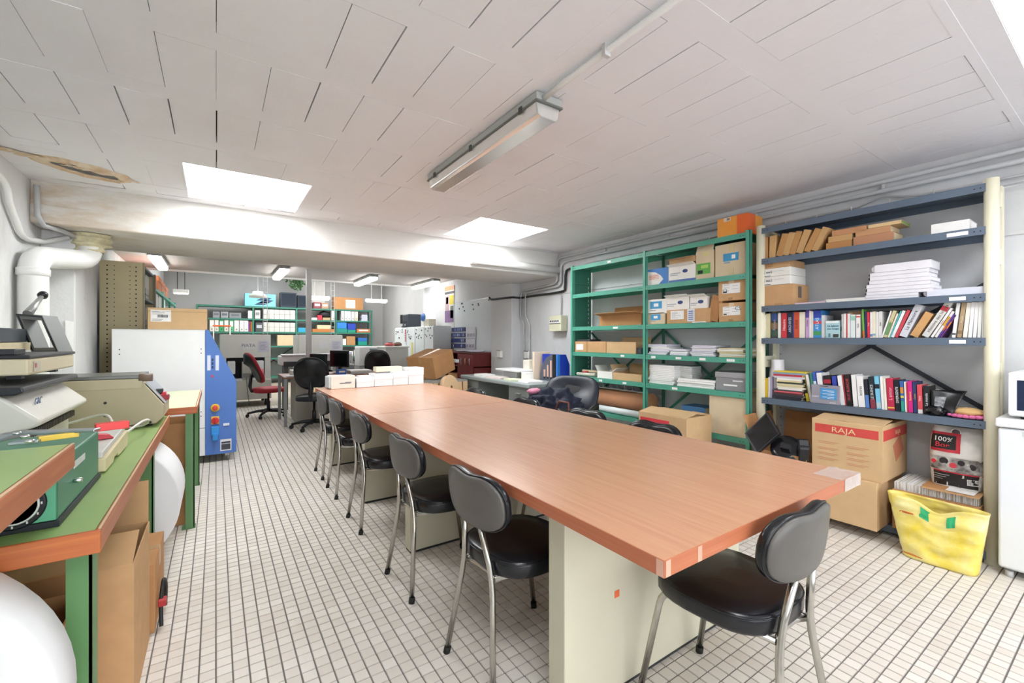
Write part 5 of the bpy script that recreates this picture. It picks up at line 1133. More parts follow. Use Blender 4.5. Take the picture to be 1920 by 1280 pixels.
for (y, b0, b1, w_, c_) in ((.15, .72, .76, .03, 'd0682c'), (.12, .04, .07, .05, 'd07a2c')):
    MB().grid(lambda a, b: totefront(y + (w_ - 2 * w_ * a) * (.5 + .5 * math.sin(math.pi * b)) - .03 * b, b0 + (b1 - b0) * b, .0028), 8, 8).build('worn_print', M(c_, .4), yb_)
# fridge and microwave
FW = M('e6e9ec', .3, var=.01)
fg = thing('fridge', 'small white refrigerator at the right edge beside the bookshelf', 'fridge', (3.55, .22, 0)); o = fg.location
MB(o).box(3.56, 3.95, -.06, .485, .03, .83).build('cabinet', FW, fg, bevel=.006); d = MB(o).box(3.51, 3.555, -.06, .487, .05, .80).build('door', FW, fg, bevel=.012, seg=3)
MB(o).box(3.507, 3.512, .05, .40, .765, .79).build('grip_recess', M('cfd6d0', .4), d); MB(o).box(3.50, 3.95, -.07, .497, .805, .852).build('top_panel', M('f0f1f1', .3), fg, bevel=.010, seg=3)
for (x, y) in ((3.55, .45), (3.55, -.02), (3.9, .45), (3.9, -.02)): MB(o).lathe([(.016, 0), (.016, .03)], (x, y, 0), 12).build('foot', M('d0d0d0', .5), fg)
mw = thing('microwave', 'white microwave oven with dark window on the refrigerator', 'microwave', (3.7, .22, .853)); o = mw.location
MB(o).box(3.54, 3.90, -.03, .455, .865, 1.10).build('casing', M('eef0f1', .3), mw, bevel=.012, seg=3); d = MB(o).box(3.525, 3.542, .07, .452, .872, 1.095).build('door', M('f2f3f4', .25), mw, bevel=.006); MB(o).box(3.5225, 3.5255, .12, .42, .90, 1.06).build('window', M('23304a', .12), d, bevel=.004)
MB(o).box(3.525, 3.542, -.028, .065, .872, 1.095).build('control_panel', M('e0e2e4', .3), mw); 
for (x, y) in ((3.57, .4), (3.57, .02), (3.86, .4), (3.86, .02)): MB(o).lathe([(.012, 0), (.012, .013)], (x, y, .853), 10).build('foot', RUB, mw)
# ------------------------------------------------------------------ ceiling fluorescent and far lights
DIFF = M('cfd0cc', .18, var=.03); nt = DIFF.node_tree; nt.nodes['Principled BSDF'].inputs['Transmission Weight'].default_value = .45
TRAY = M('aeb2ae', .45, var=.04)
LIT = emit_mat('lit_diffuser', (1, .98, .95, 1), TUBE)  # glow added to these fixtures to brighten the far end of the room
def fluo(label, x, y0, y1, z, w_=.16, h=.11, detail=True, group=None):
    t = thing('fluorescent_light', label, 'ceiling light', (x, y0, z), group=group); o = t.location; a = w_ / 2
    m = MB(o); m.prism([(x - a, z), (x - a * .98, z - h * .38), (x + a * .98, z - h * .38), (x + a, z)][::-1], 'y', y0, y1); m.build('tray', TRAY, t, bevel=.006)
    m = MB(o); m.prism([(x - a * .93, z - h * .40), (x - a * .8, z - h * .9), (x - a * .55, z - h), (x + a * .55, z - h), (x + a * .8, z - h * .9), (x + a * .93, z - h * .40)][::-1], 'y', y0 + .012, y1 - .012); m.build('diffuser', DIFF if detail else LIT, t, bevel=.006)
    m = MB(o); m.box(x - a * 1.02, x + a * 1.02, y0 - .004, y1 + .004, z - h * .44, z - h * .36); m.build('gasket', M('6f726f', .6), t)
    if detail:
        for k in range(3):
            y = y0 + (y1 - y0) * (.1 + .4 * k)
            for s in (-1, 1): MB(o).box(x + s * a * 1.0, x + s * a * 1.09, y - .012, y + .012, z - h * .55, z - h * .25).build('clip', M('3c403e', .5), t)
        for s in (-1, 1): MB(o).tube([(x + s * .03, y0 + .06, z - h * .6), (x + s * .03, y1 - .06, z - h * .6)], .013, 10).build('lamp_tube', WHITE, t)
    return t
fluo('long grey fluorescent fixture on the ceiling above the conference table', 1.345, 1.66, 2.96, ZC - .004)
conduit('white conduit feeding the ceiling fluorescent fixture', [(1.31, 1.66, ZC - .03), (1.31, 1.50, ZC - .025), (1.31, -.6, ZC - .025)], .014, [(1.31, .55, ZC - .02), (1.31, 1.25, ZC - .02)], mat=PVC)
for (x, y0, lab) in ((-.70, 7.7, 'leftmost fluorescent fixture under the far ceiling edge'), (.93, 7.95, 'second fluorescent fixture from left under the far ceiling edge'), (2.42, 8.1, 'third fluorescent fixture from left under the far ceiling edge'), (3.62, 8.0, 'rightmost far fluorescent fixture near the poster')):
    fluo(lab, x, y0, y0 + 1.2, ZC - .004, .15, .10, False, 'fluorescent fixtures under the far ceiling')
def pendant(label, x, y, z, L, W, cordm=WHITE, round_=False):
    t = thing('pendant_light', label, 'pendant light', (x, y, z)); o = t.location
    for s in ((-.4, .4) if not round_ else (0,)):
        MB(o).tube([(x + s * L * .6, y, z + .02), (x + s * L * .6, y, ZF + (.0595 if x > .3 else .002))], .006, 6).build('cord', cordm, t)
    if round_: MB(o).lathe([(.17, -.06), (.165, .0), (.11, .02), (.10, .07), (.03, .08)], (x, y, z), 20).build('shade', WHITE, t)
    else:
        m = MB(o); m.prism([(y - W / 2, z - .05), (y + W / 2, z - .05), (y + W * .3, z + .02), (y - W * .3, z + .02)], 'x', x - L / 2, x + L / 2); m.build('shade', WHITE, t)
        MB(o).tube([(x - L * .46, y, z - .055), (x + L * .46, y, z - .055)], .016, 8).build('lamp_tube', LIT, t)
    return t
pendant('pale hanging lamp on a black cord over the left far shelves', -.58, 11, 2.25, .25, .2, bk)
pendant('round white pendant lamp hanging before the light blue box', .76, 11, 2.24, .3, .3, round_=True)
pendant('white hanging tube lamp between the column and right ladder', 2.1, 11.5, 2.30, .46, .16)
pendant('white hanging tube lamp at the right before far wall', 3.49, 11.5, 2.30, .55, .16)
# vertical wire ladders above the presses
def ladder(label, x, y, z0, z1, w_=.07):
    t = thing('cable_ladder', label, 'cable ladder', (x, y, z0)); o = t.location
    for s in (-1, 1): MB(o).tube([(x + s * w_ / 2, y, z0), (x + s * w_ / 2, y, z1)], .007, 6).build('rail', M('dfe1e2', .4), t)
    n = int((z1 - z0) / .11)
    for k in range(n): MB(o).tube([(x - w_ / 2, y, z0 + .05 + k * .11), (x + w_ / 2, y, z0 + .05 + k * .11)], .005, 5).build('rung', M('dfe1e2', .4), t)
ladder('left white wire cable ladder rising from the grey machine', .80, 9.8, 1.37, ZC + .5)
ladder('right white wire cable ladder rising from the second grey machine', 2.05, 9.8, 1.37, ZC + .5)
# ------------------------------------------------------------------ far presses and plotter
GP = M('c6c5c0', .45, var=.03); GPD = M('a5a49e', .45, var=.03)
def press(label, x0, x1, y, sign):
    t = thing('paper_press', label, 'machine', (x0, y, 0)); o = t.location; w_ = x1 - x0
    MB(o).box(x0, x1, y + .12, y + .9, .92, 1.36).build('upper_cabinet', GP, t, bevel=.008)
    MB(o).box(x0, x0 + .12 * w_, y + .12, y + .9, .5, .92).build('side_wall', GP, t); MB(o).box(x1 - .12 * w_, x1, y + .12, y + .9, .5, .92).build('side_wall', GP, t)
    MB(o).box(x0 + .12 * w_, x1 - .12 * w_, y + .35, y + .9, .5, .92).build('recess_back', M('232325', .6), t)
    MB(o).box(x0, x1, y - .02, y + .9, .13, .5).build('lower_cabinet', M('b4b2aa', .45), t, bevel=.008)
    MB(o).box(x0 + .1, x1 - .1, y, y + .34, .5, .53).build('feed_tray', M('c9d3d6', .35), t)
    for xa in (x0 + .14 * w_, x1 - .30 * w_): MB(o).box(xa, xa + .15 * w_, y + .02, y + .3, .62, .86).build('side_guide', M('cfd2d4', .35), t, bevel=.01)
    MB(o).box(x0 + .42 * w_, x0 + .60 * w_, y - .01, y + .3, .50, .84).build('clamp_block', GPD, t, bevel=.006)
    MB(o).box(x0 + .43 * w_, x0 + .59 * w_, y - .03, y, .56, .63).build('control_bar', M('6f6d68', .4), t)
    MB(o).box(x0 + .42 * w_, x0 + .68 * w_, y + .1165, y + .12, 1.08, 1.22).build('sign_plate', M('c6c8c9', .4), t)
    if sign: text(sign, .085, M('6b6d70', .6), t, Vector((x0 + .55 * w_, y + .114, 1.15)) - o, '-y', name='sign_lettering')
    s = MB(o).box(x0 + .74 * w_, x1 - .03, y + .1165, y + .12, 1.02, 1.24).build('notice_sheet', M('b9b9c6', .5), t)
    for k in range(6): MB(o).box(x0 + .77 * w_, x1 - .06 - .02 * (k % 3), y + .114, y + .1165, 1.20 - k * .026, 1.207 - k * .026).build('notice_line', M('8a8a99', .6), s)
    for (xa, ya) in ((x0 + .08, y + .1), (x1 - .08, y + .1), (x0 + .08, y + .8), (x1 - .08, y + .8)): MB(o).lathe([(.03, 0), (.03, .05), (.02, .13)], (xa, ya, 0), 10).build('foot', M('3a3a3c', .5), t)
    MB(o).tube([(x0 + .5 * w_, y - .03, .55), (x0 + .52 * w_, y - .05, .3), (x0 + .56 * w_, y - .06, .02)], .006, 5).build('power_lead', M('4c4c4e', .5), t)
    return t
press('left grey paper press with black feed slot and paper signs', .06, .89, 9.65, 'PIATA')
press('right grey paper press half hidden behind the monitors', 1.40, 2.26, 9.72, None)
ptr = thing('plotter', 'white large-format printer on stand behind the desk', 'printer', (.95, 8.75, 0)); o = ptr.location
MB(o).box(.95, 2.2, 8.75, 9.2, .80, .97).build('body', M('dcdcdc', .4), ptr, bevel=.02); MB(o).box(.97, 2.18, 8.72, 9.0, .97, 1.0).build('top_cover', M('c9c9cc', .3), ptr, bevel=.008); MB(o).box(1.0, 2.15, 8.735, 8.76, .78, .87).build('output_slot', M('1d1d20', .4), ptr)
for x in (1.05, 2.1): MB(o).box(x - .03, x + .03, 8.8, 9.15, .0, .8).build('stand_leg', M('55575a', .5), ptr)
# ------------------------------------------------------------------ workstation desk
DSK = wood_mat('desk_brown', '8a5c48', 'a5745c', .4, 'X')
wk = thing('workstation_desk', 'brown desk with steel legs crowded with papers and monitors', 'desk', (.82, 7.1, 0)); o = wk.location
MB(o).box(.82, 2.6, 7.1, 7.9, .695, .72).build('desktop', DSK, wk, bevel=.003)
for (x, y) in ((.84, 7.12), (2.55, 7.12), (.84, 7.85), (2.55, 7.85)): MB(o).box(x - .02, x + .02, y - .02, y + .02, 0, .694).build('leg', M('8d8f90', .4, .5), wk)
MB(o).box(1.0, 1.4, 7.3, 7.85, .03, .68).build('drawer_unit', M('aaa79c', .5), wk)
def monitor(label, x, y, z, rz, w_=.42, h=.28, tiltc='1b1c20'):
    t = thing('monitor', label, 'monitor', (x, y, z), rz)
    s = MB().box(-w_ / 2, w_ / 2, -.015, .02, .10, .10 + h).build('casing', M(tiltc, .35), t, bevel=.006)
    MB().box(-w_ / 2 + .015, w_ / 2 - .015, -.017, -.0145, .115, .085 + h).build('screen', M('0e1014', .15), s)
    MB().box(-.025, .025, .0, .03, .01, .14).build('stem', M('2a2b2f', .4), t); MB().lathe([(.11, 0), (.11, .008), (.03, .014)], (0, .01, 0), 20).build('foot', M('2a2b2f', .4), t)
    return t
monitor('left black desktop monitor beside the steel column', 1.36, 7.55, .721, math.radians(-62), .38, .22)
monitor('right black desktop monitor on the brown desk', 1.67, 7.5, .721, math.radians(-62), .42, .27)
def small_box(name, label, x0, x1, y0, y1, z0, z1, mat, cat='box', group=None, lid=None, band=None):
    t = thing(name, label, cat, ((x0 + x1) / 2, (y0 + y1) / 2, z0), group=group); DIM[t.name] = ((x1 - x0) / 2, (y1 - y0) / 2, z1 - z0); hx, hy, h = DIM[t.name]
    MB().box(-hx, hx, -hy, hy, 0, h).build('body', mat, t, bevel=.004)
    if lid: MB().box(-hx - .004, hx + .004, -hy - .004, hy + .004, h * .7, h + .003).build('lid', lid, t)
    if band: plate(t, '-y', .15, .85, .4, .75, band)
    return t
small_box('pen_box', 'small blue pen box on the brown desk', 1.57, 1.70, 7.16, 7.3, .721, .80, M('2f62b8', .5), band=WPAPER)
small_box('paper_tray', 'grey desk tray with white papers', 1.78, 2.1, 7.2, 7.5, .721, .77, M('c8c8c6', .5), cat='tray', lid=WPAPER)
small_box('paper_pile', 'white papers piled on the left side of brown desk', .95, 1.2, 7.3, 7.6, .721, .80, WPAPER, cat='paper')
small_box('paper_pile', 'thin grey papers fanned at near edge of brown desk', .86, 1.08, 7.12, 7.28, .721, .735, M('b9bcc4', .5), cat='paper')
small_box('binder_tool', 'dark brown paper trimmer at the near edge of desk', 1.72, 2.2, 6.75, 7.05, .60, .70, M('5a3f36', .5), cat='trimmer')
tt = thing('side_table', 'low grey side table carrying the paper trimmer', 'table', (1.7, 6.7, 0)); o = tt.location
MB(o).box(1.66, 2.6, 6.66, 7.06, .57, .599).build('tabletop', M('b0b0ae', .4), tt, bevel=.003)
for (x, y) in ((1.69, 6.69), (2.57, 6.69), (1.69, 7.03), (2.57, 7.03)): MB(o).box(x - .015, x + .015, y - .015, y + .015, 0, .569).build('leg', M('77797a', .4), tt)
small_box('paper_pile', 'loose white sheets on the grey side table', 2.26, 2.54, 6.7, 7.0, .60, .64, WPAPER, cat='paper')
# ------------------------------------------------------------------ office chairs
def office_chair(label, x, y, rz, cloth, top, backw=.44, arms=False, roundback=True, backm=None, zs=.46):
    t = thing('office_chair', label, 'office chair', (x, y, 0), rz); blk = M('1a1b1f', .45)
    for k in range(5):
        a = k * 2 * math.pi / 5 + .3; c, s = math.cos(a), math.sin(a)
        l = MB().tube([(0, 0, .10), (.16 * c, .16 * s, .095), (.30 * c, .30 * s, .065)], [.03, .022, .016], 8).build('base_leg', blk, t)
        MB().lathe([(.02, -.022), (.028, -.018), (.028, .018), (.02, .022)], (0, 0, 0), 14, mat=Matrix.Translation((.30 * c, .30 * s, .029)) @ Matrix.Rotation(a, 4, 'Z') @ Matrix.Rotation(math.pi / 2, 4, 'X')).build('caster', blk, l)
    MB().tube([(0, 0, .09), (0, 0, .25), (0, 0, .26), (0, 0, zs - .06)], [.028, .028, .018, .018], 12).build('gas_column', blk, t)
    def seatf(a, b):
        q = a * 2 * math.pi; k = [.75, .98, 1, .97, .8, .3][int(round(b * 5))]; z = [-.06, -.05, -.02, .01, .02, .022][int(round(b * 5))]
        xx, yy = sq(q, .23, .24, .235, 3); return (xx * k, yy * k, zs + z)
    m = MB().grid(seatf, 32, 5, closed=True); n = len(m.v); m.f.append(list(range(32))[::-1]); m.m.append(0); m.sm.append(False); m.f.append(list(range(n - 32, n))); m.m.append(0); m.sm.append(True)
    m.build('seat', cloth, t)
    zb0, zb1 = zs + .10, top; hz_ = (zb1 - zb0) / 2; zc = (zb0 + zb1) / 2
    def bk_(dx, k):
        out = []
        for i in range(36):
            yy, zz = sq(2 * math.pi * i / 36, backw / 2, backw / 2, hz_, 2.3 if roundback else (5.0 if arms else 3.4)); kk = 1 - .18 * max(0, zz / hz_) ** 2 if not roundback else 1
            out.append((-.24 + dx + .5 * (yy * k) ** 2 - .10 * (zz / hz_), yy * k * kk, zc + zz * k))
        return out
    def sh(layers, name, mat, par):
        m = MB(); L = [bk_(dx, k) for (dx, k) in layers]; vs = [p for r in L for p in r]
        m.add(vs, [(j * 36 + i, j * 36 + (i + 1) % 36, (j + 1) * 36 + (i + 1) % 36, (j + 1) * 36 + i) for j in range(len(L) - 1) for i in range(36)] + [tuple(range(36))[::-1], tuple(range((len(L) - 1) * 36, len(L) * 36))], 0, True); return m.build(name, mat, par)
    b = sh([(.0, .6), (.0, .97), (.02, 1), (.045, .97), (.058, .78), (.062, .45), (.063, .08)], 'backrest', cloth, t); sh([(-.02, .3), (-.016, .85), (-.004, .95), (.004, .9)], 'back_shell', backm or blk, b)
    MB().tube([(-.10, 0, zs - .04), (-.25, 0, zs - .03), (-.27, 0, zs + .06), (-.25, 0, zs + .24)], [.02, .022, .028, .022], 8).build('back_bracket', blk, t)
    if arms:
        for s in (-1, 1): MB().tube([(.02, s * .26, zs - .03), (.04, s * .28, zs + .17), (-.16, s * .28, zs + .20), (-.22, s * .26, zs + .12)], .02, 8).build('armrest', blk, t)
    return t
NAVB = M('22252e', .55)
office_chair('black office chair with rounded back facing the brown desk', 1.17, 6.80, math.radians(70), NAVB, 1.03, .46)
office_chair('red fabric office chair with black shell at the far desk', .72, 8.25, math.radians(10), M('a81f30', .7), 1.06, .44, roundback=False)
office_chair('dark office chair with tall back behind the side table', 2.52, 8.20, math.radians(70), M('15131a', .8), 1.08, .46, roundback=False)
ac = office_chair('black leather armchair draped with navy coat right of table', 2.70, 3.14, math.radians(205), M('1e2430', .48), .91, .58, arms=True, roundback=False)
# coat and bag over the armchair
ct = thing('coat', 'navy coat heaped over the black armchair', 'coat', (2.56, 3.12, .50))
def coatf(a, b):
    q, p = a * 2 * math.pi, (b - .5) * math.pi; d = Vector((math.cos(q) * math.cos(p), math.sin(q) * math.cos(p), math.sin(p)))
    k = 1 + .30 * noise.noise(d * 2.2 + Vector((9, 0, 0))) + .20 * noise.noise(d * 5 + Vector((0, 4, 0))) + .08 * noise.noise(d * 12)
    return (d.x * .26 * k, d.y * .26 * k, max(.0, .14 + d.z * .17 * k))
MB().grid(coatf, 64, 36, closed=True).build('coat_body', M('161d33', .75, var=.1, bump=.2, bscale=40), ct)
MB().grid(lambda a, b: (.30 * math.cos(a * 3.0 + .3) * .75 - .06, .27 * math.sin(a * 3.0 + .3), .16 + .05 * math.sin(a * 9) + .05 * b), 20, 3).build('sleeve_edge', M('27345c', .7), ct, solid=.02)
MB().grid(blob(.07, .06, .03, 4, .3, -.10, .14, .29), 16, 8, closed=True).build('pink_lining', M('d98aa6', .7), ct)
hbg = thing('handbag', 'small black handbag with brown strap on the armchair', 'handbag', (2.40, 2.80, .55)); MB().prism([(-.10, 0), (.10, 0), (.09, .12), (.0, .15), (-.09, .12)], 'x', -.05, .05).build('bag_body', M('1a1517', .4), hbg, bevel=.01)
MB().tube([(.0, -.09, .11), (.02, -.06, .20), (.02, .06, .20), (.0, .09, .11)], .007, 6).build('strap', M('8a4a32', .5), hbg)
# ------------------------------------------------------------------ far end of the table
b = carton('carton', 'white carton with grey print at far left end of table', 1.0, 1.245, 4.86, 5.06, .7515, .885, M('e9e2d6', .7), seam=False); plate(b, '-y', .35, .82, .38, .46, M('7d7f86', .6), 'print_line'); plate(b, '-y', .58, .85, .46, .52, M('8d8f96', .6), 'print_line')
b.name = 'carton'; MB().box(-.145, -.1225, -.1, .1, .005, .13).build('open_flap', M('c9d2d6', .5), b, bevel=.01)
for (x0, x1, h, lab) in ((1.262, 1.45, .10, 'low white paper box next to the printed carton on table'), (1.455, 1.66, .135, 'second white paper box from left at table end'), (1.665, 1.84, .15, 'third white paper box from left at table end'), (1.845, 2.03, .19, 'tallest white paper box at far right end of table')):
    b = carton('paper_box', lab, x0, x1, 4.86, 5.08, .7515, .7515 + h, M('f0f0f4', .6), seam=False); MB().box(-DIM[b.name][0] - .002, DIM[b.name][0] + .002, -.112, .112, DIM[b.name][2] * .55, DIM[b.name][2] + .002).build('lid', M('f3f3f6', .6), b, bevel=.002)
small_box('card_box', 'cream card box lying on the white paper boxes', 1.50, 1.80, 4.95, 5.07, .9045, .96, M('e6dfc6', .6))
fl2 = small_box('folded_papers', 'folded white leaflets on the low paper box', 1.30, 1.42, 4.90, 5.02, .855, .872, WPAPER, cat='paper')
small_box('ruler', 'flat white ruler across the paper boxes at table end', 1.47, 1.64, 4.88, 4.905, .89, .897, M('b9bcc4', .4), cat='ruler')
# ------------------------------------------------------------------ grey steel desk by the right wall
GD = M('7d8482', .4, var=.04); GDT = M('9aa5a6', .3, var=.04)
sd = thing('steel_desk', 'grey steel desk covered in papers beside the green shelving', 'desk', (3.0, 4.08, 0)); o = sd.location
MB(o).box(3.0, 3.68, 4.08, 5.80, .70, .75).build('desktop', GDT, sd, bevel=.012, seg=3)
for (y0, y1) in ((4.10, 4.55), (5.32, 5.78)):
    p = MB(o).box(3.03, 3.58, y0, y1, .06, .699).build('pedestal', GD, sd, bevel=.004)
    for k in range(3):
        dr = MB(o).box(3.022, 3.031, y0 + .015, y1 - .015, .09 + k * .2, .275 + k * .2).build('drawer', GD, p, bevel=.002); MB(o).box(3.008, 3.023, y0 + .17, y1 - .17, .21 + k * .2, .225 + k * .2).build('drawer_pull', M('c4c6c6', .3, .8), p)
for (x, y) in ((3.06, 4.13), (3.55, 4.13), (3.06, 5.75), (3.55, 5.75)): MB(o).box(x - .02, x + .02, y - .02, y + .02, 0, .06).build('foot', RUB, sd)
rk = thing('magazine_rack', 'bright blue magazine rack with black slotted front on steel desk', 'magazine rack', (3.46, 4.12, .751)); o = rk.location
BL2 = M('1c3bb0', .35); zt = 1.085
MB(o).prism([(3.50, .751), (3.66, .751), (3.66, .96), (3.60, zt), (3.50, zt)], 'y', 4.12, 4.47).build('side_shell', BL2, rk, bevel=.003)
MB(o).box(3.462, 3.50, 4.12, 4.145, .751, zt).build('blue_edge', M('2f7fd8', .35), rk)
MB(o).box(3.462, 3.50, 4.147, 4.215, .751, zt).build('black_band', M('17181c', .4), rk)
MB(o).prism([(4.217, .751), (4.49, .751), (4.485, .83), (4.44, .95), (4.36, 1.04), (4.26, zt), (4.217, zt)], 'x', 3.475, 3.50).build('slotted_front', M('5a5f6e', .4), rk)
for k in range(3): MB(o).box(3.471, 3.476, 4.245 + k * .065, 4.275 + k * .065, .80, 1.01 - k * .06).build('slot', M('d9b09a', .5), rk)
for k in range(3): MB(o).box(3.470, 3.4755, 4.245 + k * .065, 4.275 + k * .065, .775, .80).build('slot_foot', INK, rk)
b = small_box('document_box', 'cream upright document box on the steel desk', 3.40, 3.58, 4.62, 4.76, .751, 1.0, M('e2ddcf', .6))
b = small_box('folder', 'orange and white folders standing behind the blue rack', 3.40, 3.66, 4.51, 4.55, .751, 1.11, M('e8d3bc', .6), cat='folder')
wb_ = thing('paper_scale', 'white flat tray on a grey base on the steel desk', 'tray', (3.35, 4.85, .751)); MB().box(-.10, .10, -.16, .16, 0, .10).build('base', M('a9abb0', .5), wb_, bevel=.005); MB().box(-.16, .16, -.28, .28, .10, .125).build('tray_top', M('eceef0', .4), wb_, bevel=.008)
for (x, y, h, mm, lab) in ((3.14, 5.35, .03, WPAPER, 'white paper pile at far end of steel desk'), (3.15, 4.98, .02, M('e6d9d4', .6), 'pinkish papers in the middle of steel desk'), (3.15, 4.62, .018, M('d8dcc0', .6), 'pale green papers on the steel desk'), (3.16, 4.28, .025, M('f2f0f0', .6), 'white papers at near end of steel desk')):
    t = thing('paper_pile', lab, 'paper', (x, y, .751), random.uniform(-.3, .3))
    for k in range(4): MB().box(-.10 + .006 * k, .10 + .004 * k, -.14, .14 + .005 * k, h * k / 4, h * (k + .9) / 4).build('sheet', mm, t)
b = carton('carton', 'small brown carton under the steel desk', 3.2, 3.5, 4.7, 5.0, .001, .32, CARD3, tape=True)
small_box('card_block', 'white card block on the near end of steel desk', 3.20, 3.32, 4.42, 4.52, .751, .86, M('f4f1ea', .6))
# tilted carton, crate, kraft disc
cr = thing('slatted_crate', 'pale wooden slatted crate holding the tilted carton', 'crate', (2.5, 5.55, 0)); o = cr.location
for k in range(7): MB(o).box(2.35 + k * .09, 2.42 + k * .09, 5.5, 5.53, .0, .68).build('slat', M('cfae86', .7), cr)
for k in range(7): MB(o).box(2.35 + k * .09, 2.42 + k * .09, 6.2, 6.23, .0, .68).build('slat', M('cfae86', .7), cr)
for z in (.1, .55): 
    MB(o).box(2.35, 2.96, 5.53, 5.55, z, z + .06).build('batten', M('b98f62', .7), cr); MB(o).box(2.35, 2.96, 6.18, 6.2, z, z + .06).build('batten', M('b98f62', .7), cr)
MB(o).box(2.35, 2.96, 5.5, 6.23, .68, .70).build('crate_top', M('8d8d88', .6), cr)
b = carton('carton', 'large brown carton tilted on the slatted crate', 2.42, 2.90, 5.78, 6.26, .705, 1.02, CARD3, tape=True, rot=(math.radians(0), math.radians(-14), math.radians(28))); b.location.z = .765
kd = thing('kraft_disc', 'round kraft paper roll leaning below the tilted carton', 'paper roll', (2.66, 5.42, .70)); R = Matrix.Rotation(math.radians(78), 4, 'X') @ Matrix.Rotation(math.radians(25), 4, 'Y')
kd.location = (2.60, 5.40, .62)
MB().lathe([(.02, .0), (.16, 0), (.165, .01), (.165, .06), (.16, .07)], (0, 0, 0), 32, mat=R).build('roll_body', M('d3b08a', .7), kd); MB().lathe([(.018, -.004), (.02, .0), (.02, .074)], (0, 0, 0), 14, mat=R).build('core', M('6a4a30', .7), kd)
# ------------------------------------------------------------------ whiteboard corner
wbd = thing('whiteboard', 'large whiteboard with magnets on the wall past the pier', 'whiteboard', (3.93, 7.05, 1.07)); o = wbd.location
MB(o).box(3.925, 3.965, 6.28, 7.84, 1.07, 1.99).build('panel', M('dfe6ea', .22, var=.02), wbd); 
for (a, b_, c, d) in ((6.27, 7.85, 1.055, 1.072), (6.27, 7.85, 1.988, 2.0), (6.265, 6.282, 1.06, 2.0), (7.838, 7.855, 1.06, 2.0)): MB(o).box(3.918, 3.966, a, b_, c, d).build('frame_edge', M('c6cacc', .35, .5), wbd)
rb = random.Random(12)
for k in range(10): MB(o).lathe([(.014, 0), (.014, .01)], (0, 0, 0), 12, mat=Matrix.Translation((3.925, rb.choice([rb.uniform(7.4, 7.8), rb.uniform(6.4, 7.4)]), rb.uniform(1.8, 1.96))) @ Matrix.Rotation(-math.pi / 2, 4, 'Y')).build('magnet', M(rb.choice(['2a2a30', '2a3a5a', '7a2a30']), .4), wbd)
for (u0, v0, u1, v1) in ((835, 610, 862, 620), (835, 621.5, 861, 630), (834, 634, 861, 641), (833, 643.5, 860, 652)):
    a_, b_ = at(u0, v0, X=3.52), at(u1, v1, X=3.52)
sg = thing('planning_strips', 'four navy and white planning strips with sheets beneath whiteboard', 'notice board', (3.91, 7.3, 1.05)); o = sg.location
for k in range(4):
    s = MB(o).box(3.905, 3.914, 7.35, 7.92, 1.42 - k * .105, 1.50 - k * .105).build('strip', M('27346e', .5), sg)
    for q in range(6): MB(o).box(3.902, 3.905, 7.40 + q * .085, 7.45 + q * .085 - .02 * (q % 2), 1.435 - k * .105, 1.485 - k * .105).build('card', M(rb.choice(['3a4a86', 'c9cfe0', '8a96c0', '2f3c78']), .5), s)
for (y0, y1, z0, z1) in ((6.95, 7.33, 1.29, 1.5), (6.98, 7.33, 1.09, 1.28)):
    s = MB(o).box(3.906, 3.912, y0, y1, z0, z1).build('sheet', M('d3d4dc', .5), sg)
    for q in range(3): MB(o).box(3.903, 3.906, y0 + .03 + q * .11, y0 + .11 + q * .11, z0 + .03, z0 + .09).build('print_block', M('9ea0b0', .5), s)
po = thing('poster', 'colourful poster with violet figure and yellow panel on right wall', 'poster', (3.97, 8.15, 1.6)); o = po.location
MB(o).box(3.966, 3.976, 7.93, 8.36, 1.62, 2.36).build('sheet', M('d8d4d2', .4), po)
for (y0, y1, z0, z1, c) in ((7.93, 8.36, 2.27, 2.36, 'c9824a'), (7.93, 8.36, 2.20, 2.25, '3a3434'), (7.95, 8.14, 1.98, 2.17, 'd8c84a'), (7.93, 8.36, 1.62, 1.86, '7a5f86'), (8.16, 8.34, 1.86, 2.17, 'b9a0a8'), (7.97, 8.10, 1.70, 1.95, '5f6f62'), (8.2, 8.30, 2.0, 2.14, 'd6b49c')):
    MB(o).box(3.9625, 3.9660, y0, y1, z0, z1).build('poster_print', M(c, .5, var=.15, scale=9), po)
# open red cubby below the board
RB = M('6b2424', .45, var=.06)
cub = thing('cubby_cabinet', 'dark red open cubby cabinet below the whiteboard', 'cabinet', (3.5, 6.3, 0)); o = cub.location
for (y0, y1) in ((6.28, 6.30), (6.85, 6.87), (7.40, 7.42), (7.92, 7.94)): MB(o).box(3.50, 3.90, y0, y1, 0, 1.03).build('divider', RB, cub)
for z in (0.02, .45, .80, 1.03): MB(o).box(3.50, 3.90, 6.28, 7.94, z, z + .02).build('shelf', RB, cub)
MB(o).box(3.88, 3.90, 6.3, 7.92, .04, 1.03).build('back_sheet', M('1c1414', .7), cub)
dd = MB(o).box(3.49, 3.50, 6.30, 6.85, .47, 1.02).build('door', M('7c2a2a', .45), cub)
for y in (6.40, 6.55, 6.70): MB(o).tube([(3.485, y, .95), (3.475, y, .93), (3.485, y, .84)], .008, 6).build('key', M(rb.choice(['c9b98a', '4f8a4a', 'b0b4b8']), .4, .5), dd)
small_box('carton_tray', 'brown carton on the lower cubby shelf', 3.53, 3.8, 6.95, 7.3, .471, .66, CARD3); small_box('white_tray', 'pale box on the upper cubby shelf', 3.50, 3.8, 7.45, 7.85, .821, .98, M('cfccc4', .5))
gr = thing('guillotine_ruler', 'white straightedge arm on a stand before red cubby', 'tool', (3.2, 6.5, 0)); o = gr.location
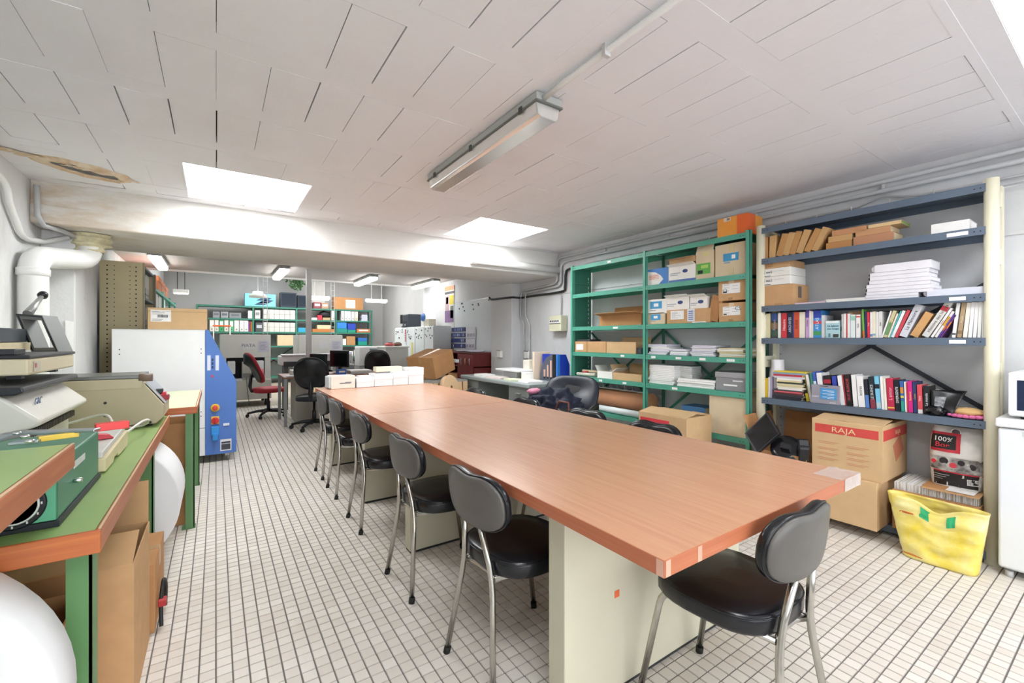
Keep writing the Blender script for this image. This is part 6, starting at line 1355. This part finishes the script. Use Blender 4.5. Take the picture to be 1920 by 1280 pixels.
MB(o).box(3.18, 3.24, 6.3, 7.3, .90, .95).build('arm', M('d6d8d8', .35), gr, bevel=.004); MB(o).box(3.17, 3.18, 7.2, 7.29, .89, .96).build('end_cap', bk, gr); MB(o).box(3.19, 3.23, 6.78, 6.84, 0.03, .90).build('post', M('c4c6c6', .4), gr); MB(o).box(3.0, 3.42, 6.6, 7.0, 0, .03).build('base', M('9a9c9c', .4), gr)
fo = flat = thing('open_folder', 'open black-edged folder lying on top of the red cubby', 'folder', (3.68, 6.75, 1.051)); MB().prism([(-.3, .0), (0, .012), (.3, .0), (.3, .008), (0, .02), (-.3, .008)], 'x', -.13, .13).build('cover', M('24242a', .5), fo); MB().prism([(-.28, .009), (0, .021), (.28, .009), (.28, .03), (0, .035), (-.28, .03)], 'x', -.12, .12).build('page_block', M('e4e0ec', .6), fo)
# white cabinets with magnets
CW = M('dfe5e6', .35, var=.02)
for i, (y0, y1, lab) in enumerate(((8.0, 8.45, 'nearest white metal cabinet beside the planning strips'), (8.47, 8.95, 'second white metal cabinet from the planning strips'), (8.97, 9.45, 'third white metal cabinet from the planning strips'), (9.47, 10.25, 'farthest wide white metal cabinet'))):
    t = thing('metal_cabinet', lab, 'cabinet', (3.55, y0, 0), group='white metal cabinets along the right wall'); o = t.location
    MB(o).box(3.56, 3.93, y0, y1, .02, 1.54).build('carcass', CW, t, bevel=.004); d = MB(o).box(3.545, 3.56, y0 + .006, y1 - .006, .05, 1.52).build('door', CW, t, bevel=.003); MB(o).box(3.535, 3.546, y0 + .04, y0 + .06, .8, .95).build('handle', M('a9acae', .3, .8), d)
    for k in range(9): 
        y, z = rb.uniform(y0 + .04, y1 - .04), rb.uniform(1.28, 1.5); MB(o).box(3.537, 3.546, y - .013, y + .013, z - .013, z + .013).build('magnet', M(rb.choice(['2a2a30', '8a2a3a', '3a3f6a', '4f4f55']), .5), d)
    if i == 2: MB(o).box(3.541, 3.5455, y0 + .1, y0 + .2, .9, 1.2).build('yellow_note', M('d8d27a', .5), d)
    if i == 3:
        for k in range(7): MB(o).box(3.537, 3.546, y0 + .03, y0 + .08, 1.22 + k * .04, 1.25 + k * .04).build('red_tag', M('b8485a', .5), d)
ptb = thing('desktop_printer', 'dark grey desktop printer on top of the far white cabinet', 'printer', (3.74, 9.65, 1.541)); MB().box(-.16, .16, -.18, .18, 0, .30).build('body', M('343a44', .45), ptb, bevel=.02); MB().box(-.165, -.155, -.1, .1, .10, .14).build('paper_slot', M('15171b', .5), ptb); MB().box(-.168, -.158, -.03, .01, .04, .07).build('badge', M('c9ccd0', .4), ptb); MB().box(-.19, -.155, -.15, .15, .005, .03).build('output_tray', M('262a32', .5), ptb)
tv = monitor('small black monitor on top of the farthest white cabinet', 3.74, 10.1, 1.541, math.radians(-70), .3, .22)
fn = thing('desk_fan', 'small blue desk fan on top of the white cabinets', 'fan', (3.75, 9.0, 1.541)); MB().lathe([(.05, 0), (.05, .01), (.015, .02), (.012, .14)], (0, 0, 0), 14).build('stand', WHITE, fn); MB().lathe([(.08, -.02), (.09, 0), (.08, .03), (.03, .04)], (0, 0, 0), 20, mat=Matrix.Translation((0, 0, .21)) @ Matrix.Rotation(-math.pi / 2, 4, 'Y')).build('fan_head', M('2f5f9c', .4), fn)
small_box('beige_case', 'beige plastic case behind the desk fan', 3.72, 3.88, 8.62, 8.86, 1.541, 1.70, M('a9a594', .5), cat='case')
# copier, small fridge, bins
cp_ = thing('copier', 'white and grey photocopier beyond the dark office chair', 'copier', (2.85, 9.0, 0)); o = cp_.location
MB(o).box(2.82, 3.30, 8.7, 9.25, .02, 1.10).build('cabinet', M('d8d7d2', .4), cp_, bevel=.01); MB(o).box(3.30, 3.305, 8.72, 9.23, .05, 1.05).build('side_panel', M('8f9092', .4), cp_); MB(o).box(2.80, 3.32, 8.68, 9.27, 1.10, 1.13).build('glass_lid', M('e4e3de', .35), cp_, bevel=.006); MB(o).box(2.95, 3.0, 8.69, 8.7, .55, .75).build('handle', M('b4b4b2', .4), cp_)
for (x, y, c, lab) in ((2.95, 8.85, 'c05a58', 'red cloth bundle on top of the photocopier'), (3.15, 8.95, '6a4a3a', 'brown tool pouch on top of the photocopier')):
    t = thing('cloth_bundle', lab, 'cloth', (x, y, 1.131)); MB().grid(blob(.10, .08, .035, x, .35, 0, 0, .03), 20, 10, closed=True).build('cloth_body', M(c, .8), t); MB().box(-.03, .06, -.02, .03, .055, .075).build('strap', M('3a2f2c', .7), t)
pr2 = thing('laser_printer', 'white laser printer with grey front left of copier', 'printer', (2.55, 9.3, 0)); o = pr2.location
MB(o).box(2.42, 2.78, 9.1, 9.5, .72, 1.12).build('body', M('d9dadb', .4), pr2, bevel=.02); MB(o).box(2.62, 2.785, 9.095, 9.12, .85, 1.08).build('front_panel', M('7f8790', .4), pr2, bevel=.01); MB(o).box(2.42, 2.78, 9.1, 9.5, .0, .719).build('stand', M('a9aaa8', .5), pr2)
bn = thing('waste_bin', 'grey lidded bin with yellow notice beside the copier', 'bin', (3.40, 8.6, 0)); MB().lathe([(.09, 0), (.13, .85), (.135, .86), (.135, .9)], (0, 0, 0), 16).build('bin_body', M('6f7c84', .5), bn); MB().box(-.10, .02, -.137, -.128, .62, .86).build('yellow_notice', M('cfd24a', .5), bn)
bn.location = (3.40, 8.55, 0)
bk2 = thing('paper_bin', 'grey plastic crate of paper beside the dark office chair', 'bin', (1.96, 8.50, 0)); MB().prism([(-.12, 0), (.12, 0), (.16, .78), (-.16, .78)], 'y', -.14, .14).build('bin_body', M('9fa4a8', .5), bk2); MB().box(-.17, .17, -.15, .15, .78, .81).build('rim', M('b4b9bc', .5), bk2); MB().box(-.12, .1, -.1, .1, .80, .90).build('paper_heap', WPAPER, bk2)
# ------------------------------------------------------------------ left wall: beige cabinet and binder shelves
BC = M('ddd0a8', .5, var=.04)
bc = thing('beige_cabinet', 'tall beige metal shelf cabinet with perforated side', 'cabinet', (-.65, 6.15, 0)); o = bc.location
MB(o).box(-1.0, -.655, 6.15, 6.165, 0, 2.1).build('end_panel', BC, bc, bevel=.003); MB(o).box(-.655, -.64, 6.145, 6.19, 0, 2.1).build('front_post', M('b5aa86', .5), bc); MB(o).box(-1.0, -.655, 7.23, 7.25, 0, 2.1).build('end_panel', BC, bc); MB(o).box(-.66, -.64, 7.2, 7.25, 0, 2.1).build('front_post', M('8d8878', .5), bc); MB(o).box(-1.0, -.99, 6.165, 7.23, 0, 2.1).build('back_sheet', M('5a5648', .6), bc)
for z in (.1, .5, .95, 1.35, 1.72, 2.07): MB(o).box(-.99, -.66, 6.166, 7.23, z, z + .025).build('shelf', M('6d7078', .5), bc)
pf = MB(o)
for k in range(42):
    for x, r in ((-.94, .006), (-.885, .004), (-.76, .004), (-.71, .006)): pf.box(x - r, x + r, 6.148, 6.1505, .08 + k * .048 - r, .08 + k * .048 + r)
pf = pf.build('perforations', M('2c281e', .9), bc); pf['kind'] = 'stuff'
def binder(label, x, y, z, w_, h, d, face, col, spine=None, group=None):
    """ring binder; face '+x' or '-y' is where the spine looks"""
    t = thing('ring_binder', label, 'binder', (x, y, z), group=group)
    if face == '+x':
        MB().box(-d, 0, 0, w_, 0, h).build('cover', M(col, .5), t, bevel=.002); MB().box(0, .0012, w_ * .15, w_ * .85, h * .45, h * .9).build('spine_label', spine or WPAPER, t); MB().lathe([(.012, 0), (.012, .002)], (0, 0, 0), 12, mat=Matrix.Translation((.0005, w_ / 2, h * .2)) @ Matrix.Rotation(math.pi / 2, 4, 'Y')).build('finger_hole', INK, t)
    else:
        MB().box(0, w_, 0, d, 0, h).build('cover', M(col, .5), t, bevel=.002); MB().box(w_ * .15, w_ * .85, -.0012, 0, h * .45, h * .9).build('spine_label', spine or WPAPER, t); MB().lathe([(.014, 0), (.014, .003)], (0, 0, 0), 12, mat=Matrix.Translation((w_ / 2, -.0005, h * .2)) @ Matrix.Rotation(math.pi / 2, 4, 'X')).build('finger_hole', INK, t)
    return t
for i, (c, w_) in enumerate((('c8502c', .05), ('d9d8d4', .08), ('d9d8d4', .08), ('cfd0cc', .07), ('2f7a58', .04), ('dcdbd6', .08), ('d3d2ce', .08))):
    binder('upper shelf binder of beige cabinet, %s from the front' % ordn(i), -.69, 6.2 + i * .12, 1.7465, w_, .30, .27, '+x', c, group='binders in the beige cabinet')
for i, c in enumerate(('3a3f6a', '4a4f7c', 'a9aab0', '3a3f6a', '8d8f96')):
    binder('lower shelf binder of beige cabinet, %s from the front' % ordn(i), -.69, 6.2 + i * .13, 1.3765, .08, .30, .27, '+x', c, group='binders in the beige cabinet')
gl = thing('wall_shelving', 'green metal shelving along the left wall holding white binders', 'shelving', (-.66, 7.4, 0)); o = gl.location
for y in (7.40, 8.6, 9.8, 11.0):
    for x in (-1.08, -.68): MB(o).box(x - .015, x + .015, y - .015, y + .015, 0, 2.0).build('upright', GSH, gl)
for z in (.3, .8, 1.25, 1.60, 1.96): MB(o).box(-1.095, -.665, 7.42, 10.98, z - .035, z).build('shelf', GSH, gl)
for i in range(14):
    binder('white binder on left wall shelving, %s from the beige cabinet' % ordn(i), -.69, 7.5 + i * .12, 1.601, .09, .31, .28, '+x', '2f8a5c' if i in (0, 5) else 'e2e2de', group='binders on the left wall shelving')
for i, (y, lab) in enumerate(((8.2, 'near orange storage box on top of left wall shelving'), (8.75, 'middle orange storage box on top of left wall shelving'), (9.3, 'far orange storage box on top of left wall shelving'))):
    b = small_box('storage_box', lab, -1.05, -.70, y, y + .5, 1.961, 2.20 - .02 * i, M('b5622f', .5), group='orange storage boxes on the left shelving', lid=M('c06c36', .5))
# ------------------------------------------------------------------ far wall shelving and what stands on it
GX = (-.42, .87, 1.976, 3.086, 4.185); GY, GD_ = 14.3, .4; GZ = [2.2, 1.85, 1.48, 1.08, .73, .2]
fs_ = thing('far_shelving', 'four-bay green metal shelving along the far wall', 'shelving', (GX[0], GY, 0)); o = fs_.location
GF = M('3a7a68', .5)
for x in GX:
    for y in (GY, GY + GD_): MB(o).box(x - .02, x + .02, y - .02, y + .02, 0, 2.198).build('upright', GF, fs_)
for i in range(4):
    for z in GZ: MB(o).box(GX[i] + .02, GX[i + 1] - .02, GY - .012, GY + GD_, z - .045, z).build('shelf', GF, fs_)
    s = 1
    for (p, q) in (((GX[i], .25), (GX[i + 1], 1.05)), ((GX[i + 1], .25), (GX[i], 1.05))): MB(o).tube([(p[0], GY + GD_ + .03, p[1]), (q[0], GY + GD_ + .03, q[1])], .012, 5).build('cross_brace', bk, fs_)
def fx(u): return at(u, HOR, Y=GY).x
def farbox(name, label, u0, u1, z, h, mat, cat='box', group=None, band=None, lid=None, d=.3): return small_box(name, label, fx(u0), fx(u1), GY, GY + d, z + .001, z + h, mat, cat, group, lid, band)
# bay 1
for i, (u0, u1, c) in enumerate(((393, 401.5, 'd8d4c4'), (402.5, 410, 'd8d4c4'), (411, 419.5, '3fa06a'), (420.5, 428.5, 'd6d2c2'), (430, 438, '55b07c'), (439, 448, 'd6d5d0'), (449, 457.5, 'd6d5d0'), (458, 465.5, 'd6d5d0'))):
    binder('binder on far left bay, %s from left' % ordn(i), fx(u0), GY, 1.481, fx(u1) - fx(u0), .31, .26, '-y', c, group='binders on the far left bay')
for i, (u0, u1, c) in enumerate(((466, 468, '7a4a8c'), (468.3, 470.3, '8c3a3a'), (470.6, 472.6, 'c8862c'))): 
    t = farbox('book', ('purple', 'dark red', 'ochre')[i] + ' thin book at right end of far left bay', u0, u1, 1.48, .28, M(c, .5), 'book')
farbox('grey_box', 'left grey electronics box on far left bay', 399, 412, 1.85, .17, M('8f9296', .5), 'device', band=M('6a6d72', .5)); farbox('grey_box', 'middle grey electronics box on far left bay', 414, 428, 1.85, .17, M('9c9fa2', .5), 'device', band=M('5f646a', .5)); farbox('grey_box', 'right grey electronics box on far left bay', 430, 452, 1.85, .15, M('86898c', .5), 'device', band=M('6a6d72', .5))
farbox('white_box', 'white box at right end of far left bay upper shelf', 465, 473, 1.85, .22, WHITE)
st = thing('step_stool', 'orange-topped white stool before the far binders', 'stool', (at(416, HOR, Y=13.8).x, 13.8, 0)); MB().box(-.20, .20, -.12, .12, 1.60, 1.64).build('seat', M('d8622f', .5), st, bevel=.01)
for (x, y) in ((-.18, -.1), (.18, -.1), (-.18, .1), (.18, .1)): MB().box(x - .012, x + .012, y - .012, y + .012, 0, 1.60).build('leg', WHITE, st)
# bay 2: rows of archive boxes
bc_ = M('cfcdc4', .6)
for lv, (z, nm) in enumerate(((1.85, 'upper'), (1.48, 'lower'))):
    for r in range(2):
        for c in range(6):
            u0 = 494.5 + c * 9.9; farbox('card_box', 'cream card file box, %s shelf, %s row, %s from left' % (nm, ('bottom', 'top')[r], ordn(c)), u0, u0 + 9.4, z + r * .138, .134, bc_, group='cream card file boxes on the far shelving', band=M('cfccc0', .6))
farbox('device', 'white framed device on the upper far shelf', 478, 488, 1.85, .24, M('d6d4cc', .5), 'device', band=M('8a8c8e', .4)); farbox('device', 'dark camera device on the lower far shelf', 479, 493, 1.48, .26, M('4a4c50', .5), 'device', band=M('b4b8bc', .4))
# bay 3, 4
farbox('box', 'turquoise box on lower third bay', 559, 573, 1.48, .13, M('2f9ac0', .5)); farbox('carton', 'flat orange-brown carton on lower third bay', 586, 627, 1.48, .10, M('b8743c', .6)); farbox('carton', 'cream carton on the flat brown carton', 595, 620, 1.581, .12, M('d9c09a', .6))
farbox('box', 'red box on upper third bay', 596, 604, 1.85, .15, M('c03048', .5)); farbox('paper_pile', 'white papers on upper third bay', 583, 595, 1.85, .07, WPAPER, 'paper'); farbox('box', 'tan box on upper third bay', 605, 619, 1.85, .08, M('b09a72', .6))
t = thing('black_bag', 'black bag slumped on the tan box of third bay', 'bag', (fx(611), GY + .15, 1.931)); MB().grid(blob(.20, .12, .11, 3, .3, 0, 0, .09), 20, 10, closed=True).build('bag_body', M('17171b', .6), t); MB().tube([(-.1, 0, .15), (0, 0, .20), (.1, 0, .15)], .012, 6).build('handle', M('17171b', .6), t)
for i, (u0, u1, c, lab) in enumerate(((622, 628, 'dcdacb', 'pale binder at right end of third bay'), (640, 645, 'e6e5e2', 'first white binder on upper fourth bay'), (646, 651.5, 'dfe2e6', 'second white binder on upper fourth bay'), (652, 658, 'e6e5e2', 'third white binder on upper fourth bay'), (659, 665, 'd6d5d0', 'fourth white binder on upper fourth bay'), (666, 671, 'd9d2b8', 'yellowed binder on upper fourth bay'))):
    binder(lab, fx(u0), GY, 1.851, fx(u1) - fx(u0), .30, .26, '-y', c)
t = thing('paper_pile', 'untidy white papers at right end of upper fourth bay', 'paper', ((fx(679) + fx(692)) / 2 - .03, GY + .16, 1.851))
for k in range(6): MB().box(-.10 + .01 * (k % 3), .10 - .01 * (k % 2), -.14, .12, k * .035, k * .035 + .03).build('sheet_bundle', M('d6d4e2', .6), t)
farbox('folder_box', 'bright blue folder box on fourth bay', 632, 650, 1.601, .19, M('2f7fd0', .5)); farbox('folder_box', 'green folder box under the bright blue one', 632, 651, 1.48, .12, M('1f8a7c', .5)); farbox('folder_box', 'dark blue folder box on fourth bay', 652, 667, 1.561, .20, M('2a44b0', .5)); farbox('folder_box', 'green folder box under the dark blue one', 652, 667, 1.48, .08, M('1f9a78', .5)); farbox('tray', 'flat orange tray with white label on fourth bay', 669, 694, 1.48, .12, M('c47a4a', .5), 'tray', band=WPAPER)
farbox('bag', 'crumpled brown paper parcel on lower fourth bay', 650, 666, 1.08, .28, M('b8895c', .7), 'parcel'); farbox('folder_box', 'blue folder box on lower fourth bay', 672, 688, 1.20, .11, M('2f6fc0', .5)); farbox('folder_box', 'green folder box on lower fourth bay', 672, 688, 1.08, .118, M('1f9a88', .5)); farbox('box', 'white box on lower fourth bay', 643, 649, 1.08, .2, WHITE)
farbox('box', 'white and blue box on bottom fourth bay', 646, 662, .73, .16, WHITE, band=M('3a5fc0', .5)); farbox('paper_pile', 'stacked documents on bottom fourth bay', 664, 678, .73, .2, M('c9c6bc', .6), 'paper')
farbox('carton', 'large cream carton between the two presses', 520, 552, 1.08, .31, M('d6bd98', .6)); farbox('box', 'tall white panel box beside the cream carton', 553, 561, 1.08, .31, WHITE)
# on top
t = farbox('shoe_box', 'light blue box with dark printed shape on top of far shelving', 459, 517, 2.2, .36, M('7cc4d4', .5)); 
hx, hy, h = DIM[t.name]
for k, (a, b_) in enumerate(((.55, .25), (.68, .42), (.62, .60))): MB().prism([(-hx + a * 2 * hx - .20, h * b_ - .05), (-hx + a * 2 * hx + .05, h * b_ - .05), (-hx + a * 2 * hx + .20, h * b_ + .03), (-hx + a * 2 * hx - .02, h * b_ + .05)][::1], 'y', -hy - .002, -hy - .0005).build('dark_print', M('2a4a66', .5), t)
for (u0, u1, h, lab, d) in ((526, 556, .44, 'large dark television on top of far shelving', .36), (558, 574, .38, 'smaller dark monitor beside the television on far shelving', .3)):
    t = farbox('television', lab, u0, u1, 2.2, h, M('2b333e', .35), 'television', d=d); plate(t, '-y', .06, .94, .1, .92, M('1f2a36', .15), 'screen')
farbox('storage_box', 'red and white storage box on top of far shelving', 588, 602, 2.2, .19, M('8a3f4c', .5), band=WPAPER); farbox('storage_box', 'brown and white storage box on top of far shelving', 603, 616, 2.2, .18, M('b08a6a', .5), band=WPAPER)
t = farbox('carton', 'brown carton with white sheet on top of far shelving right', 626, 681, 2.2, .38, M('b98452', .6)); plate(t, '-y', .40, .72, .12, .80, WPAPER)
# ivy
iv = thing('ivy', 'green ivy trailing down behind the steel column', 'plant', (1.95, 14.2, 3.0)); rb = random.Random(21); lf = MB(); stm = MB()
for k in range(9):
    x0 = rb.uniform(-.22, .22); L = rb.uniform(.3, .62); P_ = [Vector((x0 + .05 * math.sin(j * 1.3 + k), rb.uniform(-.06, .06), .38 - L * j / 6)) for j in range(7)]; stm.tube(P_, .006, 4)
    for j in range(34):
        c = P_[rb.randrange(7)] + Vector((rb.uniform(-.09, .09), rb.uniform(-.08, .04), rb.uniform(-.07, .07))); r = rb.uniform(.02, .038); a = rb.uniform(0, 6.28); tl = rb.uniform(-.6, .6)
        pts = [c + Vector((math.cos(a + q) * r * k2, math.sin(q * 1.3 + tl) * r * .5, math.sin(a + q) * r * k2)) for q, k2 in ((0, 1.2), (1.2, .8), (2.4, 1), (3.8, 1), (5.0, .8))]; lf.add(pts, [(0, 1, 2, 3, 4)])
stm.build('stems', M('5a4630', .8), iv); l = lf.build('foliage', M('23521f', .5, var=.3, scale=20), iv); l['kind'] = 'stuff'
